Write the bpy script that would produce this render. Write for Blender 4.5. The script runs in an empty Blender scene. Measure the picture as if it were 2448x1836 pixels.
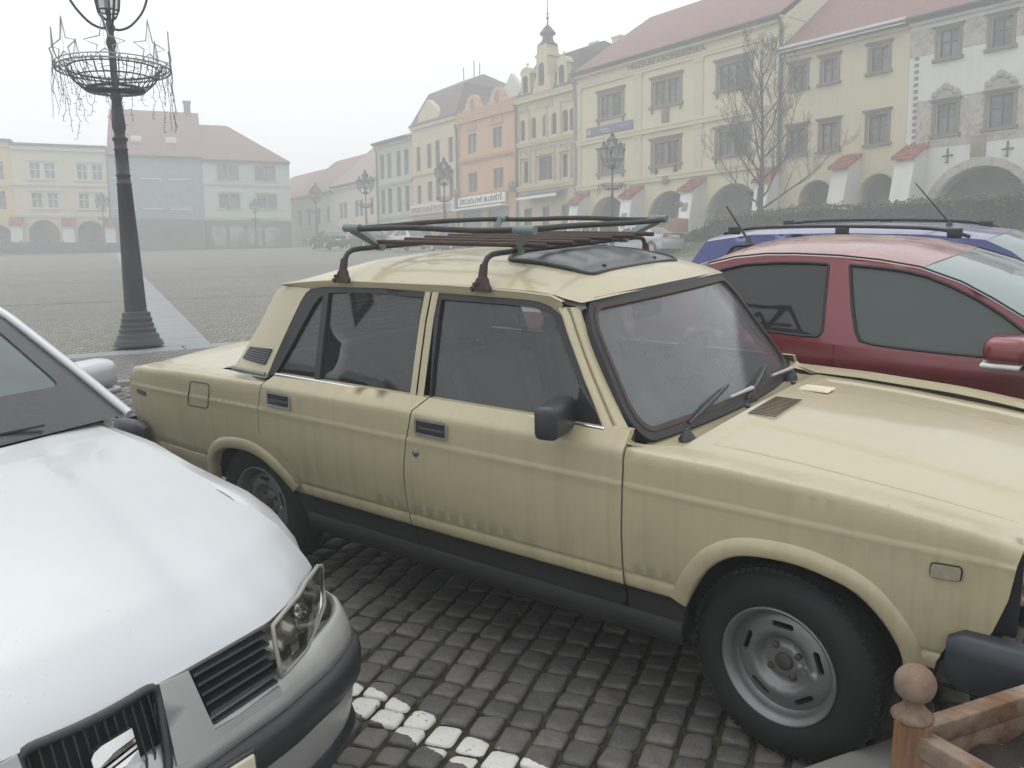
import bpy, bmesh, math, random
import numpy as np
from mathutils import Vector, Matrix
from mathutils.geometry import delaunay_2d_cdt
random.seed(7); RNG = np.random.default_rng(7)
SC = bpy.context.scene; COL = SC.collection; PI = math.pi
def lerp(a, b, t): return a + (b - a) * t
def interp(x, xs, ys): return float(np.interp(x, xs, ys))
def link(o, parent=None):
    COL.objects.link(o)
    if parent is not None: o.parent = parent
    return o
def tag(o, label, cat, group=None):
    o['label'] = label; o['category'] = cat
    if group: o['group'] = group
    return o
def empty(name, label, cat, loc=(0, 0, 0), rz=0.0, group=None, matrix=None):
    o = bpy.data.objects.new(name, None); o.empty_display_size = .2; COL.objects.link(o)
    if matrix is not None: o.matrix_world = matrix
    else: o.location = loc; o.rotation_euler = (0, 0, rz)
    return tag(o, label, cat, group)
def copy_tree(o, parent=None):
    c = o.copy(); COL.objects.link(c)
    if parent is not None: c.parent = parent
    for ch in list(o.children): copy_tree(ch, c)
    return c
class MB:
    """collects shapes, builds ONE mesh object"""
    def __init__(s): s.v = []; s.f = []; s.mi = []; s.sm = []
    def add(s, verts, faces, mi=0, smooth=False):
        b = len(s.v); s.v.extend([tuple(map(float, p)) for p in verts])
        for f in faces: s.f.append([b + i for i in f]); s.mi.append(mi); s.sm.append(smooth)
        return s
    def box(s, x0, x1, y0, y1, z0, z1, mi=0, M=None):
        v = [(x0, y0, z0), (x1, y0, z0), (x1, y1, z0), (x0, y1, z0), (x0, y0, z1), (x1, y0, z1), (x1, y1, z1), (x0, y1, z1)]
        if M is not None: v = [tuple(M @ Vector(p)) for p in v]
        return s.add(v, [(3, 2, 1, 0), (4, 5, 6, 7), (0, 1, 5, 4), (1, 2, 6, 5), (2, 3, 7, 6), (3, 0, 4, 7)], mi)
    def bbox(s, x0, x1, y0, y1, z0, z1, r=.01, mi=0, M=None, n=2):
        """box with rounded edges"""
        bm = bmesh.new(); bmesh.ops.create_cube(bm, size=1)
        bmesh.ops.scale(bm, verts=bm.verts, vec=(x1 - x0, y1 - y0, z1 - z0))
        bmesh.ops.translate(bm, verts=bm.verts, vec=((x0 + x1) / 2, (y0 + y1) / 2, (z0 + z1) / 2))
        bmesh.ops.bevel(bm, geom=bm.edges[:], offset=r, segments=n, affect='EDGES', profile=.5)
        return s.frombm(bm, mi, M, True)
    def frombm(s, bm, mi=0, M=None, smooth=False):
        bm.verts.index_update()
        v = [tuple((M @ p.co) if M is not None else p.co) for p in bm.verts]
        f = [[q.index for q in fc.verts] for fc in bm.faces]; bm.free()
        return s.add(v, f, mi, smooth)
    def tube(s, pts, r, n=8, mi=0, cap=True, closed=False, smooth=True):
        P = [Vector(p) for p in pts]; m = len(P); rr = r if hasattr(r, '__len__') else [r] * m
        T = []
        for i in range(m):
            a = P[i - 1] if (i > 0 or closed) else P[i]; b = P[(i + 1) % m] if (i < m - 1 or closed) else P[i]
            t = b - a; T.append(t.normalized() if t.length > 1e-9 else Vector((0, 0, 1)))
        up = Vector((0, 0, 1)) if abs(T[0].z) < .9 else Vector((1, 0, 0))
        nrm = T[0].cross(up).normalized(); V = []
        for i in range(m):
            nrm = (nrm - T[i] * nrm.dot(T[i]))
            nrm = nrm.normalized() if nrm.length > 1e-6 else T[i].orthogonal().normalized()
            bn = T[i].cross(nrm)
            for k in range(n):
                a = 2 * PI * k / n; V.append(P[i] + (nrm * math.cos(a) + bn * math.sin(a)) * rr[i])
        F = []
        for i in range(m if closed else m - 1):
            j = (i + 1) % m
            for k in range(n): F.append((i * n + k, i * n + (k + 1) % n, j * n + (k + 1) % n, j * n + k))
        s.add(V, F, mi, smooth)
        if cap and not closed:
            s.add(V[:n], [list(range(n))[::-1]], mi); s.add(V[-n:], [list(range(n))], mi)
        return s
    def lathe(s, prof, n=24, M=None, mi=0, smooth=True, closed=False, a0=0, a1=2 * PI):
        """prof: (r, z) list, revolved round z"""
        full = abs(a1 - a0 - 2 * PI) < 1e-6; nn = n if full else n + 1; V = []
        for k in range(nn):
            a = a0 + (a1 - a0) * k / n
            for r, z in prof: V.append((r * math.cos(a), r * math.sin(a), z))
        if M is not None: V = [tuple(M @ Vector(p)) for p in V]
        m = len(prof); F = []
        for k in range(n):
            k2 = (k + 1) % nn
            for i in range(m if closed else m - 1):
                j = (i + 1) % m; F.append((k * m + i, k2 * m + i, k2 * m + j, k * m + j))
        return s.add(V, F, mi, smooth)
    def prism(s, poly, y0, y1, M=None, mi=0, smooth=False):
        """polygon in (x,z) extruded along y"""
        n = len(poly); V = [(x, y0, z) for x, z in poly] + [(x, y1, z) for x, z in poly]
        if M is not None: V = [tuple(M @ Vector(p)) for p in V]
        F = [list(range(n)), list(range(n, 2 * n))[::-1]] + [(i, i + n, (i + 1) % n + n, (i + 1) % n) for i in range(n)]
        return s.add(V, F, mi, smooth)
    def sphere(s, c, r, n=12, mi=0, sz=1.0):
        pr = [(r * math.sin(PI * i / n), -r * math.cos(PI * i / n) * sz) for i in range(n + 1)]
        return s.lathe(pr, n * 2, Matrix.Translation(c), mi)
    def grid(s, P, mi=0, smooth=True, flip=False):
        """P[i][j] points"""
        a = len(P); b = len(P[0]); V = [p for row in P for p in row]; F = []
        for i in range(a - 1):
            for j in range(b - 1):
                q = (i * b + j, (i + 1) * b + j, (i + 1) * b + j + 1, i * b + j + 1); F.append(q[::-1] if flip else q)
        return s.add(V, F, mi, smooth)
    def build(s, name, mats, parent=None, recalc=False, weld=0):
        me = bpy.data.meshes.new(name); me.from_pydata(s.v, [], s.f)
        me.polygons.foreach_set('material_index', s.mi); me.polygons.foreach_set('use_smooth', s.sm)
        for m in (mats if isinstance(mats, (list, tuple)) else [mats]): me.materials.append(m)
        if recalc or weld:
            bm = bmesh.new(); bm.from_mesh(me)
            if weld: bmesh.ops.remove_doubles(bm, verts=bm.verts, dist=weld)
            if recalc: bmesh.ops.recalc_face_normals(bm, faces=bm.faces)
            bm.to_mesh(me); bm.free()
        me.update(); return link(bpy.data.objects.new(name, me), parent)
def inpoly(P, poly):
    P = np.asarray(P); poly = np.asarray(poly); x, y = P[:, 0], P[:, 1]; r = np.zeros(len(P), bool)
    n = len(poly); j = n - 1
    for i in range(n):
        xi, yi = poly[i]; xj, yj = poly[j]
        c = ((yi > y) != (yj > y)) & (x < (xj - xi) * (y - yi) / (yj - yi + 1e-30) + xi); r ^= c; j = i
    return r
def pdist(P, poly):
    P = np.asarray(P); poly = np.asarray(poly); d = np.full(len(P), 1e9)
    for i in range(len(poly)):
        a = poly[i]; b = poly[(i + 1) % len(poly)]; ab = b - a; t = np.clip(((P - a) @ ab) / (ab @ ab + 1e-30), 0, 1)
        d = np.minimum(d, np.linalg.norm(P - a - t[:, None] * ab, axis=1))
    return d
def dens(poly, sp, closed=True):
    out = []; n = len(poly)
    for i in range(n if closed else n - 1):
        a = np.array(poly[i], float); b = np.array(poly[(i + 1) % n], float); L = np.linalg.norm(b - a); k = max(1, int(math.ceil(L / sp)))
        for q in range(k): out.append(tuple(a + (b - a) * q / k))
    if not closed: out.append(tuple(poly[-1]))
    return out
def rounded(poly, r, n=4):
    """round the corners of a polygon"""
    out = []; m = len(poly); rr = r if hasattr(r, '__len__') else [r] * m
    for i in range(m):
        p = np.array(poly[i], float); a = np.array(poly[i - 1], float) - p; b = np.array(poly[(i + 1) % m], float) - p
        la, lb = np.linalg.norm(a), np.linalg.norm(b); q = min(rr[i], .45 * la, .45 * lb)
        if q < 1e-6: out.append(tuple(p)); continue
        A = p + a / la * q; B = p + b / lb * q
        for k in range(n + 1):
            t = k / n; out.append(tuple((1 - t) ** 2 * A + 2 * t * (1 - t) * p + t * t * B))
    return out
def smooth_curve(pts, n=4):
    """Catmull-Rom through the points (open)"""
    P = [np.array(p, float) for p in pts]; P = [2 * P[0] - P[1]] + P + [2 * P[-1] - P[-2]]; out = []
    for i in range(1, len(P) - 2):
        for k in range(n):
            t = k / n; a, b, c, d = P[i - 1:i + 3]
            out.append(tuple(.5 * (2 * b + (c - a) * t + (2 * a - 5 * b + 4 * c - d) * t * t + (3 * b - a - 3 * c + d) * t ** 3)))
    out.append(tuple(P[-2])); return out
def panel(name, outline, f, mats, parent, holes=(), sp=.05, depth=.015, inward=(0, 1, 0), extra=(), matfn=None, den=True, smooth=True):
    """sheet-metal panel: 2-D outline with holes mapped to 3-D by f, its edges turned inwards by depth"""
    O = dens(outline, sp) if den else list(outline); H = [dens(h, sp) if den else list(h) for h in holes]
    vs = []; es = []
    for loop in [O] + H:
        b = len(vs); vs += loop; es += [(b + i, b + (i + 1) % len(loop)) for i in range(len(loop))]
    for ln in extra:
        q = dens(ln, sp, False); b = len(vs); vs += q; es += [(b + i, b + i + 1) for i in range(len(q) - 1)]
    Oa = np.array(O); x0, y0 = Oa.min(0); x1, y1 = Oa.max(0)
    gx, gy = np.meshgrid(np.arange(x0 + sp / 2, x1, sp), np.arange(y0 + sp / 2, y1, sp)); g = np.stack([gx.ravel(), gy.ravel()], 1)
    if len(g):
        k = inpoly(g, Oa) & (pdist(g, Oa) > sp * .45)
        for h in H: k &= ~inpoly(g, h) & (pdist(g, np.array(h)) > sp * .45)
        vs += [tuple(p) for p in g[k]]
    V, E_, F, *_ = delaunay_2d_cdt([Vector(v) for v in vs], es, [], 0, 1e-6)
    V = np.array([(v.x, v.y) for v in V]); F = [list(t) for t in F]
    cen = np.array([V[t].mean(0) for t in F]); k = inpoly(cen, Oa)
    for h in H: k &= ~inpoly(cen, h)
    T = [t for t, q in zip(F, k) if q]; C2 = cen[k]
    P = [Vector(f(*v)) for v in V]; inw = Vector(inward)
    if T:
        nn = Vector((0, 0, 0))
        for t in T: nn += (P[t[1]] - P[t[0]]).cross(P[t[2]] - P[t[0]])
        if nn.dot(inw) > 0: T = [t[::-1] for t in T]
    m = MB(); used = sorted({i for t in T for i in t}); ix = {u: i for i, u in enumerate(used)}
    mis = [matfn(*c) if matfn else 0 for c in C2]
    m.v = [tuple(P[u]) for u in used]
    for t, mi in zip(T, mis): m.f.append([ix[i] for i in t]); m.mi.append(mi); m.sm.append(smooth)
    if depth:
        cnt = {}
        for t, mi in zip(T, mis):
            for a in range(3): cnt.setdefault((t[a], t[(a + 1) % 3]), mi)
        rim = [(a, b, mi) for (a, b), mi in cnt.items() if (b, a) not in cnt]; ri = {}
        for a, b, mi in rim:
            q = []
            for u in (a, b):
                if u not in ri: ri[u] = (len(m.v), len(m.v) + 1); m.v += [tuple(P[u]), tuple(P[u] + inw * depth)]
                q.append(ri[u])
            m.f.append([q[1][0], q[0][0], q[0][1], q[1][1]]); m.mi.append(mi); m.sm.append(False)
    return m.build(name, mats, parent)
def ring(poly, w):
    """polygon offset inwards by w (roughly, by vertex normals)"""
    P = np.array(poly, float); n = len(P); out = []
    ar = .5 * sum(P[i][0] * P[(i + 1) % n][1] - P[(i + 1) % n][0] * P[i][1] for i in range(n)); sg = 1 if ar > 0 else -1
    for i in range(n):
        a = P[i] - P[i - 1]; b = P[(i + 1) % n] - P[i]; a /= np.linalg.norm(a) + 1e-12; b /= np.linalg.norm(b) + 1e-12
        na = np.array([-a[1], a[0]]) * sg; nb = np.array([-b[1], b[0]]) * sg; q = na + nb; q /= np.linalg.norm(q) + 1e-12
        out.append(tuple(P[i] + q * w / max(.5, q @ na)))
    return out
MATS = {}
def sl(c):
    """sRGB 0-255 -> linear"""
    return tuple(((x / 255) / 12.92 if x / 255 < .04045 else ((x / 255 + .055) / 1.055) ** 2.4) for x in c) + (1,)
class NT:
    def __init__(s, name):
        s.m = bpy.data.materials.new(name); s.m.use_nodes = True; s.t = s.m.node_tree; s.t.nodes.clear()
        s.out = s.t.nodes.new('ShaderNodeOutputMaterial'); s.tc = None
    def n(s, typ, **kw):
        nd = s.t.nodes.new(typ)
        for k, v in kw.items():
            if k.startswith('i_'):
                key = k[2:]; key = int(key) if key.isdigit() else key.replace('_', ' ')
                s.set(nd.inputs[key], v)
            else: setattr(nd, k, v)
        return nd
    def set(s, inp, v):
        if hasattr(v, 'is_output') and v.is_output: s.t.links.new(v, inp)
        elif hasattr(v, 'outputs'): s.t.links.new(v.outputs[0], inp)
        else:
            if inp.type == 'RGBA' and not hasattr(v, '__len__'): v = (v, v, v, 1)
            inp.default_value = v
    def coord(s, kind='Object'):
        if s.tc is None: s.tc = s.n('ShaderNodeTexCoord')
        return s.tc.outputs[kind]
    def noise(s, scale, detail=4, rough=.55, vec=None, dist=0.0, w=None):
        nd = s.n('ShaderNodeTexNoise'); s.set(nd.inputs['Scale'], scale); nd.inputs['Detail'].default_value = detail
        nd.inputs['Roughness'].default_value = rough; nd.inputs['Distortion'].default_value = dist
        s.set(nd.inputs['Vector'], vec if vec is not None else s.coord()); return nd.outputs['Fac']
    def mapping(s, scale=(1, 1, 1), loc=(0, 0, 0), rot=(0, 0, 0), vec=None):
        nd = s.n('ShaderNodeMapping'); nd.inputs['Scale'].default_value = scale; nd.inputs['Location'].default_value = loc; nd.inputs['Rotation'].default_value = rot
        s.set(nd.inputs['Vector'], vec if vec is not None else s.coord()); return nd.outputs[0]
    def ramp(s, fac, stops, interp='LINEAR'):
        nd = s.n('ShaderNodeValToRGB'); nd.color_ramp.interpolation = interp; el = nd.color_ramp.elements
        while len(el) < len(stops): el.new(.5)
        for e, (p, c) in zip(el, stops): e.position = p; e.color = c if hasattr(c, '__len__') else (c, c, c, 1)
        s.set(nd.inputs[0], fac); return nd.outputs[0]
    def mix(s, fac, a, b, mode='MIX'):
        nd = s.n('ShaderNodeMix', data_type='RGBA', blend_type=mode); s.set(nd.inputs[0], fac); s.set(nd.inputs[6], a); s.set(nd.inputs[7], b); return nd.outputs[2]
    def math(s, op, a, b=0.0, c=None, clamp=False):
        nd = s.n('ShaderNodeMath', operation=op, use_clamp=clamp); s.set(nd.inputs[0], a); s.set(nd.inputs[1], b)
        if c is not None: s.set(nd.inputs[2], c)
        return nd.outputs[0]
    def sep(s, vec=None):
        nd = s.n('ShaderNodeSeparateXYZ'); s.set(nd.inputs[0], vec if vec is not None else s.coord()); return nd.outputs
    def comb(s, x, y, z):
        nd = s.n('ShaderNodeCombineXYZ'); s.set(nd.inputs[0], x); s.set(nd.inputs[1], y); s.set(nd.inputs[2], z); return nd.outputs[0]
    def bump(s, h, strength=.3, dist=.01, normal=None):
        nd = s.n('ShaderNodeBump'); nd.inputs['Strength'].default_value = strength; nd.inputs['Distance'].default_value = dist; s.set(nd.inputs['Height'], h)
        if normal is not None: s.set(nd.inputs['Normal'], normal)
        return nd.outputs[0]
    def bsdf(s, color, rough=.5, metal=0.0, normal=None, **kw):
        b = s.n('ShaderNodeBsdfPrincipled'); s.set(b.inputs['Base Color'], color); s.set(b.inputs['Roughness'], rough); s.set(b.inputs['Metallic'], metal)
        if normal is not None: s.set(b.inputs['Normal'], normal)
        for k, v in kw.items(): s.set(b.inputs[k.replace('_', ' ')], v)
        s.t.links.new(b.outputs[0], s.out.inputs[0]); return b
    def shader(s, sh): s.t.links.new(sh.outputs[0] if hasattr(sh, 'outputs') else sh, s.out.inputs[0]); return s.m
def cached(fn):
    def w(*a):
        k = (fn.__name__,) + a
        if k not in MATS: MATS[k] = fn(*a)
        return MATS[k]
    return w
@cached
def plain(name, col, rough=.5, metal=0.0, var=.12, scale=12.0, bump=0.0):
    t = NT(name); n = t.noise(scale, 5)
    c = t.mix(n, tuple(x * (1 - var) for x in col[:3]) + (1,), tuple(min(1, x * (1 + var)) for x in col[:3]) + (1,))
    nm = t.bump(t.noise(scale * 6, 4), bump, .004) if bump else None
    t.bsdf(c, t.math('MULTIPLY_ADD', n, .15, rough - .07), metal, nm); return t.m
@cached
def plaster(name, col, dirt=.25):
    t = NT(name); big = t.noise(.35, 5, .6); fine = t.noise(3.0, 6, .65)
    zs = t.mapping((1.2, 1.2, .18)); streak = t.ramp(t.noise(1.6, 5, .6, zs), [(.45, 0), (.75, 1)])
    c = t.mix(big, tuple(x * .86 for x in col[:3]) + (1,), tuple(min(1, x * 1.06) for x in col[:3]) + (1,))
    c = t.mix(t.math('MULTIPLY', streak, dirt), c, tuple(x * .55 for x in col[:3]) + (1,))
    c = t.mix(t.math('MULTIPLY', fine, .12), c, (.2, .18, .15, 1))
    t.bsdf(c, .9, 0, t.bump(fine, .25, .01), Specular_IOR_Level=.2); return t.m
@cached
def tiles(name, col):
    t = NT(name); o = t.sep(); br = t.n('ShaderNodeTexBrick', offset=.5); t.set(br.inputs['Vector'], t.comb(o[0], t.math('MULTIPLY', o[2], 1.25), 0))
    br.inputs['Scale'].default_value = 1; br.inputs['Brick Width'].default_value = .18; br.inputs['Row Height'].default_value = .3; br.inputs['Mortar Size'].default_value = .025; br.inputs['Bias'].default_value = 0
    br.inputs['Color1'].default_value = tuple(x * .8 for x in col[:3]) + (1,); br.inputs['Color2'].default_value = tuple(min(1, x * 1.15) for x in col[:3]) + (1,); br.inputs['Mortar'].default_value = tuple(x * .45 for x in col[:3]) + (1,)
    c = t.mix(t.math('MULTIPLY', t.noise(.5, 5), .5), br.outputs['Color'], tuple(x * .55 for x in col[:3]) + (1,))
    t.bsdf(c, .8, 0, t.bump(t.math('SUBTRACT', 1, br.outputs['Fac']), .6, .03)); return t.m
@cached
def glass(name, tint=(.75, .82, .8, 1), body=.0, rough=.02, film=(.6, .62, .62, 1)):
    """thin pane: clear part tinted, glossy by Fresnel, optional film for fogging and painted reflection"""
    t = NT(name); tr = t.n('ShaderNodeBsdfTransparent', i_Color=tint); gl = t.n('ShaderNodeBsdfGlossy'); gl.inputs['Roughness'].default_value = rough; gl.inputs['Color'].default_value = (1, 1, 1, 1)
    fr = t.n('ShaderNodeFresnel'); fr.inputs['IOR'].default_value = 1.5
    base = tr
    if body:
        df = t.n('ShaderNodeBsdfDiffuse', i_Color=film); tl = t.n('ShaderNodeBsdfTranslucent', i_Color=film); m0 = t.n('ShaderNodeMixShader'); m0.inputs[0].default_value = .55
        t.t.links.new(df.outputs[0], m0.inputs[1]); t.t.links.new(tl.outputs[0], m0.inputs[2])
        fac = t.math('MULTIPLY_ADD', t.noise(3.5, 4), body * .9, body * .55)
        m1 = t.n('ShaderNodeMixShader'); t.set(m1.inputs[0], fac); t.t.links.new(tr.outputs[0], m1.inputs[1]); t.t.links.new(m0.outputs[0], m1.inputs[2]); base = m1
    m2 = t.n('ShaderNodeMixShader'); t.set(m2.inputs[0], t.math('MULTIPLY_ADD', fr.outputs[0], 1.0, .015)); t.t.links.new(base.outputs[0], m2.inputs[1]); t.t.links.new(gl.outputs[0], m2.inputs[2])
    return t.shader(m2)
@cached
def window_glass(name, col=(.05, .055, .06, 1), curtain=.5):
    """house window pane: dark room, pale curtains behind, sky reflection"""
    t = NT(name); o = t.sep(); st = t.noise(1.0, 2, .5, t.mapping((9, 9, .2)))
    n = t.noise(.9, 3); c = t.mix(t.ramp(n, [(.42, 0), (.58, 1)]), col, (.30 * curtain + .05, .29 * curtain + .05, .28 * curtain + .05, 1)); c = t.mix(t.math('MULTIPLY', st, .5), c, col)
    t.bsdf(c, .08, 0, Specular_IOR_Level=.6); return t.m
def mk_paint(name, col, coat=.5, rough=.4, metal=0.0, dirt=0.0, drops=0.0, flake=0.0, haze=0.0):
    t = NT(name); n = t.noise(2.5, 5, .6); c = t.mix(n, tuple(x * .93 for x in col[:3]) + (1,), tuple(min(1, x * 1.04) for x in col[:3]) + (1,)); nm = None
    rg = t.math('MULTIPLY_ADD', t.noise(9, 4), .12, rough - .06)
    if dirt:
        o = t.sep(); low = t.ramp(o[2], [(.30, 1), (.80, .35)])
        sv = t.mapping((26, 6, 1.1)); st = t.ramp(t.noise(1.0, 4, .6, sv), [(.50, 0), (.66, 1)])
        gz = t.ramp(t.noise(3.2, 5, .65), [(.35, 0), (.75, 1)])
        f = t.math('MULTIPLY', t.math('ADD', t.math('MULTIPLY', st, .35), t.math('MULTIPLY', gz, .35)), t.math('MULTIPLY', low, dirt), clamp=True)
        c = t.mix(f, c, (.16, .135, .085, 1))
        sp = t.n('ShaderNodeTexVoronoi'); sp.inputs['Scale'].default_value = 11; t.set(sp.inputs['Vector'], t.coord())
        spk = t.math('MULTIPLY', t.math('LESS_THAN', sp.outputs['Distance'], t.math('MULTIPLY', sp.outputs['Color'], .045)), 1.0)
        c = t.mix(t.math('MULTIPLY', spk, .75), c, (.10, .05, .02, 1))
    if haze: c = t.mix(t.math('MULTIPLY', t.ramp(t.noise(1.3, 4), [(.4, 0), (.7, 1)]), haze), c, (.62, .63, .6, 1))
    if drops:
        v = t.n('ShaderNodeTexVoronoi'); v.inputs['Scale'].default_value = 95; v.inputs['Randomness'].default_value = 1; t.set(v.inputs['Vector'], t.coord())
        sz = t.math('MULTIPLY', t.ramp(t.noise(4, 3), [(.42, 0), (.62, 1)]), .34)
        h = t.math('MAXIMUM', t.math('SUBTRACT', t.math('MULTIPLY', sz, v.outputs['Color']), v.outputs['Distance']), 0)
        nm = t.bump(h, drops, .006)
    b = t.bsdf(c, rg, metal, nm, Coat_Weight=coat, Coat_Roughness=.06)
    if nm is not None: t.set(b.inputs['Coat Normal'], nm)
    MATS[name] = t.m; return t.m
@cached
def wood(name, a, b, axis=0, scale=1.0, worn=.5):
    t = NT(name); s = [14, 14, 14]; s[axis] = .9; g = t.noise(scale, 8, .65, t.mapping(tuple(s)), .6); s2 = [60, 60, 60]; s2[axis] = 2.5
    fine = t.noise(scale, 4, .7, t.mapping(tuple(s2)))
    c = t.mix(t.ramp(g, [(.3, 0), (.7, 1)]), a, b); c = t.mix(t.math('MULTIPLY', t.ramp(fine, [(.48, 0), (.62, 1)]), .6), c, tuple(x * .25 for x in a[:3]) + (1,))
    c = t.mix(t.math('MULTIPLY', t.ramp(t.noise(7, 5), [(.4, 0), (.65, 1)]), worn), c, (.30, .25, .20, 1))
    t.bsdf(c, .7, 0, t.bump(t.math('ADD', g, fine), .5, .004)); return t.m
M_BLACK = plain('black_rubber', (.018, .018, .02, 1), .55, 0.0, .25, 20.0)
M_TRIM = plain('black_trim', (.025, .026, .03, 1), .38, 0.0, .25, 15.0)
M_DARK = plain('dark_void', (.008, .008, .008, 1), .9)
M_CHROME = plain('chrome', (.72, .72, .72, 1), .12, 1.0, .1, 30.0)
M_STEEL = plain('silver_steel', (.20, .20, .20, 1), .42, .55, .35, 9.0, .1)
M_TYRE = plain('tyre_rubber', (.006, .006, .0065, 1), .75, 0.0, .35, 14.0, .2)
M_IRON = plain('black_cast_iron', (.014, .015, .018, 1), .5, 0.0, .35, 6.0, .3)
M_WHITE = plain('white_paint', (.75, .75, .73, 1), .5, 0.0, .08, 5.0)
# ---------------------------------------------------------------- camera, sky, light, haze
R_W = [[0.9999408851551744, -0.00127989065507992, -0.010797595797085259], [-0.010873186979271265, -0.11770376035859965, -0.9929892238097848], [0.0, 0.9930479276839342, -0.11771071880947638]]
cam = bpy.data.cameras.new('camera'); cam_o = bpy.data.objects.new('camera', cam); COL.objects.link(cam_o); SC.camera = cam_o
cam.sensor_width = 36; cam.lens = 36 * 2080 / 2448; cam.clip_start = .05; cam.clip_end = 2000
r, d_, f_ = [Vector(x) for x in R_W]
M = Matrix.Identity(4)
for i in range(3): M[i][0] = r[i]; M[i][1] = -d_[i]; M[i][2] = -f_[i]
M.translation = (0, 0, 1.68); cam_o.matrix_world = M
W = bpy.data.worlds.new('World'); SC.world = W; W.use_nodes = True; wt = W.node_tree; wt.nodes.clear()
sky = wt.nodes.new('ShaderNodeTexSky'); sky.sky_type = 'NISHITA'; sky.sun_disc = False
SUN_EL, SUN_AZ = math.radians(74), math.radians(300)
sky.sun_elevation = SUN_EL; sky.sun_rotation = SUN_AZ; sky.air_density = 1.6; sky.dust_density = 6; sky.ozone_density = 1
hs = wt.nodes.new('ShaderNodeHueSaturation'); hs.inputs['Saturation'].default_value = .10
mx = wt.nodes.new('ShaderNodeMix'); mx.data_type = 'RGBA'; mx.inputs[0].default_value = .72; mx.inputs[7].default_value = (8.6, 8.95, 9.15, 1)   # the even white of a fog bank over the sky
bg = wt.nodes.new('ShaderNodeBackground'); bg.inputs['Strength'].default_value = .15; wo = wt.nodes.new('ShaderNodeOutputWorld')
wt.links.new(sky.outputs[0], hs.inputs['Color']); wt.links.new(hs.outputs[0], mx.inputs[6]); wt.links.new(mx.outputs[2], bg.inputs[0]); wt.links.new(bg.outputs[0], wo.inputs[0])
sun = bpy.data.lights.new('sun', 'SUN'); sun.energy = .5; sun.angle = math.radians(50); sun.color = (1, .97, .92)
sun_o = bpy.data.objects.new('sun', sun); COL.objects.link(sun_o)
sd = Vector((math.sin(SUN_AZ) * math.cos(SUN_EL), math.cos(SUN_AZ) * math.cos(SUN_EL), math.sin(SUN_EL)))
sun_o.rotation_euler = sd.to_track_quat('Z', 'Y').to_euler(); sun_o.location = (0, 0, 60)
SC.view_settings.view_transform = 'Standard'; SC.view_settings.look = 'None'; SC.view_settings.exposure = .16; SC.view_settings.gamma = 1
SC.cycles.use_denoising = True; SC.cycles.volume_bounces = 2; SC.cycles.max_bounces = 10; SC.cycles.transparent_max_bounces = 24; SC.cycles.caustics_reflective = False; SC.cycles.caustics_refractive = False
SC.cycles.use_adaptive_sampling = True; SC.cycles.adaptive_threshold = .015; SC.cycles.sample_clamp_indirect = 4
hz = MB().box(-170, 170, -24, 235, -6, 27.5).build('haze', [])
t = NT('fog_air'); vol = t.n('ShaderNodeVolumePrincipled'); vol.inputs['Color'].default_value = (.98, .99, 1, 1); vol.inputs['Density'].default_value = .0070; vol.inputs['Anisotropy'].default_value = .25
t.t.links.new(vol.outputs[0], t.out.inputs['Volume']); hz.data.materials.append(t.m); hz['kind'] = 'stuff'; tag(hz, 'pale grey winter fog filling the whole square', 'fog')
# ---------------------------------------------------------------- terrain
def G0(x, y): return -.003 + .0117 * x + float(np.interp(y, [-50, 3.9, 46, 100, 400], [-5.075, .39585, 2.753, 6.101, 12.0]))
KD = Vector((.974, .228)); KN = Vector((-.228, .974)); KP = Vector((-4.04, 8.67))       # kerb behind the parking row
FD = Vector((.876, .482)); FN = Vector((-.482, .876)); FP = Vector((-4.06, 11.27))      # flush flagstone line at the square
def behind_kerb(x, y): return (x - KP.x) * KN.x + (y - KP.y) * KN.y
def G(x, y): return G0(x, y) + (.09 if behind_kerb(x, y) > 0 else 0)
def struct(o): o['kind'] = 'structure'; return o
ys = sorted(set([-14, -8, -4, 0, 2, 3.9, 6, 8, 12, 20, 30, 46, 60, 80, 100, 130, 170, 215])); xs = list(np.linspace(-150, 150, 31))
LM_C = Vector((0.7816963235205583, -3.0440569845476504, 1.6745785847918981))
LA = Matrix(((0.797892833381889, 0.6026859812949725, -0.011689071320543695), (-0.600587384173141, 0.7931558520478503, -0.10098806035523343), (-0.051592832931375815, 0.08759795838239703, 0.9948189670876559)))
CAR = Matrix.Translation((0, 0, 1.68)) @ LA.to_4x4() @ Matrix.Translation(-LM_C)        # parking plane: x along the parked cars, y across, z up
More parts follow.
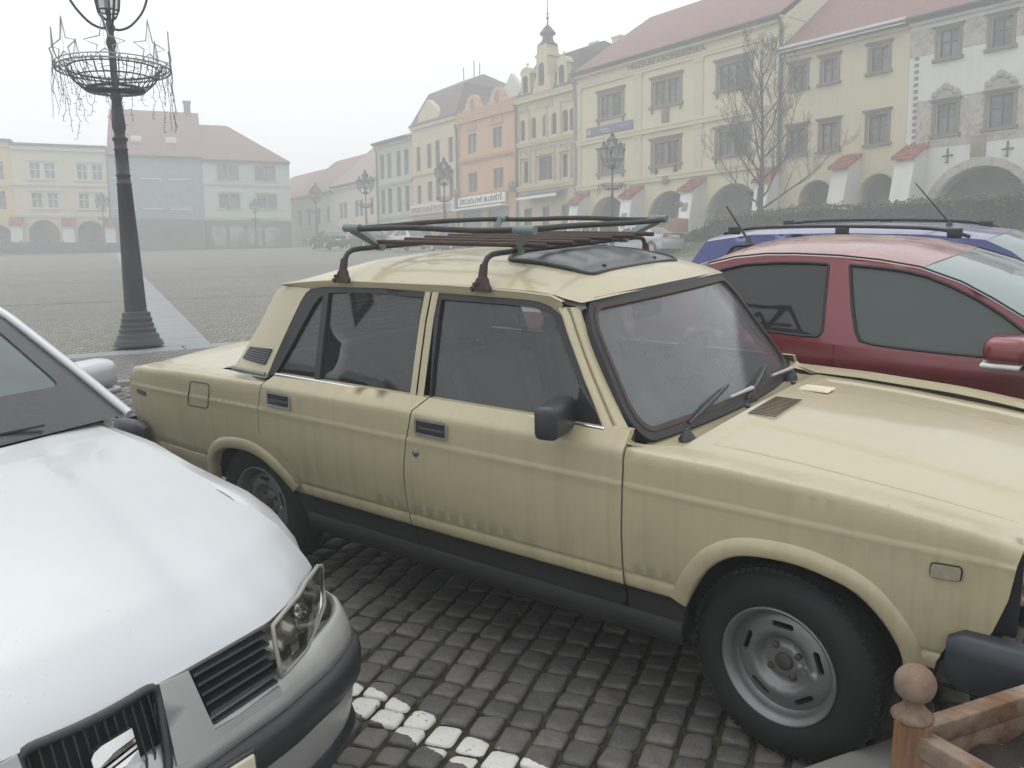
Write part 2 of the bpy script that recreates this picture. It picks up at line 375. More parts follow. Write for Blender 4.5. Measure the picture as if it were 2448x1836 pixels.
def cobble_mat(name, sx, sy, col, joint, moss=.3, wave=0.0, rough=.75, light=1.0, rot=0.0, gap=.012, bump=.7):
    t = NT(name); v = t.mapping((1, 1, 1), (0, 0, 0), (0, 0, rot)); o = t.sep(v); wob = t.noise(1.3, 3, .5, v)
    x = t.math('ADD', o[0], t.math('MULTIPLY', wob, .12)); y = t.math('ADD', o[1], t.math('MULTIPLY', t.noise(1.1, 3, .5, v), .10))
    if wave:
        ph = t.math('PINGPONG', x, wave * .5); q = t.math('SUBTRACT', ph, wave * .25); arc = t.math('MULTIPLY', t.math('MULTIPLY', q, q), 4.5 / wave); y = t.math('ADD', y, arc)
    br = t.n('ShaderNodeTexBrick', offset=.5); t.set(br.inputs['Vector'], t.comb(x, y, 0))
    for k, q in (('Scale', 1), ('Brick Width', sx), ('Row Height', sy), ('Mortar Size', gap), ('Mortar Smooth', .5), ('Bias', 0)): br.inputs[k].default_value = q
    br.inputs['Color1'].default_value = tuple(c * .72 * light for c in col) + (1,); br.inputs['Color2'].default_value = tuple(c * 1.25 * light for c in col) + (1,); br.inputs['Mortar'].default_value = joint + (1,)
    ms = t.ramp(t.noise(.5, 5, .6), [(.45, 0), (.7, 1)]); c = t.mix(t.math('MULTIPLY', ms, moss), br.outputs['Color'], (.10, .105, .055, 1))
    c = t.mix(t.math('MULTIPLY', t.ramp(t.noise(.16, 4), [(.4, 0), (.65, 1)]), .35), c, tuple(q * .6 for q in col) + (1,))
    h = t.math('ADD', t.math('SUBTRACT', 1, br.outputs['Fac']), t.math('MULTIPLY', t.noise(30, 4), .35))
    t.bsdf(c, t.math('MULTIPLY_ADD', t.noise(5, 4), .25, rough - .15), 0, t.bump(h, bump, .015), Specular_IOR_Level=.4); return t.m
MAT_GROUND = cobble_mat('worn_ground_setts', .11, .10, (.15, .145, .135), (.04, .038, .03), .3)
MAT_SQUARE = cobble_mat('square_fan_setts', .095, .15, (.205, .195, .17), (.055, .052, .035), .35, .55, .72, 1.0, math.atan2(FD.y, FD.x) * -1)
MAT_LANE = cobble_mat('lane_setts', .11, .09, (.16, .155, .145), (.035, .033, .028), .15, .0, .62, 1.0, -math.atan2(KD.y, KD.x), .014)
g = MB(); g.grid([[(x, y, G0(x, y) - .03) for y in ys] for x in xs], flip=True); struct(g.build('ground', MAT_GROUND, recalc=False))
def sheet(name, org, ad, an, ss, rs, dz, mat, hf=G0):
    """flat strip laid on the slope: s along ad, r along an"""
    m = MB(); rows = []
    for s_ in ss: rows.append([(org.x + ad.x * s_ + an.x * r_, org.y + ad.y * s_ + an.y * r_, hf(org.x + ad.x * s_ + an.x * r_, org.y + ad.y * s_ + an.y * r_) + dz) for r_ in rs])
    m.grid(rows, flip=True); return m.build(name, mat)
up9 = lambda x, y: G0(x, y) + .09
rs_far = [.40, 2, 5, 10, 15, 20, 28, 36, 50, 70, 95]
struct(sheet('square', FP, FD, FN, list(np.linspace(-75, 95, 35)), rs_far, 0, MAT_SQUARE, up9))
# lane between the raised kerb and the flagstone line (a wedge)
m = MB(); rows = []
for s_ in np.linspace(-20, 30, 26):
    a = KP + KD * s_ + KN * .13; L = (FP - a).dot(FN) / KN.dot(FN); rows.append([(q.x, q.y, up9(q.x, q.y)) for q in [a + KN * (L * k / 5) for k in range(6)]])
m.grid(rows, flip=True); struct(m.build('lane', MAT_LANE))
# kerb stones and flagstones, one strip each
MAT_KERB = plain('kerb_granite', (.22, .20, .175, 1), .75, 0, .3, 9.0, .3); MAT_FLAG = plain('flagstone', (.215, .225, .23, 1), .6, 0, .22, 3.0, .15)
def stones(name, org, ad, an, lens, r0, r1, h0, h1, mat, hf, gap=.008):
    m = MB(); s_ = -22.0; i = 0
    while s_ < 34:
        L = lens * random.uniform(.8, 1.25); q = []
        for (a, b) in ((s_ + gap, r0), (s_ + L - gap, r0), (s_ + L - gap, r1), (s_ + gap, r1)):
            p = org + ad * a + an * b; q.append((p.x, p.y, hf(p.x, p.y)))
        j = random.uniform(-.004, .004); e = .012
        V = [(x, y, z + h0) for x, y, z in q] + [(x, y, z + h1 - e + j) for x, y, z in q]
        c = Vector((sum(p[0] for p in q) / 4, sum(p[1] for p in q) / 4, 0)); V += [(lerp(x, c.x, .05), lerp(y, c.y, .05), z + h1 + j) for x, y, z in q]
        F = [(8, 9, 10, 11)] + [(k, (k + 1) % 4, 4 + (k + 1) % 4, 4 + k) for k in range(4)] + [(4 + k, 4 + (k + 1) % 4, 8 + (k + 1) % 4, 8 + k) for k in range(4)]
        m.add(V, F); s_ += L; i += 1
    return m.build(name, mat, recalc=True)
struct(stones('kerb', KP, KD, KN, .55, 0, .14, -.12, .10, MAT_KERB, G0)); struct(stones('kerb', FP, FD, FN, 1.5, 0, .40, -.05, .096, MAT_FLAG, G0))
# flagstone path crossing the square
PD = Vector((-.415, .91)); PN = Vector((.91, .415)); PP = Vector((-4.75, 11.75)); m = MB(); s_ = -.32
while s_ < 75:
    L = .95 * random.uniform(.85, 1.2) * (1 if s_ < 30 else 3)
    q = [PP + PD * a + PN * b for a, b in ((s_ + .008, 0), (s_ + .008, .62), (s_ + L - .008, .62), (s_ + L - .008, 0))]
    m.add([(p.x, p.y, up9(p.x, p.y) + .006 + k) for k in (-.03, 0) for p in q], [(4, 5, 6, 7), (0, 1, 5, 4), (1, 2, 6, 5), (2, 3, 7, 6), (3, 0, 4, 7)]); s_ += L
struct(m.build('path', MAT_FLAG, recalc=True))
# thin rows of white setts across the square (old stall lines)
MAT_LINE = plain('worn_white_line', (.46, .45, .41, 1), .8, 0, .5, 4.0)
WD = Vector((.973, .231))
for (px, py, a, b) in ((-5.67, 21.32, -40, 16), (-10.84, 31.07, -40, 22), (-18.0, 40.4, -36, 30)):
    m = MB(); rows = [[(px + WD.x * s_ - .231 * q, py + WD.y * s_ + .973 * q, up9(px + WD.x * s_, py + WD.y * s_) + .006) for q in (-.055, .055)] for s_ in np.linspace(a, b, 40)]
    m.grid(rows, flip=True); struct(m.build('road_marking', MAT_LINE))
m = MB(); a = Vector((-12.47, 51.71)); b = Vector((-8.92, 45.61)); n_ = Vector((.86, .5)) * .06
m.grid([[(q.x + s * n_.x, q.y + s * n_.y, up9(q.x, q.y) + .006) for s in (-1, 1)] for q in [a.lerp(b, k / 8) for k in range(9)]]); struct(m.build('road_marking', MAT_LINE))
# ---------------------------------------------------------------- big hand-laid setts of the parking rows: real stones
def stone_field():
    m = MB(); e = np.array([-.34, .94]); cx = np.array([.94, .34]); V = []; F = []
    for i in range(-80, 30):
        s_ = -4.0 + random.uniform(0, .1)
        while s_ < 4.2:
            L = random.uniform(.088, .128); p0 = i * .106
            def P(a, b): # a along the row, b across; rows bend slowly
                bend = .05 * math.sin(a * 1.1 + i * .05) + .10 * math.sin(a * .45 + .6)
                return e * a + cx * (p0 + b + bend) + np.array([-.2, -.9])
            mid = P(s_ + L / 2, .05)
            if -6.7 < mid[0] < 1.05 and -3.4 < mid[1] < 2.2 and not (mid[0] < -4.1 and mid[1] < -1.9):
                g1 = random.uniform(.005, .009); g2 = random.uniform(.0025, .005); j = lambda s=.004: random.uniform(-s, s)
                c4 = [P(s_ + g2 + j(), g1 + j()), P(s_ + g2 + j(), .106 - g1 + j()), P(s_ + L - g2 + j(), .106 - g1 + j()), P(s_ + L - g2 + j(), g1 + j())]
                oc = []
                for k in range(4):
                    a, b, c = c4[k - 1], c4[k], c4[(k + 1) % 4]; q = random.uniform(.10, .24)
                    oc += [b + (a - b) * q, b + (a - b) * q * .3 + (c - b) * q * .3, b + (c - b) * q]
                oc = np.array(oc); ctr = oc.mean(0); z = random.uniform(-.005, .004); tx, ty = j(.05), j(.05); b0 = len(V); n = len(oc)
                for (ins, zz) in ((0, -.03), (.0, -.011), (.05, -.0045), (.16, -.001), (.5, .0015)):
                    q = oc + (ctr - oc) * ins
                    for p in q: V.append((p[0], p[1], z + zz + (p[0] - ctr[0]) * tx + (p[1] - ctr[1]) * ty + (j(.0018) if ins > .01 else 0)))
                V.append((ctr[0], ctr[1], z + .002))
                for r_ in range(4):
                    for k in range(n): F.append((b0 + r_ * n + k, b0 + r_ * n + (k + 1) % n, b0 + (r_ + 1) * n + (k + 1) % n, b0 + (r_ + 1) * n + k))
                for k in range(n): F.append((b0 + 4 * n + k, b0 + 4 * n + (k + 1) % n, b0 + 5 * n))
            s_ += L
    m.add(V, F, 0, True); return m
t = NT('granite_setts'); geo = t.n('ShaderNodeNewGeometry'); rnd = geo.outputs['Random Per Island']; o = t.sep()
c = t.ramp(rnd, [(0, (.05, .05, .048, 1)), (.35, (.075, .072, .066, 1)), (.7, (.095, .088, .078, 1)), (1, (.12, .112, .097, 1))])
sp = t.ramp(t.noise(260, 3, .6), [(.40, 0), (.64, 1)]); c = t.mix(t.math('MULTIPLY', sp, .35), c, (.24, .235, .225, 1))
c = t.mix(t.math('MULTIPLY', t.ramp(t.noise(9, 5, .6), [(.45, 0), (.72, 1)]), .55), c, (.045, .042, .035, 1))
edge = t.math('LESS_THAN', t.math('ABSOLUTE', t.math('ADD', o[1], t.math('MULTIPLY_ADD', t.noise(30, 4), .03, 1.255 - .015))), .066)
top = t.math('GREATER_THAN', o[2], t.math('MULTIPLY_ADD', t.noise(45, 3), .008, -.0145)); wear = t.math('GREATER_THAN', t.noise(38, 5, .7), .36)
xr = t.math('LESS_THAN', o[0], -.42); pm = t.math('MULTIPLY', t.math('MULTIPLY', edge, top), t.math('MULTIPLY', wear, xr))
c = t.mix(t.math('MULTIPLY', pm, .93), c, t.mix(t.noise(18, 4), (.62, .61, .56, 1), (.74, .73, .69, 1)))
low = t.ramp(o[2], [(0, 1), (.5, 0)])
jz = t.math('LESS_THAN', o[2], -.0135); c = t.mix(t.math('MULTIPLY', jz, .7), c, (.035, .036, .018, 1))
t.bsdf(c, t.math('MULTIPLY_ADD', t.noise(22, 4), .25, .42), 0, t.bump(t.math('ADD', t.noise(70, 6, .65), t.math('MULTIPLY', t.noise(14, 3), 1.3)), .55, .006), Specular_IOR_Level=.45)
o_ = stone_field().build('parking_setts', t.m); o_.matrix_world = CAR; struct(o_)
t = NT('sett_joints'); n = t.noise(14, 5); c = t.mix(t.ramp(n, [(.42, 0), (.62, 1)]), (.022, .019, .013, 1), (.045, .052, .016, 1)); t.bsdf(c, .95, 0, t.bump(t.noise(80, 4), .8, .01)); MAT_JOINT = t.m
m = MB(); m.grid([[(x, y, -.016) for y in np.linspace(-4.6, 3.2, 9)] for x in np.linspace(-6.6, 2.6, 10)], flip=True); o_ = m.build('parking_ground', MAT_JOINT); o_.matrix_world = CAR; struct(o_)
m = MB(); m.grid([[(q.x, q.y, G0(q.x, q.y) - .012) for q in [KP + KD * s_ - KN * k for k in (0, .8, 1.6, 2.4, 3.2)]] for s_ in np.linspace(-20, 30, 20)], flip=True); struct(m.build('parking_lane', cobble_mat('parking_lane_setts', .12, .10, (.13, .125, .115), (.02, .019, .015), .12, 0, .62, 1.0, -math.atan2(KD.y, KD.x), .016)))
# raised slab the planter stands on, in front of the beige car's wheel
U2 = np.array([.507, .862]); V2 = np.array([.862, -.507]); P0 = np.array([.114, -.928])
def uv2(a, b): q = P0 + U2 * a + V2 * b; return q
m = MB(); sec = [(0, -.03), (.0, .10), (.006, .112), (.018, .12), (.30, .121), (2.2, .124), (2.2, -.03)]
m.grid([[(*uv2(a, b), z + .003 * math.sin(a * 7 + b)) for b, z in sec] for a in np.linspace(-3, 1.0, 24)], smooth=False, flip=True); o_ = m.build('pavement', plain('pavement_concrete', (.19, .185, .175, 1), .85, 0, .3, 7.0, .5), recalc=True); o_.matrix_world = CAR; struct(o_)
# ---------------------------------------------------------------- the beige sedan (car frame: x forward from the front axle, y left, z up)
BEIGE = (.41, .355, .225, 1)
P_BEIGE = mk_paint('beige_paint', BEIGE, .35, .38, 0, .75); P_BTOP = mk_paint('beige_paint_top', BEIGE, .45, .36, 0, .0, 0, 0, .10)
M_SILL = plain('black_underseal', (.014, .0135, .013, 1), .75, 0, .5, 6.0, .35); M_DUST = plain('dusty_rubber', (.03, .028, .026, 1), .7, 0, .5, 10.0)
M_CLOTH = plain('grey_seat_cloth', (.105, .10, .097, 1), .95, 0, .2, 30.0, .2); M_INT = plain('dark_interior', (.022, .025, .026, 1), .8, 0, .3, 8.0)
car = empty('parked_sedan', 'old beige boxy sedan with a black steel roof rack and dirty dripping sides', 'car', matrix=CAR)
def Yc(x): return interp(x, [-3.45, -3.2, -2.6, -2.0, -1.2, -.4, .2, .6], [.742, .762, .785, .797, .799, .793, .782, .765])
def zs(x): return interp(x, [-3.42, -3.35, -2.95, -2.3, -1.4, -.7, -.2, .14, .264, .483, .57, .60], [.825, .838, .862, .882, .888, .887, .879, .860, .848, .819, .800, .79])
def zc(x): return interp(x, [-3.4, -2.87, -2.3, -1.4, -.5, .03, .2, .56], [.753, .765, .779, .780, .777, .768, .765, .758])
def side_y(x, z):
    Y = Yc(x); s = zs(x); c = zc(x)
    return interp(z, [.20, .245, .262, .30, .34, .428, .4305, .436, .474, .480, .486, .50, .62, c - .012, c - .004, c + .005, c + .014, s - .014, s - .005, s + .004, s + .014, s + .060],
                  [Y - .11, Y - .095, Y - .07, Y - .05, Y - .042, Y - .030, Y - .018, Y - .015, Y - .008, Y - .0135, Y - .008, Y - .004, Y + .006, Y + .002, Y + .004, Y - .001, Y - .001, Y - .005, Y - .008, Y - .0145, Y - .024, Y - .062])
def f_door(sg): return lambda x, z: (x, -sg * side_y(x, z), z)
def f_wing(sg, rise):
    def f(x, v):
        s = zs(x)
        if v <= s: return (x, -sg * side_y(x, v), v)
        q = v - s; Y = Yc(x) - .0085; rr = .012
        zz = s + (rr * .55 * min(1, q / rr)) + rise * q; return (x, -sg * (Y - q + (.004 if q > rr else .004 * q / rr)), zz)
    return f
def side_lines(x0, x1):
    xs = np.linspace(x0, x1, 24); L = []
    for dz in (-.014, -.005, .004, .014): L.append([(x, zs(x) + dz) for x in xs])
    for dz in (-.012, -.004, .005, .014): L.append([(x, zc(x) + dz) for x in xs])
    for z in (.262, .30, .34, .428, .4305, .436, .474, .480, .486): L.append([(x, z) for x in (x0, x1)])
    return L
blackm = lambda x, z: 1 if z < .4300 else 0
FD_REAR = [(-1.351, .935), (-1.398, .890), (-1.424, .781), (-1.441, .672), (-1.442, .56), (-1.434, .444), (-1.420, .362), (-1.412, .345)]
RD_REAR = [(-2.231, .931), (-2.285, .886), (-2.314, .777), (-2.316, .70), (-2.312, .664), (-2.286, .642), (-2.235, .628), (-2.180, .608), (-2.135, .570), (-2.098, .528), (-2.070, .48), (-2.050, .444), (-2.035, .40), (-2.010, .345)]
ARCH_F = smooth_curve([(-.312, .30), (-.306, .37), (-.285, .441), (-.248, .519), (-.206, .577), (-.159, .615), (-.112, .635), (-.051, .645), (.038, .647), (.125, .633), (.209, .604), (.279, .539), (.317, .477), (.335, .42), (.340, .37)], 3)
ARCH_R = smooth_curve([(-2.752, .33), (-2.737, .387), (-2.700, .485), (-2.616, .542), (-2.515, .563), (-2.397, .565), (-2.302, .543), (-2.219, .501), (-2.150, .445), (-2.115, .39), (-2.095, .335), (-2.06, .30)], 3)
def mirror_pair(fn):
    for sg in (1, -1): fn(sg)
def build_side(sg):
    near = sg > 0; inw = (0, sg, 0); g = .0035
    # front door
    out = [(-.509, .345), (-.509, .905), (-.509, .935)] + [(x + g, z) for x, z in FD_REAR]
    out = rounded(out, [.03, .0, .0] + [.0] * (len(FD_REAR) - 1) + [.0])
    fd = panel('door', out, f_door(sg), [P_BEIGE, M_SILL], car, sp=.06, depth=.03, inward=inw, extra=side_lines(-1.45, -.50), matfn=blackm)
    # rear door
    out = [(x - g, z) for x, z in FD_REAR][::-1] + RD_REAR
    rd = panel('door', out, f_door(sg), [P_BEIGE, M_SILL], car, sp=.06, depth=.03, inward=inw, extra=side_lines(-2.33, -1.35), matfn=blackm)
    # front wing
    out = [(-.502, .27), (-.502, .907), (-.500, .915), (-.385, zs(-.385) + .118)] + [(x, zs(x) + .112) for x in np.linspace(-.36, .56, 16)] + \
          [(.575, .80), (.566, .758), (.556, .67), (.530, .58), (.515, .553), (.484, .536), (.449, .529), (.429, .504), (.408, .45), (.40, .37)] + ARCH_F[::-1] + [(-.318, .27)]
    panel('front_wing', out, f_wing(sg, -.06), [P_BEIGE, M_SILL], car, sp=.05, depth=.022, inward=inw, extra=side_lines(-.50, .57), matfn=blackm)
    # rear quarter
    out = [(x - g, z) for x, z in RD_REAR[1:-3]][::-1]
    out = [(x - .006, z) for x, z in RD_REAR][::-1]
    out = out[:-1] + [(-2.31, .925), (-2.33, zs(-2.33) + .045), (-2.70, zs(-2.7) + .105)] + [(x, zs(x) + .106) for x in np.linspace(-2.76, -3.35, 10)] + [(-3.398, .835), (-3.426, .79), (-3.432, .774), (-3.428, .687), (-3.395, .569), (-3.345, .49), (-3.24, .44), (-3.0, .385), (-2.78, .36)] + ARCH_R
    panel('rear_quarter', out, f_wing(sg, .04), [P_BEIGE, M_SILL], car, sp=.05, depth=.022, inward=inw, extra=[l for l in side_lines(-3.43, -2.0)][:8] + [[(-3.2, z), (-2.74, z)] for z in (.474, .480, .486)] + [[(-2.1, z), (-2.03, z)] for z in (.428, .4305)], matfn=lambda x, z: 1 if (z < .43 and x > -2.2) else 0)
    # sill
    m = MB(); xs = np.linspace(-2.07, -.31, 12); sec = [(.345, -.040), (.338, -.030), (.300, -.032), (.27, -.045), (.245, -.075), (.235, -.12)]
    m.grid([[(x, -sg * (Yc(x) + b), z) for z, b in sec] for x in xs], flip=sg < 0); m.build('sill', M_SILL, car)
    # wheel-arch flares
    for arch, i0, i1 in ((ARCH_F, 5, -3), (ARCH_R, 2, -8)):
        A = np.array(arch[i0:i1] if i1 else arch[i0:]); n_ = len(A); T = np.gradient(A, axis=0); T /= np.linalg.norm(T, axis=1)[:, None]; N = np.stack([-T[:, 1], T[:, 0]], 1); rows = []
        for k in range(n_):
            e = min(1, k / 3, (n_ - 1 - k) / 3 + .15) ; row = []
            for w, off in ((-.002, -.035), (-.004, -.004), (.0, .008), (.006, .0125), (.030, .0105), (.046, .006), (.055, -.003)):
                p = A[k] + N[k] * w; row.append((p[0], -sg * (side_y(p[0], max(p[1], .437)) + off * (.25 + .75 * e)), p[1]))
            rows.append(row)
        MB().grid(rows, flip=sg > 0).build('wheel_arch', P_BEIGE, car)
    return fd, rd
FDOOR, RDOOR = build_side(1); FDL, RDL = build_side(-1)
def gh(x, z, pull=0.0): return .735 - .34 * (z - .93) - pull
def f_gh(sg, off=0.0): return lambda x, z: (x, -sg * (gh(x, z) + off), z)
FR_OUT = [(-1.352, .918), (-1.375, 1.05), (-1.400, 1.20), (-1.412, 1.303), (-1.236, 1.307), (-1.06, 1.307), (-.968, 1.303), (-.915, 1.298), (-.870, 1.285), (-.838, 1.262), (-.80, 1.20), (-.70, 1.055), (-.60, .918)]
FR_GL = [(-1.350, .927), (-1.366, 1.05), (-1.380, 1.20), (-1.385, 1.282), (-1.195, 1.282), (-1.052, 1.281), (-.961, 1.277), (-.915, 1.271), (-.880, 1.258), (-.862, 1.240), (-.828, 1.19), (-.728, 1.05), (-.632, .927)]
RR_OUT = [(-2.292, .918), (-2.262, 1.000), (-2.208, 1.131), (-2.165, 1.225), (-2.142, 1.262), (-2.110, 1.284), (-2.075, 1.295), (-2.036, 1.300), (-1.880, 1.308), (-1.701, 1.311), (-1.462, 1.306), (-1.462, 1.20), (-1.452, 1.05), (-1.436, .918)]
RR_Q = [(-2.243, .930), (-2.188, 1.030), (-2.135, 1.130), (-2.085, 1.222), (-2.060, 1.250), (-2.038, 1.262), (-1.998, .930)]
RR_GL = [(-1.966, .930), (-2.006, 1.274), (-1.934, 1.281), (-1.729, 1.286), (-1.484, 1.284), (-1.476, 1.20), (-1.464, 1.06), (-1.452, .930)]
G_SIDE = glass('car_side_glass', (.62, .68, .67, 1), .07, .015, (.4, .42, .42, 1)); G_FOG = glass('fogged_windscreen', (.66, .70, .72, 1), .34, .12, (.52, .56, .60, 1)); G_REAR = glass('misted_rear_window', (.62, .68, .66, 1), .45, .1, (.55, .6, .58, 1))
def build_upper(sg, fd, rd):
    inw = (0, sg, 0)
    panel('window_frame', FR_OUT, f_gh(sg, .002), M_BLACK, fd, holes=[FR_GL], sp=.08, depth=.022, inward=inw)
    panel('window', FR_GL, f_gh(sg, -.012), G_SIDE, fd, sp=.12, depth=0, inward=inw)
    panel('window_frame', RR_OUT, f_gh(sg, .002), M_BLACK, rd, holes=[RR_Q, RR_GL], sp=.08, depth=.022, inward=inw)
    panel('window', RR_GL, f_gh(sg, -.012), G_SIDE, rd, sp=.12, depth=0, inward=inw); panel('window', RR_Q, f_gh(sg, -.012), G_SIDE, rd, sp=.12, depth=0, inward=inw)
    for (a, b), dr in (((-1.350, -.60), fd), ((-2.235, -1.446), rd)):           # chrome strips along the belt line
        m = MB(); m.tube([(x, -sg * (gh(x, .925) + .006), .926) for x in np.linspace(a, b, 6)], .0075, 8); m.build('chrome_strip', M_CHROME, dr)
    # door pillar: two beige strips with the shut line between
    for x0, x1, o in ((-.031, -.003, .006), (.004, .036, .005)):
        m = MB(); cx = lambda z: interp(z, [.915, 1.05, 1.2, 1.305], [-1.418, -1.428, -1.438, -1.436])
        m.grid([[(cx(z) + x0 + k * (x1 - x0) / 4, -sg * (gh(0, z) + o + (.004 if 0 < k < 4 else 0)), z) for k in range(5)] for z in np.linspace(.90, 1.308, 9)], flip=sg < 0); m.build('door_pillar', P_BEIGE, car)
    # windscreen pillar: outer door strip, groove, body pillar up to the rubber
    za = np.linspace(1.285, .905, 16); rows = []
    for z in za:
        xe = interp(z, [.905, 1.055, 1.2, 1.262, 1.285], [-.592, -.70, -.80, -.838, -.862]); gx = interp(z, [.905, .941, 1.072, 1.134, 1.296], [-.525, -.557, -.662, -.707, -.811]); gy = interp(z, [.905, .941, 1.072, 1.134, 1.296], [.695, .686, .642, .621, .566])
        a = np.array([xe, gh(0, z) + .004]); b = np.array([gx, gy]); row = []
        for t_, o in ((0, -.015), (0, .004), (.10, .010), (.36, .009), (.42, .006), (.45, -.006), (.50, -.006), (.53, .008), (.66, .012), (.85, .008), (1, -.002)):
            p = a + (b - a) * t_; row.append((p[0] + o * .5, -sg * (p[1] + o), z))
        rows.append(row)
    MB().grid(rows, flip=sg < 0).build('windscreen_pillar', P_BTOP, car)
    # rear pillar
    def f_c(x, z):
        q = max(0, min(1, (-2.14 - x - (1.28 - z) * .42 ) / .30)); return (x, -sg * (gh(x, z) + .004 - .045 * q * q + (.006 if z < .93 else 0)), z)
    out = [(-2.298, .905), (-2.266, 1.000), (-2.213, 1.131), (-2.170, 1.228), (-2.146, 1.268), (-2.112, 1.289), (-2.06, 1.302), (-2.036, 1.312), (-2.20, 1.312), (-2.300, 1.300), (-2.372, 1.262), (-2.448, 1.114), (-2.578, .922), (-2.565, .905)]
    panel('rear_pillar', out, f_c, P_BTOP, car, sp=.05, depth=.02, inward=inw)
    lo = rounded([(-2.478, 1.018), (-2.290, 1.026), (-2.322, .958), (-2.520, .962)], .008)
    def f_l(x, z): p = f_c(x, z); return (p[0], p[1] - sg * (.004 + .0025 * (1 if int((z - .95) / .0048) % 2 else 0)), p[2])
    panel('vent_louvre', lo, f_l, M_TRIM, car, sp=.05, depth=.012, inward=inw, extra=[[(-2.53, z), (-2.28, z)] for z in np.arange(.955, 1.028, .0024)])
    m = MB(); m.tube([(x, -sg * interp(x, [-2.55, -2.30], [.728, .746]), .917) for x in np.linspace(-2.56, -2.302, 5)], .011, 8); m.build('pillar_trim', plain('dull_alloy', (.20, .20, .20, 1), .45, .6), car)
    # roof side with the rain gutter
    rows = []
    for x in np.linspace(-2.30, -.84, 30):
        ze = interp(x, [-2.30, -2.109, -1.987, -1.327, -.973, -.885, -.838], [1.302, 1.321, 1.330, 1.339, 1.330, 1.324, 1.306]); zb = interp(x, [-2.30, -2.11, -2.036, -1.7, -.968, -.90, -.84], [1.296, 1.287, 1.300, 1.309, 1.303, 1.293, 1.262])
        rows.append([(x, -sg * (gh(0, zb) - .006), zb - .004), (x, -sg * (gh(0, zb) + .006), zb), (x, -sg * (gh(0, ze) + .008), ze - .012), (x, -sg * (gh(0, ze) + .014), ze - .007), (x, -sg * (gh(0, ze) + .014), ze - .002), (x, -sg * (gh(0, ze) + .009), ze + .001), (x, -sg * (gh(0, ze) + .002), ze - .003), (x, -sg * (gh(0, ze) - .006), ze - .001)])
    MB().grid(rows, flip=sg < 0).build('roof_gutter', P_BTOP, car)
build_upper(1, FDOOR, RDOOR); build_upper(-1, FDL, RDL)
# roof
def roof_z(x, y):
    ze = interp(x, [-2.36, -2.30, -2.109, -1.987, -1.327, -.973, -.885, -.838, -.79], [1.275, 1.302, 1.321, 1.330, 1.339, 1.330, 1.324, 1.312, 1.298]); zm = interp(x, [-2.36, -2.28, -2.2, -2.05, -1.9, -1.6, -1.3, -1.1, -.95, -.85, -.79], [1.285, 1.318, 1.352, 1.392, 1.413, 1.428, 1.427, 1.414, 1.388, 1.350, 1.312])
    q = min(1, abs(y) / .600); return ze + (zm - ze) * (1 - q ** 3.2)
rows = []
for x in list(np.linspace(-2.37, -2.05, 10)) + list(np.linspace(-2.0, -1.1, 14)) + list(np.linspace(-1.05, -.79, 10)):
    hw = interp(x, [-2.37, -2.30, -2.1, -.95, -.84, -.79], [.578, .606, .602, .597, .600, .578]); row = []
    for t_ in np.linspace(-1, 1, 33):
        y = hw * math.copysign(1 - (1 - abs(t_)) ** 1.25, t_); bx = .05 * (1 - t_ * t_) * interp(x, [-1.1, -.79], [0, 1]) - .03 * (1 - t_ * t_) * interp(x, [-2.37, -2.1], [1, 0]); row.append((x + bx, y, roof_z(x, y)))
    rows.append(row)
t = NT('beige_roof_paint'); o = t.sep(); st = t.ramp(t.noise(3.2, 6, .68), [(.45, 0), (.64, 1)]); ed = t.math('MULTIPLY', t.math('LESS_THAN', t.math('ABSOLUTE', t.math('SUBTRACT', o[1], t.math('MULTIPLY_ADD', t.noise(5, 3), .16, -.40))), .11), t.math('LESS_THAN', o[0], -1.1))
f = t.math('MULTIPLY', st, t.math('MULTIPLY_ADD', ed, .55, .13)); c = t.mix(f, BEIGE, (.10, .085, .045, 1)); t.bsdf(c, t.math('MULTIPLY_ADD', t.noise(6, 4), .2, .3), 0, Coat_Weight=.4, Coat_Roughness=.1); P_ROOF = t.m
roof = MB().grid(rows, flip=True).build('roof', P_ROOF, car)
rows2 = [[(p[0], p[1] * .97, p[2] - .022) for p in r_] for r_ in rows]; MB().grid(rows2).build('headliner', plain('pale_headliner', (.38, .38, .36, 1), .9), car)
# glass roof hatch
def f_sun(x, y): return (x, y, roof_z(x, y) + .016 - .006 * min(1, ((x + 1.085) / .19) ** 4 + (y / .36) ** 4))
so = rounded([(-1.275, -.36), (-.895, -.36), (-.895, .36), (-1.275, .36)], .05)
t = NT('hatch_glass'); t.bsdf((.035, .04, .042, 1), .28, 0, Specular_IOR_Level=.7); panel('roof_hatch', so, f_sun, t.m, roof, sp=.06, depth=.02, inward=(0, 0, -1))
m = MB(); P_ = [f_sun(*q) for q in dens(so, .03)]; m.tube([(x, y, z - .002) for x, y, z in P_], .009, 6, closed=True); m.build('hatch_seal', M_BLACK, roof)
for q in ((-.93, .2), (-.93, -.2), (-1.24, .25)): m = MB(); m.sphere(f_sun(*q), .011, 6, 0, .5); m.build('hatch_stud', M_TRIM, roof)
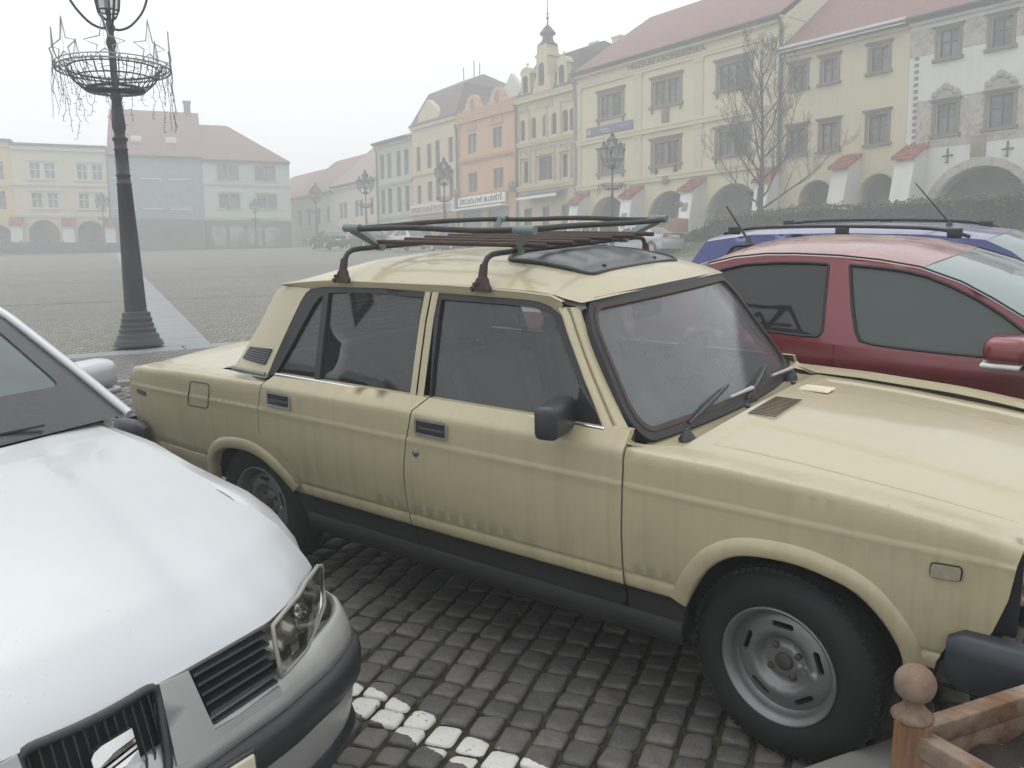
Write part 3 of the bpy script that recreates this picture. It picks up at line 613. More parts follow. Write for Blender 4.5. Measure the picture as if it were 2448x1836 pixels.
# windscreen & rear window
def f_ws(off=0.0, o2=0.0):
    def f(u, v):
        w = lerp(.705, .576, v); y = u * w; bow = .075 * (1 - u * u); x = lerp(-.508, -.806, v) + bow * lerp(1, .75, v); z = lerp(.872, 1.302, v) + .012 * (1 - u * u) * v; return (x + off * .82, y, z + off * .57)
    return f
wo_ = rounded([(-1, 0), (1, 0), (1, 1), (-1, 1)], .0); 
def sq(r_, e=0.0, ex=0.0):
    o = []; ry = r_ * 2.2
    for cx, cy, a in ((1 - e - r_, ex + ry, -90), (1 - e - r_, 1 - ex - ry, 0), (-1 + e + r_, 1 - ex - ry, 90), (-1 + e + r_, ex + ry, 180)):
        for k in range(7): q = math.radians(a + 15 * k); o.append((cx + r_ * math.cos(q), cy + ry * math.sin(q)))
    return o
WSO = sq(.13); WSM = sq(.105, .035, .052); WSI = sq(.095, .055, .085); inw = (-.82, 0, -.57)
panel('windscreen_rubber', WSO, f_ws(.010), M_BLACK, car, holes=[WSM], sp=.09, depth=.03, inward=inw)
panel('windscreen_rubber', WSM, f_ws(.013), plain('weathered_rubber', (.045, .028, .022, 1), .6, 0, .4, 9.0), car, holes=[WSI], sp=.09, depth=.03, inward=inw)
panel('windscreen', WSI, f_ws(.0), G_FOG, car, sp=.1, depth=0, inward=inw)
def f_rw(off=0.0):
    def f(u, v):
        w = lerp(.640, .545, v); y = u * w; bow = .05 * (1 - u * u); x = lerp(-2.585, -2.352, v) - bow; z = lerp(.905, 1.285, v); return (x - off * .85, y, z + off * .53)
    return f
RWO = sq(.12); RWI = sq(.10, .05, .075); inw = (.85, 0, -.53)
panel('rear_window_rubber', RWO, f_rw(.008), M_BLACK, car, holes=[RWI], sp=.09, depth=.03, inward=inw); panel('rear_window', RWI, f_rw(0), G_REAR, car, sp=.1, depth=0, inward=inw)
m = MB()
for k in range(11): m.tube([f_rw(-.004)(u, .16 + k * .068) for u in np.linspace(-.84, .84, 8)], .0011, 4)
m.build('heating_wire', plain('heating_wire_brown', (.12, .09, .06, 1), .6), car)
# bonnet
def hood_z(x, y):
    ze = interp(x, [-.40, -.203, -.01, .319, .45, .528, .561, .59], [.874, .866, .854, .822, .806, .795, .784, .765]); q = y / .662
    z = ze + .034 * (1 - q * q)
    def ss(e0, e1, v): k = min(1, max(0, (v - e0) / (e1 - e0))); return k * k * (3 - 2 * k)
    d = min(abs(y) - interp(x, [-.32, .55], [.285, .36]), .57 - abs(y), (x + .322 - .0 * y), .53 - x)
    return z - .008 * ss(0, .022, d)
rows = []
hx = list(np.linspace(-.385, -.28, 8)) + list(np.linspace(-.26, .50, 26)) + [.52, .54, .555, .568, .578, .585]
ysn = sorted(set([round(v, 4) for v in list(np.linspace(-.660, .660, 41)) + [s * k for s in (1, -1) for k in (.285, .30, .315, .33, .345, .36, .548, .56, .572, .65, .655)]]))
for x in hx:
    row = []
    for y in ysn:
        q = 1 - (y / .66) ** 2; row.append((x + .035 * q * interp(x, [-.385, -.25], [1, 0]) + .028 * q * interp(x, [.3, .58], [0, 1]), y, hood_z(x, y)))
    rows.append(row)
hood = MB().grid(rows, flip=True); b = len(hood.v)
for side in (0, -1):
    e = [r_[side] for r_ in rows]; hood.grid([[p, (p[0], p[1], p[2] - .025)] for p in e], 0, False, side == 0)
hood.grid([[p, (p[0] - .003, p[1], p[2] - .06)] for p in rows[-1]], 0, False)
hood = hood.build('bonnet', P_BTOP, car)
m = MB()
for side, nm in ((1, 0),):
    for k in range(15):
        x0 = -.332; y = -.232 + k * .0185; m.box(x0 + .0, x0 + .098, y, y + .0055, hood_z(-.29, y) + .004, hood_z(-.29, y) + .0065)
m.build('air_slots', plain('rusty_slot', (.06, .040, .022, 1), .8), hood)
m = MB(); m.box(-.315, -.20, .215, .320, hood_z(-.26, .26) + .0035, hood_z(-.26, .26) + .005); m.box(-.31, -.215, .222, .232, .912, .9135, 0); m.build('bonnet_sticker', plain('old_sticker', (.62, .58, .42, 1), .6, 0, .2, 20.0), hood)
# cowl below the windscreen, deck and boot lid
rows = []
for u in np.linspace(-1, 1, 25):
    p = f_ws(.0)(u, .0); hb = (-.392 + .035 * (1 - u * u), .66 * u, hood_z(-.385, .66 * u) - .004)
    rows.append([(lerp(p[0] - .01, hb[0], k), lerp(p[1] if abs(u) < 1 else p[1] * 1.0, hb[1], k), lerp(p[2] - .004, hb[2], k) - .006 * math.sin(PI * k)) for k in np.linspace(0, 1, 7)])
cowl = MB().grid(rows)
for sg in (1, -1):   # corner between pillar foot, door and wing
    cowl.grid([[(-.56, -sg * .715, .915), (-.53, -sg * .735, .905), (-.504, -sg * .765, .899)], [(-.52, -sg * .700, .885), (-.495, -sg * .712, .884), (-.49, -sg * .752, .8905)], [(-.45, -sg * .685, .880), (-.43, -sg * .69, .879), (-.41, -sg * .692, .8795)], [(-.40, -sg * .655, .874), (-.395, -sg * .658, .874), (-.392, -sg * .66, .874)]], flip=sg < 0)
cowl.build('cowl', P_BTOP, car)
def trunk_z(x, y): return interp(x, [-3.42, -3.39, -3.2, -2.757, -2.55], [.822, .836, .852, .878, .895]) + .03 * (1 - (y / .66) ** 2)
rows = [[(x - .03 * (1 - (y / .66) ** 2) * interp(x, [-3.41, -3.2], [1, 0]), y, trunk_z(x, y)) for y in np.linspace(-.664, .664, 25)] for x in np.linspace(-3.41, -2.762, 16)]
m = MB().grid(rows, flip=True)
for side in (0, -1): m.grid([[r_[side], (r_[side][0], r_[side][1], r_[side][2] - .025)] for r_ in rows], 0, False, side == 0)
m.grid([[p, (p[0] - .01, p[1], p[2] - .10), (p[0] - .012, p[1], p[2] - .30)] for p in rows[0]], 0, False, True); m.build('boot_lid', P_BTOP, car)
rows = [[(lerp(-2.758 + .09 * (1 - (1 - abs(y / .66)) ** .3) * 0, f_rw(0)(max(-1, min(1, y / .64)), 0)[0] - .005, k), y * lerp(1, .985, k), lerp(trunk_z(-2.757, y), .902, k)) for k in np.linspace(0, 1, 5)] for y in np.linspace(-.690, .690, 25)]
MB().grid(rows).build('rear_deck', P_BTOP, car)
# dark inner body, floor, wheel wells
m = MB(); m.box(-3.36, .52, -.60, .60, .30, .66); m.box(-2.05, -.34, -.72, .72, .25, .345); m.box(-3.34, -2.80, -.70, .70, .36, .80); m.box(.36, .53, -.70, .70, .36, .76); m.box(-.50, -.34, -.74, .74, .32, .84)
m.box(-.36, .36, -.74, .74, .66, .785); m.box(-2.80, -2.05, -.74, .74, .60, .83); m.box(-3.38, -3.30, -.70, .70, .45, .82); m.build('underbody', M_DARK, car)
m = MB()
for sg in (1, -1):
    m.box(-2.28, -.52, -sg * .700 - .01, -sg * .700 + .01, .36, .912); m.bbox(-1.25, -.75, -sg * .69 - .03, -sg * .69 + .03, .60, .67, .02)
m.build('door_lining', M_INT, car)
m = MB(); m.bbox(-.86, -.50, -.66, .66, .66, .88, .05); m.bbox(-.80, -.62, .12, .62, .84, .93, .03); m.build('dashboard', M_INT, car)
m = MB(); Mx = Matrix.Translation((-.88, .34, .90)) @ Matrix.Rotation(math.radians(-62), 4, 'Y'); m.tube([tuple(Mx @ Vector((.19 * math.cos(a), .19 * math.sin(a), 0))) for a in np.linspace(0, 2 * PI, 33)[:-1]], .013, 8, closed=True); m.tube([tuple(Mx @ Vector((-.18, 0, 0))), tuple(Mx @ Vector((.18, 0, 0)))], .014); m.tube([tuple(Mx @ Vector((0, 0, 0))), tuple(Mx @ Vector((0, 0, -.25)))], .02); m.build('steering_wheel', M_TRIM, car)
m = MB(); m.bbox(-.86, -.835, -.115, .095, 1.175, 1.245, .02); m.tube([(-.84, 0, 1.245), (-.79, 0, 1.31)], .008); m.build('rear_view_mirror', M_TRIM, car)
def seat(y):
    m = MB(); Mx = Matrix.Translation((-1.28, y, .56)) @ Matrix.Rotation(math.radians(-20), 4, 'Y')
    m.bbox(-.07, .07, -.24, .24, .0, .52, .055, 0, Mx, 3); m.bbox(.03, .10, -.25, -.15, .05, .46, .03, 0, Mx); m.bbox(.03, .10, .15, .25, .05, .46, .03, 0, Mx); m.bbox(-1.25, -.72, y - .25, y + .25, .40, .56, .05)
    m.bbox(-.055, .055, -.125, .125, .56, .81, .05, 0, Mx, 3); m.tube([tuple(Mx @ Vector((0, -.06, .5))), tuple(Mx @ Vector((0, -.06, .6)))], .008); m.tube([tuple(Mx @ Vector((0, .06, .5))), tuple(Mx @ Vector((0, .06, .6)))], .008)
    return m.build('seat', M_CLOTH, car)
seat(-.34); seat(.34)
m = MB(); Mx = Matrix.Translation((-2.12, 0, .52)) @ Matrix.Rotation(math.radians(-24), 4, 'Y'); m.bbox(-.07, .07, -.62, .62, 0, .52, .06, 0, Mx, 3); m.bbox(-2.08, -1.58, -.62, .62, .40, .56, .06); m.build('rear_bench', M_CLOTH, car)
m = MB(); m.box(-2.60, -2.28, -.60, .60, .905, .925); m.build('parcel_shelf', M_INT, car)
m = MB()
for sg in (1, -1): m.tube([(-1.44, -sg * .62, 1.22), (-1.42, -sg * .64, 1.0), (-1.36, -sg * .655, .7)], .012, 4); m.tube([(-2.12, -sg * .56, 1.22), (-2.10, -sg * .52, 1.05), (-2.05, -sg * .30, .80)], .014, 4)
m.build('seat_belt', M_INT, car)
# wheels
def make_wheel(name, loc, rz, parent, R=.297, W_=.165, hub=.0):
    w = bpy.data.objects.new(name, None); link(w, parent); w.location = loc; w.rotation_euler = (0, 0, rz)
    MX = Matrix.Rotation(math.radians(90), 4, 'X'); h = W_ / 2     # lathe axis z -> -y (outwards on the near side)
    pr = [(.172, h - .030), (.178, h - .012), (.186, h - .004), (.198, h + .001), (.222, h + .006), (.248, h + .004), (.266, h - .006), (.279, h - .018), (.2875, h - .028), (.291, h - .034), (R - .002, h - .045), (R, h - .07), (R + .0005, 0), (R, -h + .07), (R - .004, -h + .04), (.28, -h + .02), (.24, -h), (.19, -h)]
    m = MB().lathe(pr, 64, MX)
    for i in range(72):     # tread blocks on the shoulder and the crown
        a = 2 * PI * i / 72; sk = .02
        for z0, z1, r0 in ((h - .040, h - .022, R - .006), (-.02, h - .046, R - .002)):
            ca, sa = math.cos(a), math.sin(a); Mt = MX @ Matrix.Rotation(a, 4, 'Z'); m.box(r0 - .01, r0 + .0035, -.0085, .0085, z0, z1, 0, Mt @ Matrix.Rotation(.25, 4, 'X'))
    m.build('tyre', M_TYRE, w)
    rim = [(.181, h - .012), (.1825, h - .004), (.179, h - .0005), (.174, h - .003), (.168, h - .012), (.163, h - .016), (.159, h - .030), (.156, h - .044), (.150, h - .050)]
    rr = MB().lathe(rim, 64, MX).build('rim', M_STEEL, w)
    prof = [(0, h - .052), (.045, h - .052), (.050, h - .056), (.066, h - .060), (.074, h - .054), (.088, h - .037), (.098, h - .033), (.108, h - .034), (.126, h - .038), (.138, h - .042), (.1505, h - .050)]
    def f_disc(x, z): r_ = math.hypot(x, z); return (x, -interp(r_, [p[0] for p in prof], [p[1] for p in prof]), z)
    holes = []
    for i in range(5):
        a0 = 2 * PI * i / 5 + .35; rr0, hw, hr = .121, .026, .0085; H = []
        for k in range(9): q = -PI / 2 + PI * k / 8; H.append((hw + hr * math.cos(q), hr * math.sin(q)))
        for k in range(9): q = PI / 2 + PI * k / 8; H.append((-hw + hr * math.cos(q), hr * math.sin(q)))
        holes.append([((rr0 + b - 2.8 * a * a) * math.cos(a0) - a * math.sin(a0), (rr0 + b - 2.8 * a * a) * math.sin(a0) + a * math.cos(a0)) for a, b in H])
    circ = [(.1505 * math.cos(a), .1505 * math.sin(a)) for a in np.linspace(0, 2 * PI, 57)[:-1]]
    cir = lambda r_: [(r_ * math.cos(a), r_ * math.sin(a)) for a in np.linspace(0, 2 * PI, 41)]
    panel('wheel_disc', circ, f_disc, M_STEEL, rr, holes=holes, sp=.018, depth=.012, inward=(0, 1, 0), extra=[cir(r_) for r_ in (.045, .050, .066, .074, .081, .088, .098, .108)], den=False)
    m = MB(); m.lathe([(0, h - .040), (.022, h - .040), (.027, h - .044), (.028, h - .056)], 20, MX)
    for i in range(4): a = 2 * PI * i / 4 + .6; m.lathe([(0, .012), (.008, .012), (.0105, .009), (.0105, -.01)], 6, MX @ Matrix.Translation((.052 * math.cos(a), .052 * math.sin(a), h - .056)))
    m.build('hub', plain('rusty_hub', (.07, .055, .045, 1), .7, .3, .4, 30.0), w)
    MB().lathe([(.0, -.02), (.155, -.02), (.16, h - .05)], 32, MX).build('brake_drum', M_DARK, w); return w
make_wheel('wheel', (0, -.672, .292), math.radians(-8), car); make_wheel('wheel', (-2.424, -.662, .292), 0, car)
make_wheel('wheel', (0, .672, .292), math.radians(172), car); make_wheel('wheel', (-2.424, .662, .292), PI, car)
# handles, lock, fuel flap, lamps
def handle(c, dr, sg=1):
    x0, x1 = c[0] - .080, c[0] + .080; z0, z1 = c[1] - .0325, c[1] + .0325
    O = rounded([(x0, z0), (x1, z0), (x1, z1), (x0, z1)], .012); I = ring(O, .010)
    panel('handle', O, lambda x, z: (x, -sg * (side_y(x, z) + .007), z), M_CHROME, dr, holes=[I], sp=.05, depth=.02, inward=(0, sg, 0), den=False)
    m = MB(); y = side_y(c[0], c[1]); m.box(x0 + .008, x1 - .008, -sg * (y + .0015) - .0005, -sg * (y + .0015) + .0005, z0 + .008, z1 - .008); m.bbox(x0 + .02, x1 - .012, -sg * (y + .004) - .004, -sg * (y + .004) + .004, z0 + .012, z0 + .032, .003); m.build('handle_cup', M_TRIM, dr)
for sg, a, b in ((1, FDOOR, RDOOR), (-1, FDL, RDL)): handle((-1.298, .836), a, sg); handle((-2.168, .831), b, sg)
m = MB(); m.lathe([(0, .010), (.006, .010), (.008, .007), (.013, .007), (.0165, .004), (.017, -.01)], 20, Matrix.Translation((-1.376, -Yc(-1.376) - .002, .735)) @ Matrix.Rotation(math.radians(90), 4, 'X')); m.build('door_lock', M_STEEL, FDOOR)
O = rounded([(-2.842, .833), (-2.680, .838), (-2.700, .722), (-2.872, .714)], .02)
m = MB(); m.tube([(x, -(side_y(x, z) + .0005), z) for x, z in dens(O, .03)], .0022, 5, closed=True); m.build('fuel_flap', plain('dark_gap', (.02, .018, .015, 1), .9), car)
def lamp_box(name, poly, mat, sg=1, proud=.010, rim=True):
    O = rounded(poly, .009); o = panel(name, O, lambda x, z: (x, -sg * (side_y(x, z) + proud), z), mat, car, sp=.05, depth=.014, inward=(0, sg, 0), den=False)
    if rim: m = MB(); m.tube([(x, -sg * (side_y(x, z) + .003), z) for x, z in dens(O, .02)], .0035, 5, closed=True); m.build('lamp_seal', M_DARK, o)
M_LENS = plain('yellowed_clear_lens', (.26, .235, .17, 1), .25, 0, .25, 40.0)
for sg in (1, -1): lamp_box('side_indicator', [(.382, .696), (.450, .699), (.450, .734), (.382, .731)], M_LENS, sg); lamp_box('side_marker', [(-3.352, .712), (-3.262, .706), (-3.262, .728), (-3.352, .733)], plain('dirty_marker', (.06, .045, .035, 1), .6), sg, .005, False)
# door mirror
m = MB(); Mx = Matrix.Translation((-.735, -.80, .962)) @ Matrix.Rotation(math.radians(12), 4, 'Z'); m.bbox(-.045, .035, -.115, .075, -.055, .055, .022, 0, Mx, 3); m.bbox(-.02, .03, .06, .115, -.045, .01, .012, 0, Mx); m.prism([(-.72, .92), (-.60, .92), (-.70, 1.055)], -.735, -.715); m.build('door_mirror', M_TRIM, FDOOR)
# wipers, nozzles, aerial foot
def wiper(px, py):
    m = MB(); z = .895; m.lathe([(.030, -.02), (.027, .0), (.018, .022), (.012, .03), (0, .032)], 16, Matrix.Translation((px, py, z - .008))); m.build('wiper_pivot', M_TRIM, car)
    u1 = (py - .21) / .70; u2 = (py - .50) / .705
    e = Vector(f_ws(.035)(u1, .085)); m = MB(); s = Vector((px + .004, py, z + .028)); m.tube([s, s + (e - s) * .4, e], [.009, .0065, .005], 6); m.build('wiper_arm', plain('grey_wiper_metal', (.50, .50, .50, 1), .4, .5), car)
    a = Vector(f_ws(.018)(u1 + .10, .17)); b = Vector(f_ws(.018)(u2, .03)); m = MB(); m.tube([a, a.lerp(b, .5) + Vector((.012, 0, .012)), b], [.005, .009, .005], 6); m.tube([Vector(f_ws(.006)(u1 + .10, .16)), Vector(f_ws(.006)(u2, .02))], .005, 4); m.build('wiper_blade', M_TRIM, car)
wiper(-.440, .065); wiper(-.442, .500)
m = MB(); m.lathe([(.030, 0), (.0285, .006), (.020, .018), (.013, .030), (.010, .032)], 20, Matrix.Translation((-.402, -.557, .876))); m.lathe([(.010, .030), (.010, .036), (.006, .038), (.0025, .040), (.0025, .052), (0, .052)], 12, Matrix.Translation((-.402, -.557, .876))); m.build('aerial_foot', M_TRIM, car)
for q in ((-.378, -.123), (-.372, .33)): m = MB(); m.sphere((q[0], q[1], .900), .011, 6, 0, .8); m.build('washer_nozzle', M_TRIM, car)
# front end, bumpers
m = MB(); m.box(.50, .575, -.70, .70, .545, .770); m.build('grille', M_TRIM, car)
for y in (-.50, .50):
    m = MB(); m.bbox(.53, .592, y - .145, y + .145, .585, .745, .018); m.build('headlight', plain('headlight_glass', (.42, .44, .44, 1), .1, 0, .2, 25.0), car)
    m = MB(); m.bbox(.535, .602, y - .16, y + .16, .565, .583, .004); m.bbox(.535, .602, y - .16, y + .16, .748, .762, .004); m.bbox(.52, .60, y - .180, y - .162, .565, .762, .006); m.build('headlight_trim', M_CHROME, car)
def bumper(name, xf, dirx, y_end=.80):
    m = MB(); sec = [(-.0, .545), (.030, .552), (.052, .530), (.058, .49), (.050, .455), (.02, .44), (-.0, .445)]
    m.grid([[(xf + dirx * (a - .02 * (abs(y) / .7) ** 3), y, z) for a, z in sec] for y in np.linspace(-.66, .66, 17)]); m.build(name, plain('dull_bumper_alloy', (.40, .40, .39, 1), .35, .8), car)
    for sg in (1, -1):
        m = MB(); rows = []
        for k, q in enumerate(np.linspace(0, 1, 13)):
            a = q * PI / 2; s_ = .19
            if q < .5: cx = xf + dirx * .045; cy = .60 + q * .30
            ang = min(1, max(0, (q - .40) / .22)) * PI / 2
            px = xf + dirx * (.030) - dirx * max(0, q - .5) * .44; py = .60 + min(q, .5) * .36 + .012 * math.sin(q * PI)
            nx, ny = dirx * math.cos(ang), math.sin(ang); e = .6 if q > .97 else 1.0
            rows.append([(px + nx * a_ * e, sg * (py + ny * a_ * e), .494 + (z - .494) * (1.15 if q < .97 else .8)) for a_, z in ((-.02, .560), (.018, .562), (.034, .552), (.042, .52), (.043, .475), (.036, .440), (.016, .425), (-.02, .425))])
        m.grid(rows, flip=(sg * dirx) > 0); m.add(rows[-1], [list(range(8))])
        m.build('bumper_cap', plain('blue_black_plastic', (.022, .026, .034, 1), .42, 0, .25, 8.0), car)
bumper('bumper', .625, 1); bumper('bumper', -3.44, -1)
m = MB(); m.box(-3.435, -3.39, -.70, .70, .49, .80); m.build('tail_panel', P_BEIGE, car)
for y in (-.52, .52): m = MB(); m.bbox(-3.45, -3.42, y - .17, y + .17, .62, .76, .01); m.build('tail_light', plain('red_lens', (.35, .02, .02, 1), .2), car)
m = MB(); m.prism([(.40, .37), (.56, .37), (.56, .46), (.50, .47), (.41, .43)], -.70, .70); m.build('front_apron', P_BEIGE, car)
# ---------------------------------------------------------------- roof rack (its own thing, clamped to the gutters)
rack = empty('roof_rack', 'black steel tube roof rack clamped to the gutters of the beige sedan', 'roof rack', matrix=CAR @ Matrix.Translation((-1.5, 0, 1.33)))
RO = Vector((-1.5, 0, 1.33)); rl = lambda x, y, z: (x - RO.x, y, z - RO.z)
M_RACK = plain('worn_black_tube', (.024, .024, .026, 1), .55, .2, .6, 14.0, .4); M_RUST = plain('rusty_brown_tube', (.055, .032, .027, 1), .75, .1, .5, 16.0, .4); M_BRK = plain('grey_green_bracket', (.16, .195, .195, 1), .6, .2, .3, 12.0, .2)
for x in (-1.188, -1.918):
    m = MB(); pts = []
    for sg in (-1, 1):
        q = [(x, sg * .604, 1.395), (x, sg * .596, 1.418), (x, sg * .580, 1.438), (x, sg * .552, 1.449), (x, sg * .50, 1.452), (x, sg * .40, 1.452)]; pts += q if sg < 0 else q[::-1]
    m.tube([rl(*p) for p in pts], .0105, 10); m.build('cross_bar', M_RACK, rack)
    for sg in (-1, 1):
        m = MB(); rows = []
        for z, hw, d0 in ((1.322, .040, .012), (1.334, .042, .014), (1.350, .030, .014), (1.368, .022, .014), (1.372, .016, .0125), (1.395, .0145, .0125), (1.418, .0125, .012)):
            y = lerp(.622, .600, (z - 1.322) / .096); rows.append([rl(x + a * hw, sg * (y + b * d0), z) for a, b in ((-1, -.6), (-.7, -1), (.7, -1), (1, -.6), (1, .6), (.7, 1), (-.7, 1), (-1, .6), (-1, -.6))])
        m.grid(rows, smooth=False); m.tube([rl(x - .012, sg * .63, 1.35), rl(x - .012, sg * .648, 1.35)], .007, 6); m.tube([rl(x - .034, sg * .625, 1.326), rl(x - .03, sg * .64, 1.335)], .008, 6); m.tube([rl(x + .034, sg * .625, 1.326), rl(x + .045, sg * .64, 1.33)], .007, 6); m.build('clamp_foot', M_RUST, rack)
for y in (-.40, -.235, -.08, .08, .235, .40):
    j = random.uniform(-.02, .02); m = MB(); m.tube([rl(-1.99 + j + .06, y, 1.474), rl(-1.05 + j, y, 1.474)], .0095, 8); m.build('slat', M_RUST, rack)
m = MB(); zt = 1.535; rr = rounded([(-1.985, -.505), (-1.035, -.505), (-1.035, .505), (-1.985, .505)], .06, 6)
m.tube([rl(x, y, zt + .004 * math.sin(x * 9 + y * 5)) for x, y in dens(rr, .06)], .0115, 10, closed=True); m.build('upper_rail', M_RACK, rack)
for x, ex in ((-1.918, -1.965), (-1.188, -1.075)):
    for sg in (-1, 1):
        m = MB(); b = (x, sg * .395, 1.452); a = (ex, sg * .503, zt)
        Z = [(b[0], b[1], b[2] + .002), (lerp(b[0], a[0], .5), lerp(b[1], a[1], .45), lerp(b[2], a[2], .5)), (a[0], a[1], a[2] - .002)]
        m.tube([rl(*p) for p in Z], [.012, .019, .022], 4, smooth=False); m.tube([rl(a[0] - .045, a[1], zt), rl(a[0] + .045, a[1], zt)], .0165, 10); m.tube([rl(b[0] - .02, b[1], 1.452), rl(b[0] + .02, b[1], 1.452)], .016, 8); m.build('bracket', M_BRK, rack)
# ---------------------------------------------------------------- generic modern car: x forward from the nose (x=0), y left, z up
M_TINT = None
def tint_glass(name, col, rough=.03):
    if name in MATS: return MATS[name]
    t = NT(name); n = t.noise(1.1, 3); c = t.mix(n, tuple(x * .8 for x in col[:3]) + (1,), tuple(x * 1.25 for x in col[:3]) + (1,)); t.bsdf(c, rough, 0, Specular_IOR_Level=.55); MATS[name] = t.m; return t.m
GT_DARK = tint_glass('dark_car_glass', (.018, .02, .021, 1)); GT_GREEN = tint_glass('greenish_car_glass', (.045, .058, .055, 1)); GT_PALE = tint_glass('sky_lit_car_glass', (.16, .20, .20, 1), .05)  # the pale glass has sky light put into its base colour
M_ALLOY = plain('alloy_rim', (.45, .45, .46, 1), .35, .6, .15, 20.0); M_REDLENS = plain('red_tail_lens', (.36, .03, .035, 1), .2); M_CLEAR = plain('clear_lamp_lens', (.60, .60, .58, 1), .15, 0, .2, 30.0); M_PLATE = plain('number_plate', (.62, .61, .56, 1), .5, 0, .08, 20.0)
def simple_wheel(parent, loc, sg, R=.31):
    w = bpy.data.objects.new('wheel', None); link(w, parent); w.location = loc; MX = Matrix.Rotation(math.radians(90 * sg), 4, 'X')
    MB().lathe([(R * .66, .075), (R * .72, .088), (R * .88, .09), (R * .96, .07), (R, .05), (R, -.08), (R * .9, -.1), (R * .6, -.1)], 28, MX).build('tyre', M_TYRE, w)
    m = MB().lathe([(R * .67, .078), (R * .63, .074), (R * .60, .045), (.05, .05), (.03, .062), (0, .062)], 28, MX)
    for i in range(5): m.box(.03, R * .62, -.022, .022, .05, .072, 0, MX @ Matrix.Rotation(2 * PI * i / 5, 4, 'Z'))
    m.build('rim', M_ALLOY, w); return w
def gcar(root, S, paint):
    L, Wd, zb, k = S['L'], S['W'], S.get('zb', .20), S.get('k', .36); E = S['edge']; gh_ = S['gh']; ia, ir = S['ia'], S['ir']; win = S['win']; gmats = S.get('glass', [GT_DARK] * 9)
    ex = [p[0] for p in E][::-1]; ez = [p[1] for p in E][::-1]; edge = lambda x: float(np.interp(x, ex, ez)); x0 = S.get('x0', -.16); x1 = -L + .14
    nose = S.get('nose', .10)
    def w(x): return Wd - nose * max(0, (x + .75) / .75) ** 2.2 - .08 * max(0, (-x - (L - .6)) / .6) ** 2.2
    zbelt = S.get('zbelt', .92); cz_ = S.get('crease', .72)
    def sy(x, z): return w(x) - .035 * max(0, (z - cz_) / (zbelt - cz_)) ** 1.6 - .012 * min(1, max(0, (cz_ - .03 - z) / .05)) - .05 * max(0, (.42 - z) / .22) ** 2
    R = S.get('R', .31); xf, xr = S['ax']; ar = R + .045; xs = np.linspace(x0, x1, 40)
    def fs(sg): return lambda x, z: (x, -sg * sy(x, z), z)
    low = []
    for c in (xf, xr):
        q = [(c + ar * math.cos(a), R + ar * math.sin(a)) for a in np.linspace(-.25, PI + .25, 18)]; low += [p for p in q if p[1] > zb - .001] if True else []
    for sg in (1, -1):
        out = [(x0, zb + .05)] + ([(p[0], max(p[1], zb)) for p in low] if x0 > -.5 else [(p[0], max(p[1], zb)) for p in low[len(low) // 2:]]) + [(x1, zb + .06), (x1, edge(x1))] + [(x, edge(x)) for x in xs[::-1][1:-1]] + [(x0, edge(x0))]
        ext = [[(x, z) for x in (x0, x1)] for z in (cz_, cz_ - .03, cz_ - .08)]
        b = panel('body_side', out, fs(sg), paint, root, sp=.10, depth=.03, inward=(0, sg, 0), extra=ext)
        for x in S.get('shut', []):    # door shut lines as fine dark seams
            m = MB(); m.tube([(x + S.get('lean', 0) * (z - .9), -sg * (sy(x, z) + .0005), z) for z in np.linspace(zb + .1, edge(x) - .005, 9)], .0032, 4); m.build('door_seam', M_DARK, b)
        for hx, hz_ in S.get('handles', []):
            m = MB(); y = sy(hx, hz_); m.bbox(hx - .085, hx + .085, -sg * (y + .022) - .011, -sg * (y + .022) + .011, hz_ - .013, hz_ + .013, .009); m.build('door_handle', paint, b)
        bw = w(-L / 2) - .035
        fg = lambda x, z, sg=sg: (x, -sg * (min(bw, sy(x, zbelt)) - k * (z - zbelt)), z)
        fgi = lambda x, z, sg=sg: (x, -sg * (min(bw, sy(x, zbelt)) - k * (z - zbelt) - .012), z)
        base = [(x, edge(x)) for x in np.linspace(gh_[-1][0], gh_[0][0], 14)]
        up = panel('window_surround', list(gh_) + base, fg, paint, root, holes=win, sp=.12, depth=.02, inward=(0, sg, 0))
        for i, q in enumerate(win):
            panel('side_window', q, fgi, gmats[i % len(gmats)], up, sp=.2, depth=0, inward=(0, sg, 0))
            m = MB(); m.tube([fg(x, z) for x, z in dens(q, .08)], .007, 4, closed=True); m.build('window_seal', M_BLACK, up)
    def bridge(name, pts, crown, bow, mat, par=root, n=15, pw=2.2, off=0):
        rows = []
        for i, (x, z) in enumerate(pts):
            y = min(bw, sy(x, zbelt)) - k * (z - zbelt); c = crown[i] if hasattr(crown, '__len__') else crown; b = bow[i] if hasattr(bow, '__len__') else bow
            rows.append([(x + b * (1 - abs(u) ** 2), u * y, z + c * (1 - abs(u) ** pw) + off) for u in np.linspace(-1, 1, n)])
        return MB().grid(rows, flip=True).build(name, mat, par)
    rp = gh_[ia:ir + 1]; nR = len(rp); cr = S.get('crown', .06)
    roof = bridge('roof', rp, [cr * (1 if 0 < i < nR - 1 else .6) for i in range(nR)], [lerp(.08, -.06, i / (nR - 1)) for i in range(nR)], S.get('roofmat', paint), n=25, pw=2.8)
    bridge('windscreen', gh_[:ia + 1], [lerp(.03, cr * .6, i / max(1, ia)) for i in range(ia + 1)], [lerp(.16, .08, i / max(1, ia)) for i in range(ia + 1)], S.get('wsmat', GT_PALE))
    rw = gh_[ir:]; bridge('rear_window', rw, [lerp(cr * .6, .02, i / max(1, len(rw) - 1)) for i in range(len(rw))], [lerp(-.06, -.10, i / max(1, len(rw) - 1)) for i in range(len(rw))], S.get('rwmat', GT_DARK))
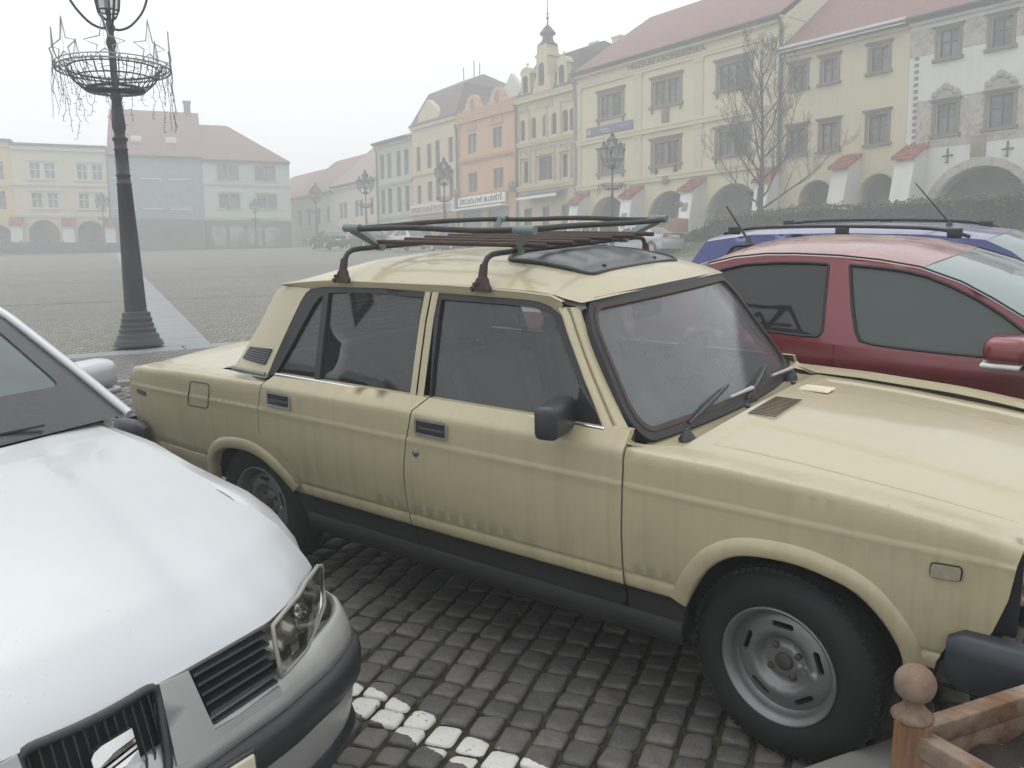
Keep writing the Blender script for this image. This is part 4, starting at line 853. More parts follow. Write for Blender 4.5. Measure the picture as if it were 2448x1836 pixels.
    def deck(name, xa, xb, crown):
        rows = []
        for x in np.linspace(xa, xb, 14):
            y = sy(x, edge(x)); rows.append([(x + (.13 if x > -L / 2 else -.11) * (1 - u * u) * max(0, 1 - min(abs(x - x0), abs(x - x1)) / .5), u * y, edge(x) + crown * (1 - u ** 4)) for u in np.linspace(-1, 1, 19)])
        return MB().grid(rows, flip=True).build(name, paint, root)
    if not S.get('nofront'):
        deck('bonnet', x0, gh_[0][0] - .02, .045)
        rows = [[(x0 + .13 * (1 - u * u) + (.03 if .35 < z < .52 else 0) - .10 * max(0, (z - .55) / .3), u * sy(x0, z), z) for u in np.linspace(-1, 1, 19)] for z in list(np.linspace(zb + .05, edge(x0) - .02, 9)) + [edge(x0)]]
        MB().grid(rows).build('front_bumper', paint, root)
        for sg in (1, -1):
            m = MB(); m.grid([[(x0 + .02 + .13 * (1 - u * u) - .10 * max(0, (z - .55) / .3), -sg * u * (sy(x0, z) + .006), z) for u in np.linspace(.52, 1.0, 6)] for z in np.linspace(edge(x0) - .16, edge(x0) - .02, 4)], flip=sg > 0); m.build('headlight', M_CLEAR, root)
    if abs(gh_[-1][0] - x1) > .12: deck('boot_lid', gh_[-1][0] + .02, x1, .03)
    zt = edge(x1); rows = [[(x1 - .11 * (1 - u * u) - (.04 if .38 < z < .62 else 0) + .06 * max(0, (z - .62) / .3), u * sy(x1, z), z) for u in np.linspace(-1, 1, 19)] for z in list(np.linspace(zb + .06, zt - .03, 9)) + [zt]]
    tail = MB().grid(rows, flip=True).build('rear_bumper', paint, root)
    tz0, tz1, tu = S.get('tl', (.66, .84, .62))
    for sg in (1, -1):
        m = MB(); rows = [[(x1 - .11 * (1 - u * u) + .06 * max(0, (z - .62) / .3) - .012, -sg * u * sy(x1, z), z) for u in np.linspace(tu, 1, 5)] + [(x1 + .10, -sg * (sy(x1 + .10, z) + .008), z)] for z in np.linspace(tz0, tz1, 4)]; m.grid(rows, flip=sg < 0); m.build('tail_light', M_REDLENS, root)
        Rr = R; simple_wheel(root, (xf, -sg * (Wd - .11), Rr), sg, R); simple_wheel(root, (xr, -sg * (Wd - .11), Rr), sg, R)
        if S.get('mirror', True):
            x, z = gh_[0][0] - .16, zbelt + .05; m = MB(); m.bbox(x - .05, x + .06, -sg * (Wd + .09) - .10, -sg * (Wd + .09) + .10, z - .055, z + .07, .04, 0, None, 3); m.build('door_mirror', paint, root)
    m = MB(); m.bbox(x1 - .145, x1 - .13, -.26, .26, S.get('pz', .70) - .055, S.get('pz', .70) + .055, .004); m.build('number_plate', M_PLATE, root)
    m = MB(); m.box(x1 + .05, x0 - .03, -Wd + .12, Wd - .12, zb + .02, .52); m.box(xr - ar - .05, xr + ar + .05, -Wd + .14, Wd - .14, .5, .70); m.box(xf - ar - .05, xf + ar + .05, -Wd + .14, Wd - .14, .5, .68); m.box(-L * .72, -L * .35, -Wd + .2, Wd - .2, .5, zbelt - .1); m.build('underbody', M_DARK, root)
    return roof
# ---------------------------------------------------------------- silver hatchback, nose towards us, left edge of the picture
SILVER = mk_paint('silver_paint', (.50, .515, .53, 1), .35, .48, .4, 0, .55); SILV2 = mk_paint('silver_plastic_paint', (.42, .42, .415, 1), .4, .42, .45)
sv = empty('parked_hatchback', 'silver hatchback with wet droplets on its bonnet, parked nose first beside the beige sedan', 'car', matrix=CAR @ Matrix.Translation((-.666, -2.345, 0)))
T_ = [0, .2, .45, .553, .62, .76, .86, .94, .975, 1]
Zc_ = [.995, .968, .930, .908, .888, .843, .800, .752, .727, .700]; Zs_ = [.957, .939, .900, .878, .864, .836, .810, .763, .740, .715]
def sh_xy(t_, y):
    q = abs(y) / .68; return lerp(-1.135 - .195 * q ** 2.2, interp(abs(y), [0, .15, .2, .43, .55, .62, .66, .69], [-.118, -.120, -.122, -.140, -.185, -.228, -.26, -.285]), t_)
def sh(t_, y):
    q = min(1, abs(y) / .68); z = lerp(interp(t_, T_, Zc_), interp(t_, T_, Zs_), q * q)
    r_ = abs(y) - lerp(.40, .27, t_); z += .007 * (1 - 1 / (1 + math.exp(-r_ * 90))) * min(1, max(0, (t_ - .06) * 12)) * min(1, max(0, (.97 - t_) * 9))
    return (sh_xy(t_, y), y, z)
ts = sorted(set(list(np.linspace(0, .9, 34)) + [.92, .94, .955, .97, .985, 1])); yy = list(np.linspace(-.68, .68, 69))
rows = [[sh(t_, y) for y in yy] for t_ in ts]
m = MB().grid(rows, flip=True); m.grid([[r_[-1], (r_[-1][0], r_[-1][1] + .001, r_[-1][2] - .02)] for r_ in rows], 0, False); m.grid([[p, (p[0] - .004, p[1], p[2] - .012), (p[0] - .03, p[1], p[2] - .016)] for p in rows[-1]], 0, True); m.build('bonnet', SILVER, sv)
# wings
def sw_t(x): return interp(x, [-1.40, -1.116, -.749, -.606, -.422, -.34, -.278, -.20], [.958, .939, .878, .862, .810, .763, .715, .66]) - .004
def f_wing2(sg):
    def f(x, v):
        s = sw_t(x) - .105; nar = .11 * max(0, (x + .62) / .36) ** 2
        if v <= s: z = v; y = interp(v, [.2, .30, .45, .62, s - .06, s], [.775, .80, .816, .812, .803, .790])
        else:
            q = (v - s) / .15; z = s + .105 * math.sin(min(1, q) * PI / 2) ** .85; y = .790 - .105 * min(1, q) ** 1.5
        return (x, sg * (y - nar), z)
    return f
for sg in (1, -1):
    aw = [(-.80 + .335 * math.cos(a), .285 + .335 * math.sin(a)) for a in np.linspace(PI + .2, -.25, 22)]
    out = [(-1.42, .22)] + [(p[0], max(.22, p[1])) for p in aw] + [(-.42, .56), (-.33, .575)] + [(x, sw_t(x) - .105 + .15) for x in np.linspace(-.284, -1.33, 22)] + [(-1.42, sw_t(-1.42) + .0)]
    panel('front_wing', out, f_wing2(sg), SILVER, sv, sp=.06, depth=.02, inward=(0, -sg, 0))
# face: headlights, grilles, bumper
def fx(y, z=.6): return interp(abs(y), [0, .15, .2, .43, .55, .65, .72, .76, .79, .815], [-.118, -.120, -.122, -.140, -.185, -.250, -.300, -.345, -.395, -.50]) + .045 * max(0, (.70 - z) / .13) * interp(abs(y), [0, .43, .6, .7], [1, .6, .2, 0])
def f_face(off): return lambda y, z: (fx(y, z) + off, y * 1.0, z)
M_HLREF = plain('headlight_reflector', (.50, .49, .45, 1), .22, .75, .3, 9.0); G_HL = glass('headlight_lens', (.86, .86, .82, 1), .10, .05, (.5, .47, .38, 1))
for sg in (1, -1):
    HL = [(sg * y, z) for y, z in [(.428, .578), (.430, .66), (.436, .697), (.52, .712), (.60, .722), (.69, .716), (.735, .690), (.765, .650), (.775, .610), (.768, .590), (.70, .582), (.56, .574)]]
    o = panel('headlight', HL, f_face(.014), G_HL, sv, sp=.035, depth=.012, inward=(-1, 0, 0))
    panel('reflector', ring(HL, .004), lambda y, z: (fx(y, z) - .045 + .03 * math.cos(y * 40) * math.cos(z * 46), y, z), M_HLREF, o, sp=.015, depth=0, inward=(-1, 0, 0))
    m = MB(); m.tube([f_face(.012)(y, z) for y, z in dens(HL, .03)], .006, 6, closed=True); m.build('lamp_rim', plain('grey_lamp_rim', (.30, .29, .26, 1), .4, .2), o)
    m = MB(); c = Vector((fx(sg * .60, .64) - .03, sg * .585, .645)); MX = Matrix.Translation(c) @ Matrix.Rotation(math.radians(80), 4, 'Y'); m.lathe([(.062, .02), (.055, -.01), (.03, -.03), (0, -.035)], 20, MX); m.lathe([(.022, .03), (.020, .0), (0, .03)], 12, MX); m.tube([c + Vector((.025, -sg * .10, -.05)), c + Vector((.015, -sg * .055, .05))], .006, 5); m.build('lamp_bowl', M_CHROME, o)
    # side grille with five slats
    GR = rounded([(sg * y, z) for y, z in [(.215, .690), (.418, .690), (.420, .572), (.238, .552)]], [.006, .004, .004, .028])
    panel('side_grille', GR, f_face(-.030), M_DARK, sv, sp=.06, depth=0, inward=(-1, 0, 0))
    m = MB()
    for i in range(6):
        z = .568 + i * .0225; y0 = interp(z, [.552, .690], [.240, .214]); rws = []
        for y in np.linspace(y0, .421, 8): p = f_face(.0)(sg * y, z); rws.append([(p[0] - .030, p[1], z + .004), (p[0] + .002, p[1], z + .003), (p[0] + .004, p[1], z - .002), (p[0] - .026, p[1], z - .003)])
        m.grid(rws, smooth=False)
    m.build('grille_slat', M_TRIM, sv)
    # nose panel: silver frame round the grilles
    NP = [(sg * y, z) for y, z in [(.140, .700), (.208, .696), (.232, .556), (.300, .552), (.423, .556), (.423, .535), (.13, .535)]]
    panel('nose_panel', NP, f_face(.004), SILV2, sv, sp=.04, depth=.025, inward=(-1, 0, 0))
CG = rounded([(-.112, .520), (.112, .520), (.142, .70), (-.142, .70)], [.04, .04, .035, .035], 6)
def f_cg(off): return lambda y, z: (fx(y, z) + off - .9 * y * y, y, z)
panel('centre_grille', CG, f_cg(-.018), M_DARK, sv, sp=.05, depth=0, inward=(-1, 0, 0))
m = MB(); m.tube([f_cg(.010)(y, z) for y, z in dens(CG, .02)], .010, 8, closed=True)
for i in range(13):
    y = -.120 + i * .02; zt = .690; zb_ = .535 if abs(y) < .11 else .60; m.tube([f_cg(-.004)(y * .86 if z < .56 else y, z) for z in np.linspace(zb_, zt, 5)], .0028, 4)
m.build('grille_bars', M_TRIM, sv)
# the slanted S-shaped chrome emblem: two interlocking halves with cut bars
def emb(pts): return [(.012 + a * .044, .618 + b * .040) for a, b in pts]
EM = [[(-1, .18), (-1, .62), (-.82, .84), (-.45, .98), (1, 1.02), (1, .56), (-.15, .42), (-.15, .38), (1, .50), (1, .34), (-.98, .02)],
      [(-1, -.14), (1, .22), (1, .08), (-1, -.28)],
      [(1, -.10), (1, -.62), (.8, -.86), (.45, -1), (-1, -1.02), (-1, -.58), (.25, -.42), (.25, -.38), (-1, -.52), (-1, -.38), (1, -.04)]]
em = bpy.data.objects.new('emblem', None); link(em, sv)
for q in EM:
    O = rounded(emb(q), .0015, 2); panel('emblem_piece', O, f_cg(.024), M_CHROME, em, sp=.02, depth=.012, inward=(-1, 0, 0), den=False)
BY = [0, .2, .43, .6, .68, .73, .765, .79, .81, .82]; BX = [-.060, -.065, -.095, -.140, -.175, -.205, -.240, -.285, -.36, -.50]
def bmp(zs_, offs, mat, name, z_n=40):
    rws = []
    for y in list(np.linspace(-.815, .815, 61)): rws.append([(interp(abs(y), BY, BX) + o, y * (1 + .012 * min(1, max(0, o + .03) * 20)), z) for z, o in zip(zs_, offs)])
    return MB().grid(rws).build(name, mat, sv)
bmp([.558, .572, .576, .574, .566, .545, .520, .498, .494], [-.07, -.055, -.045, -.034, -.026, -.012, -.003, .0, -.012], SILV2, 'front_bumper')
bmp([.497, .497, .488, .470, .440, .412, .397, .394], [-.01, .010, .022, .028, .029, .024, .008, -.01], M_TRIM, 'bumper_strip')
bmp([.396, .385, .34, .30, .27, .20, .17], [-.005, -.004, -.008, -.016, -.022, -.04, -.09], SILV2, 'bumper_skirt')
bmp([.268, .25, .23, .20], [-.020, -.006, -.008, -.03], M_TRIM, 'bumper_lip')
m = MB(); m.bbox(-.045, -.028, -.230, .290, .375, .487, .006); m.build('number_plate', plain('plate_cream', (.55, .50, .38, 1), .5, 0, .1, 8.0), sv)
m = MB(); m.bbox(-.050, -.034, -.240, .300, .365, .495, .008); m.build('plate_holder', M_TRIM, sv)
# cabin behind (rest of the car)
SVS = dict(L=3.86, W=.82, zb=.20, k=.42, edge=[(0, .9), (-1.3, .95), (-3.86, .97)], x0=-1.43, zbelt=.955, crease=.70, ax=(-.80, -3.24), R=.285, gh=[(-1.34, .965), (-1.50, 1.075), (-1.80, 1.262), (-1.98, 1.335), (-2.3, 1.375), (-3.0, 1.365), (-3.35, 1.31), (-3.62, 1.10), (-3.70, .975)], ia=3, ir=6,
    win=[[(-1.72, .985), (-1.66, 1.06), (-1.93, 1.24), (-2.12, 1.30), (-2.42, 1.32), (-2.40, .985)], [(-2.50, .985), (-2.50, 1.32), (-3.0, 1.30), (-3.2, 1.02), (-3.16, .985)]], glass=[GT_GREEN, GT_DARK], nofront=True, mirror=False, shut=[-1.47, -2.45], crown=.05, wsmat=None)
G_WS = glass('greenish_windscreen', (.50, .60, .56, 1), .42, .04, (.34, .47, .42, 1)); SVS['wsmat'] = G_WS  # greenish reflection painted as a pale film over the tinted glass
SVS['nofront'] = True
gcar(sv, SVS, SILVER)
# dark frit band round the windscreen, wiper trough, wipers
def f_sws(u, v):
    P_ = [(-1.34, .965), (-1.50, 1.075), (-1.80, 1.262), (-1.98, 1.335)]; s = v * 3; i = min(2, int(s)); q = s - i; x = lerp(P_[i][0], P_[i + 1][0], q); z = lerp(P_[i][1], P_[i + 1][1], q); y = .785 - .42 * (z - .955); b = lerp(.16, .08, v); c = lerp(.03, .03, v)
    return (x + b * (1 - u * u) + .003, u * y, z + c * (1 - abs(u) ** 2.2) + .004)
panel('windscreen_border', [(-1, -.02), (1, -.02), (1, 1), (-1, 1)], f_sws, plain('black_frit', (.035, .034, .038, 1), .25), sv, holes=[rounded([(-.87, .30), (.87, .30), (.90, .93), (-.90, .93)], .06)], sp=.08, depth=0, inward=(-.6, 0, -.8))
for sg in (1, -1): m = MB(); m.tube([(f_sws(sg, v)[0], f_sws(sg, v)[1] + sg * .012, f_sws(sg, v)[2] + .004) for v in np.linspace(-.03, 1, 14)], .016, 8); m.build('windscreen_pillar', SILVER, sv)
rows = [[(sh(0, y)[0] - k_ , y, sh(0, y)[2] - d) for k_, d in ((-.01, .012), (.03, .02), (.10, .012), (.17, .0))] for y in np.linspace(-.68, .68, 21)]; MB().grid(rows).build('wiper_trough', M_TRIM, sv)
for y0, y1 in ((.30, -.22), (-.22, -.62)):
    a = Vector(f_sws(y0 / .76, .02)) + Vector((.02, 0, .012)); b = Vector(f_sws(y1 / .76, .07)) + Vector((.02, 0, .015)); m = MB(); m.tube([a, a.lerp(b, .5) + Vector((.01, 0, .018)), b], [.010, .009, .006], 6); m.tube([Vector(f_sws(.62 if y0 > 0 else .1, .03)) + Vector((.012, 0, .01)), b + Vector((.0, 0, -.008))], .006, 5); m.build('wiper', M_TRIM, sv)
m = MB(); m.bbox(-1.90, -1.36, -.66, .66, .80, .955, .06); m.build('dashboard', plain('grey_dash', (.06, .066, .064, 1), .8), sv)
# mirror
for sg in (1, -1):
    Mx = Matrix.Translation((-1.62, sg * .825, 1.043)) @ Matrix.Rotation(sg * math.radians(8), 4, 'Z')
    m = MB(); m.bbox(-.06, .065, -.090, .088, -.038, .068, .038, 0, Mx, 4); o = m.build('door_mirror', SILVER, sv)
    m = MB(); m.bbox(-.058, .060, -.095, .086, -.060, -.034, .010, 0, Mx, 2); m.bbox(-.04, .03, -sg * .06 - .05, -sg * .06 + .05, -.082, -.058, .008, 0, Mx); m.build('mirror_base', SILV2, o)
    m = MB(); m.bbox(-.068, -.056, -.078, .076, -.040, .052, .02, 0, Mx); m.build('mirror_rim', M_TRIM, o)
# ---------------------------------------------------------------- red liftback behind the beige sedan
RED = mk_paint('dark_red_paint', (.165, .011, .021, 1), .8, .34, .25, 0, 0, 0, .04)
t = NT('wet_red_roof'); n = t.ramp(t.noise(1.0, 5, .6, t.mapping((3.2, 9, 3))), [(.47, 0), (.56, 1)]); c = t.mix(n, (.19, .02, .03, 1), (.30, .17, .14, 1)); t.bsdf(c, t.math('MULTIPLY_ADD', n, .35, .18), .1, Coat_Weight=.6, Coat_Roughness=.1); RED_ROOF = t.m
XR = 1.88
rd = empty('parked_liftback', 'dark red liftback with tinted rear glass parked on the far side of the beige sedan', 'car', matrix=CAR @ Matrix.Translation((XR, 2.05, -.05)))
zo = .05
def rx(pts): return [(x - XR, z + zo) for x, z in pts]
gh_r = rx([(.62, .865), (.45, .975), (.303, 1.078), (.168, 1.153), (.034, 1.218), (-.150, 1.277), (-.338, 1.304), (-.523, 1.318), (-.731, 1.322), (-.892, 1.318), (-1.058, 1.298), (-1.198, 1.262), (-1.42, 1.19), (-1.75, 1.06), (-2.02, .945)])
RDS = dict(L=4.57, W=.87, zb=.20, k=.36, edge=[(0, .68), (-.4, .80), (-1.0, .90), (-1.5, .935), (-2.4, .965), (-3.4, .995), (-4.2, 1.0), (-4.57, .96)], zbelt=1.0, crease=.895, ax=(-.92, -3.50), R=.315, gh=gh_r, ia=5, ir=11,
    win=[rounded(rx([(-.468, 1.284), (-.358, 1.277), (-.239, 1.267), (-.123, 1.246), (-.007, 1.205), (.106, 1.155), (.217, 1.092), (.30, 1.035), (.40, .962), (.40, .930), (.154, .912), (-.006, .914), (-.185, .919), (-.302, .926), (-.365, .938), (-.390, .979), (-.425, 1.091)]), .01),
         rounded(rx([(-.568, 1.284), (-.674, 1.288), (-.832, 1.284), (-.996, 1.270), (-1.106, 1.243), (-1.175, 1.215), (-1.20, 1.10), (-1.18, .965), (-.826, .948), (-.665, .940), (-.567, .940), (-.546, .962), (-.549, 1.01)]), .012)], glass=[GT_GREEN, GT_DARK], shut=[-.475 - XR, -1.33 - XR, .55 - XR], lean=-.10, handles=[(-.33 - XR, .825)], crown=.058, roofmat=RED_ROOF, mirror=False)
gcar(rd, RDS, RED)
for sg in (1, -1):
    Mx = Matrix.Translation((.275 - XR, -sg * .985, 1.025)); m = MB(); m.bbox(-.085, .085, -.11, .11, -.055, .060, .045, 0, Mx, 4); o = m.build('door_mirror', RED, rd)
    m = MB(); m.bbox(-.088, .06, -.108, .108, -.068, -.046, .010, 0, Mx); m.build('mirror_indicator', M_CLEAR, o)
    m = MB(); m.bbox(-.05, .08, sg * .10 - .06, sg * .10 + .06, -.085, -.055, .012, 0, Mx); m.prism([(.17, -.10), (.02, -.10), (.0, .03)], sg * .105 - .005, sg * .105 + .005, Mx); m.build('mirror_foot', M_TRIM, o)
    m = MB(); m.tube([(x - XR, -sg * (.835 - .36 * (z + zo - 1.0) + .004), z + zo + .010) for x, z in [(.45, .975), (.303, 1.078), (.168, 1.153), (.034, 1.218), (-.150, 1.277), (-.338, 1.304), (-.523, 1.318), (-.731, 1.322), (-.892, 1.318), (-1.058, 1.298), (-1.198, 1.262)]], .0045, 5); m.build('roof_seam', M_DARK, rd)
    y = .838; m = MB(); m.lathe([(0, -.012), (.045, -.006), (.052, .004)], 20, Matrix.Translation((-.33 - XR, -sg * (y + .012), .835)) @ Matrix.Rotation(sg * math.radians(90), 4, 'X')); m.build('handle_cup', plain('dark_red_shade', (.05, .006, .01, 1), .4), rd)  # shade of the recess put into the cup's darker red
m = MB(); m.lathe([(.035, 0), (.030, .012), (.016, .035), (.010, .05)], 12, Matrix.Translation((-1.27 - XR, 0, 1.375))); m.tube([(-1.275 - XR, 0, 1.40), (-1.42 - XR, 0, 1.60)], [.009, .005], 8); m.build('aerial', M_TRIM, rd)
# ---------------------------------------------------------------- further cars of the same row
BLUE = mk_paint('deep_blue_paint', (.018, .026, .16, 1), .8, .3, .2); CYAN = mk_paint('light_turquoise_paint', (.12, .42, .52, 1), .8, .3, .2)
def std(Lc, Wd, h, belt, **kw):
    s = h / 1.45
    S = dict(L=Lc, W=Wd, zb=.2, k=.38, edge=[(0, .70 * s), (-.4, .82 * s), (-1.0, .92 * belt), (-1.5, belt * .97), (-Lc * .55, belt), (-Lc, belt * 1.01)], zbelt=belt, crease=.74, ax=(-.90, -Lc + .85), R=.31, crown=.05)
    S.update(kw); return S
bl = empty('parked_estate', 'deep blue estate car with black roof rails, behind the red liftback', 'car', matrix=CAR @ Matrix.Translation((1.75, 4.45, -.14)))
gb = [(-1.35, .97), (-1.55, 1.12), (-1.85, 1.33), (-2.02, 1.405), (-2.4, 1.435), (-3.0, 1.440), (-3.7, 1.42), (-4.1, 1.36), (-4.30, 1.05), (-4.36, .98)]
BLS = std(4.42, .84, 1.45, .96, gh=gb, ia=3, ir=7, win=[rounded([(-1.80, 1.0), (-1.68, 1.05), (-1.98, 1.27), (-2.15, 1.335), (-2.42, 1.36), (-2.40, 1.0)], .02), rounded([(-2.52, 1.0), (-2.52, 1.365), (-3.25, 1.365), (-3.30, 1.0)], .03), rounded([(-3.42, 1.0), (-3.38, 1.36), (-3.85, 1.33), (-4.05, 1.05), (-4.0, 1.0)], .03)], glass=[GT_PALE, GT_PALE, GT_DARK], shut=[-2.46, -3.36])
gcar(bl, BLS, BLUE)
for sg in (1, -1):
    m = MB(); pts = [(-2.12, 1.425), (-2.30, 1.470), (-2.6, 1.487), (-3.2, 1.490), (-3.7, 1.472), (-3.95, 1.425)]; m.tube([(x, sg * .625, z) for x, z in smooth_curve(pts, 3)], .013, 8)
    for x in (-2.22, -3.0, -3.86): m.bbox(x - .05, x + .05, sg * .625 - .015, sg * .625 + .015, 1.42, 1.482, .008)
    m.build('roof_rail', M_BLACK, bl)
m = MB(); m.lathe([(.03, 0), (.02, .02), (.008, .035)], 10, Matrix.Translation((-2.35, -.15, 1.478))); m.tube([(-2.35, -.15, 1.50), (-2.62, -.12, 1.80)], [.007, .004], 6); m.build('aerial', M_BLACK, bl)
cy = empty('parked_small_car', 'light turquoise small car, only its rounded roof showing beyond the blue estate', 'car', matrix=CAR @ Matrix.Translation((1.05, 6.95, -.32)))
gcar(cy, std(3.8, .82, 1.48, .93, gh=[(-1.15, .95), (-1.4, 1.14), (-1.72, 1.36), (-1.95, 1.45), (-2.3, 1.48), (-2.8, 1.46), (-3.2, 1.37), (-3.5, 1.14), (-3.65, .96)], ia=3, ir=6, win=[rounded([(-1.55, 1.0), (-1.72, 1.22), (-2.0, 1.36), (-2.35, 1.39), (-2.35, 1.0)], .03), rounded([(-2.45, 1.0), (-2.45, 1.39), (-2.85, 1.37), (-3.2, 1.2), (-3.3, 1.0)], .03)], shut=[-2.4]), CYAN)
# ---------------------------------------------------------------- wooden planter on the slab, bottom right
WOOD = wood('weathered_teak', (.125, .048, .014, 1), (.23, .10, .03, 1), 2, 1.0, .18); WOODH = wood('weathered_rail', (.10, .045, .02, 1), (.17, .09, .045, 1), 0, 1.0, .75)
pl = empty('planter', 'weathered wooden planter with a ball-topped corner post beside the front wheel of the beige sedan', 'planter', matrix=CAR @ Matrix.Translation((.445, -1.20, .118)))
UU = Vector((.514, .857, 0)); VV = Vector((.925, -.38, 0)); H = .43
def post(p, name='post'):
    MX = Matrix.Translation(p) @ Matrix.Rotation(math.radians(14), 4, 'Z'); m = MB(); m.bbox(-.034, .034, -.034, .034, -.10, H, .004, 0, MX); o = m.build(name, WOOD, pl)
    m = MB(); m.lathe([(.0, H - .002), (.043, H - .001), (.044, H + .004), (.036, H + .012), (.024, H + .024), (.021, H + .034), (.022, H + .042)], 28, MX); m.sphere(tuple(p + Vector((0, 0, H + .078))), .0425, 16); m.build('post_finial', wood('finial_teak', (.10, .042, .018, 1), (.17, .075, .032, 1), 2, 2.0, .55), o)
LU, LV = .9, .95
for a, b in ((0, 0), (1, 0), (0, 1), (1, 1)): post(UU * LU * a + VV * LV * b)
def rail(p, q, z0, z1, t_, name, mat):
    d = (q - p); L = d.length; MX = Matrix.Translation(p) @ Matrix.Rotation(math.atan2(d.y, d.x), 4, 'Z'); m = MB(); m.bbox(.02, L - .02, -t_, t_, z0, z1, .004, 0, MX); return m.build(name, mat, pl)
for p, q in ((Vector((0, 0, 0)), UU * LU), (Vector((0, 0, 0)), VV * LV), (UU * LU, UU * LU + VV * LV), (VV * LV, UU * LU + VV * LV)):
    rail(p, q, H - .075, H - .025, .020, 'rail', WOODH)
    for k in range(3): rail(p, q, .02 + k * .112, .125 + k * .112, .012, 'board', WOODH)
t = NT('potting_soil'); v = t.n('ShaderNodeTexVoronoi'); v.inputs['Scale'].default_value = 60; t.set(v.inputs['Vector'], t.coord()); w_ = t.math('GREATER_THAN', v.outputs['Color'], .86); w2 = t.math('LESS_THAN', v.outputs['Distance'], .32); c = t.mix(t.math('MULTIPLY', w_, w2), t.mix(t.noise(30, 5), (.014, .010, .008, 1), (.035, .024, .018, 1)), (.42, .38, .34, 1)); t.bsdf(c, .9, 0, t.bump(t.noise(40, 6), 1.0, .02))
m = MB(); m.grid([[tuple(UU * a + VV * b + Vector((0, 0, .30 + .012 * math.sin(a * 37 + b * 23) + .01 * random.random()))) for b in np.linspace(.02, LV - .02, 26)] for a in np.linspace(.02, LU - .02, 26)], flip=True); m.build('soil', t.m, pl)
# ---------------------------------------------------------------- street lamps
M_WIRE = plain('grey_wire_star', (.36, .36, .345, 1), .6, .2); M_LGLASS = glass('lantern_glass', (.86, .88, .86, 1), .30, .1, (.72, .74, .72, 1))
def lantern(parent, pos, s=1.0, n=6, name='lantern'):
    """tapered glazed lantern, its foot at pos"""
    o = bpy.data.objects.new(name, None); link(o, parent); o.location = pos
    rb, rt, h = .135 * s, .205 * s, .44 * s; z0 = .10 * s; m = MB(); A = [2 * PI * k / n for k in range(n)]
    for a in A: m.tube([(.02 * s * math.cos(a), .02 * s * math.sin(a), -.02 * s), (.10 * s * math.cos(a), .10 * s * math.sin(a), .035 * s), (rb * math.cos(a), rb * math.sin(a), z0)], .010 * s, 5); m.tube([(rb * math.cos(a), rb * math.sin(a), z0), (rt * math.cos(a), rt * math.sin(a), z0 + h)], .011 * s, 5)
    for r_, z, q in ((rb, z0, .012), (rt, z0 + h, .016)): m.tube([(r_ * math.cos(a), r_ * math.sin(a), z) for a in A], q * s, 5, closed=True, smooth=False)
    m.lathe([(.03 * s, -.05 * s), (.035 * s, -.01 * s), (.02 * s, .02 * s)], 8); m.build('lantern_frame', M_IRON, o)
    m = MB(); m.lathe([(rt * 1.13, z0 + h), (rt * 1.10, z0 + h + .03 * s), (rt * .72, z0 + h + .09 * s), (rt * .45, z0 + h + .16 * s), (rt * .36, z0 + h + .24 * s), (rt * .40, z0 + h + .26 * s), (rt * .2, z0 + h + .30 * s), (.012 * s, z0 + h + .33 * s), (.014 * s, z0 + h + .40 * s), (0, z0 + h + .42 * s)], n * 2); m.build('lantern_roof', M_IRON, o)
    m = MB(); m.lathe([(rb * .97, z0), (rt * .97, z0 + h)], n, smooth=False); m.build('lantern_pane', M_LGLASS, o); return o
def basket(parent, z, s, fine=True):
    m = MB(); R1, R0, hh = .56 * s, .36 * s, .26 * s; n = 36 if fine else 14
    rr = lambda q: lerp(R0, R1, math.sin(q * PI / 2) ** .9)
    for q in (0, .5, 1): m.tube([(rr(q) * math.cos(a), rr(q) * math.sin(a), z + hh * q) for a in np.linspace(0, 2 * PI, 33)[:-1]], .010 * s if fine else .016, 5, closed=True)
    for k in range(n):
        a = 2 * PI * k / n; pts = [(.06 * s, z), (R0, z - .01)] + [(rr(q), z + hh * q) for q in (.25, .5, .75, 1)] + ([(R1 + .05 * s, z + hh + .05 * s), (R1 + .09 * s, z + hh + .02 * s), (R1 + .06 * s, z + hh - .03 * s)] if fine else [])
        m.tube([(r_ * math.cos(a), r_ * math.sin(a), zz) for r_, zz in pts], .0065 * s if fine else .011, 4)
    m.lathe([(R0 * .95, z - .012), (R0, z + .02)], 32); return m.build('flower_basket', M_IRON, parent)
def star_ring(parent, z, s, full=True):
    R = .705 * s; m = MB()
    for dz in (0, .05): m.tube([(R * math.cos(a), R * math.sin(a), z + dz) for a in np.linspace(0, 2 * PI, 41)[:-1]], .012 if dz == 0 else .008, 6, closed=True)
    for k in range(12): a = 2 * PI * k / 12; m.tube([(R * math.cos(a), R * math.sin(a), z), (R * math.cos(a), R * math.sin(a), z + .05)], .006, 4); m.tube([(R * math.cos(a), R * math.sin(a), z), (.5 * s * math.cos(a), .5 * s * math.sin(a), z + .02)], .006, 4)
    o = m.build('light_ring', M_WIRE, parent)
    for k in range(8):
        a = 2 * PI * k / 8 + .30; T = Vector((-math.sin(a), math.cos(a), 0)); c = Vector((R * math.cos(a), R * math.sin(a), z + .17)); P = []
        for i, (x, y) in enumerate([(-.05, .075), (0, .34), (.055, .075), (.24, .02), (.085, -.04), (.12, -.16), (0, -.075), (-.12, -.16), (-.085, -.04), (-.24, .02)]): P.append(c + T * x * s + Vector((0, 0, y * s)))
        m = MB(); m.tube(P, .0085, 6, closed=True); m.tube([c + Vector((0, 0, .33 * s)), c + Vector((0, 0, -.12))], .0028, 4); m.build('wire_star', M_WIRE, o)
    return o
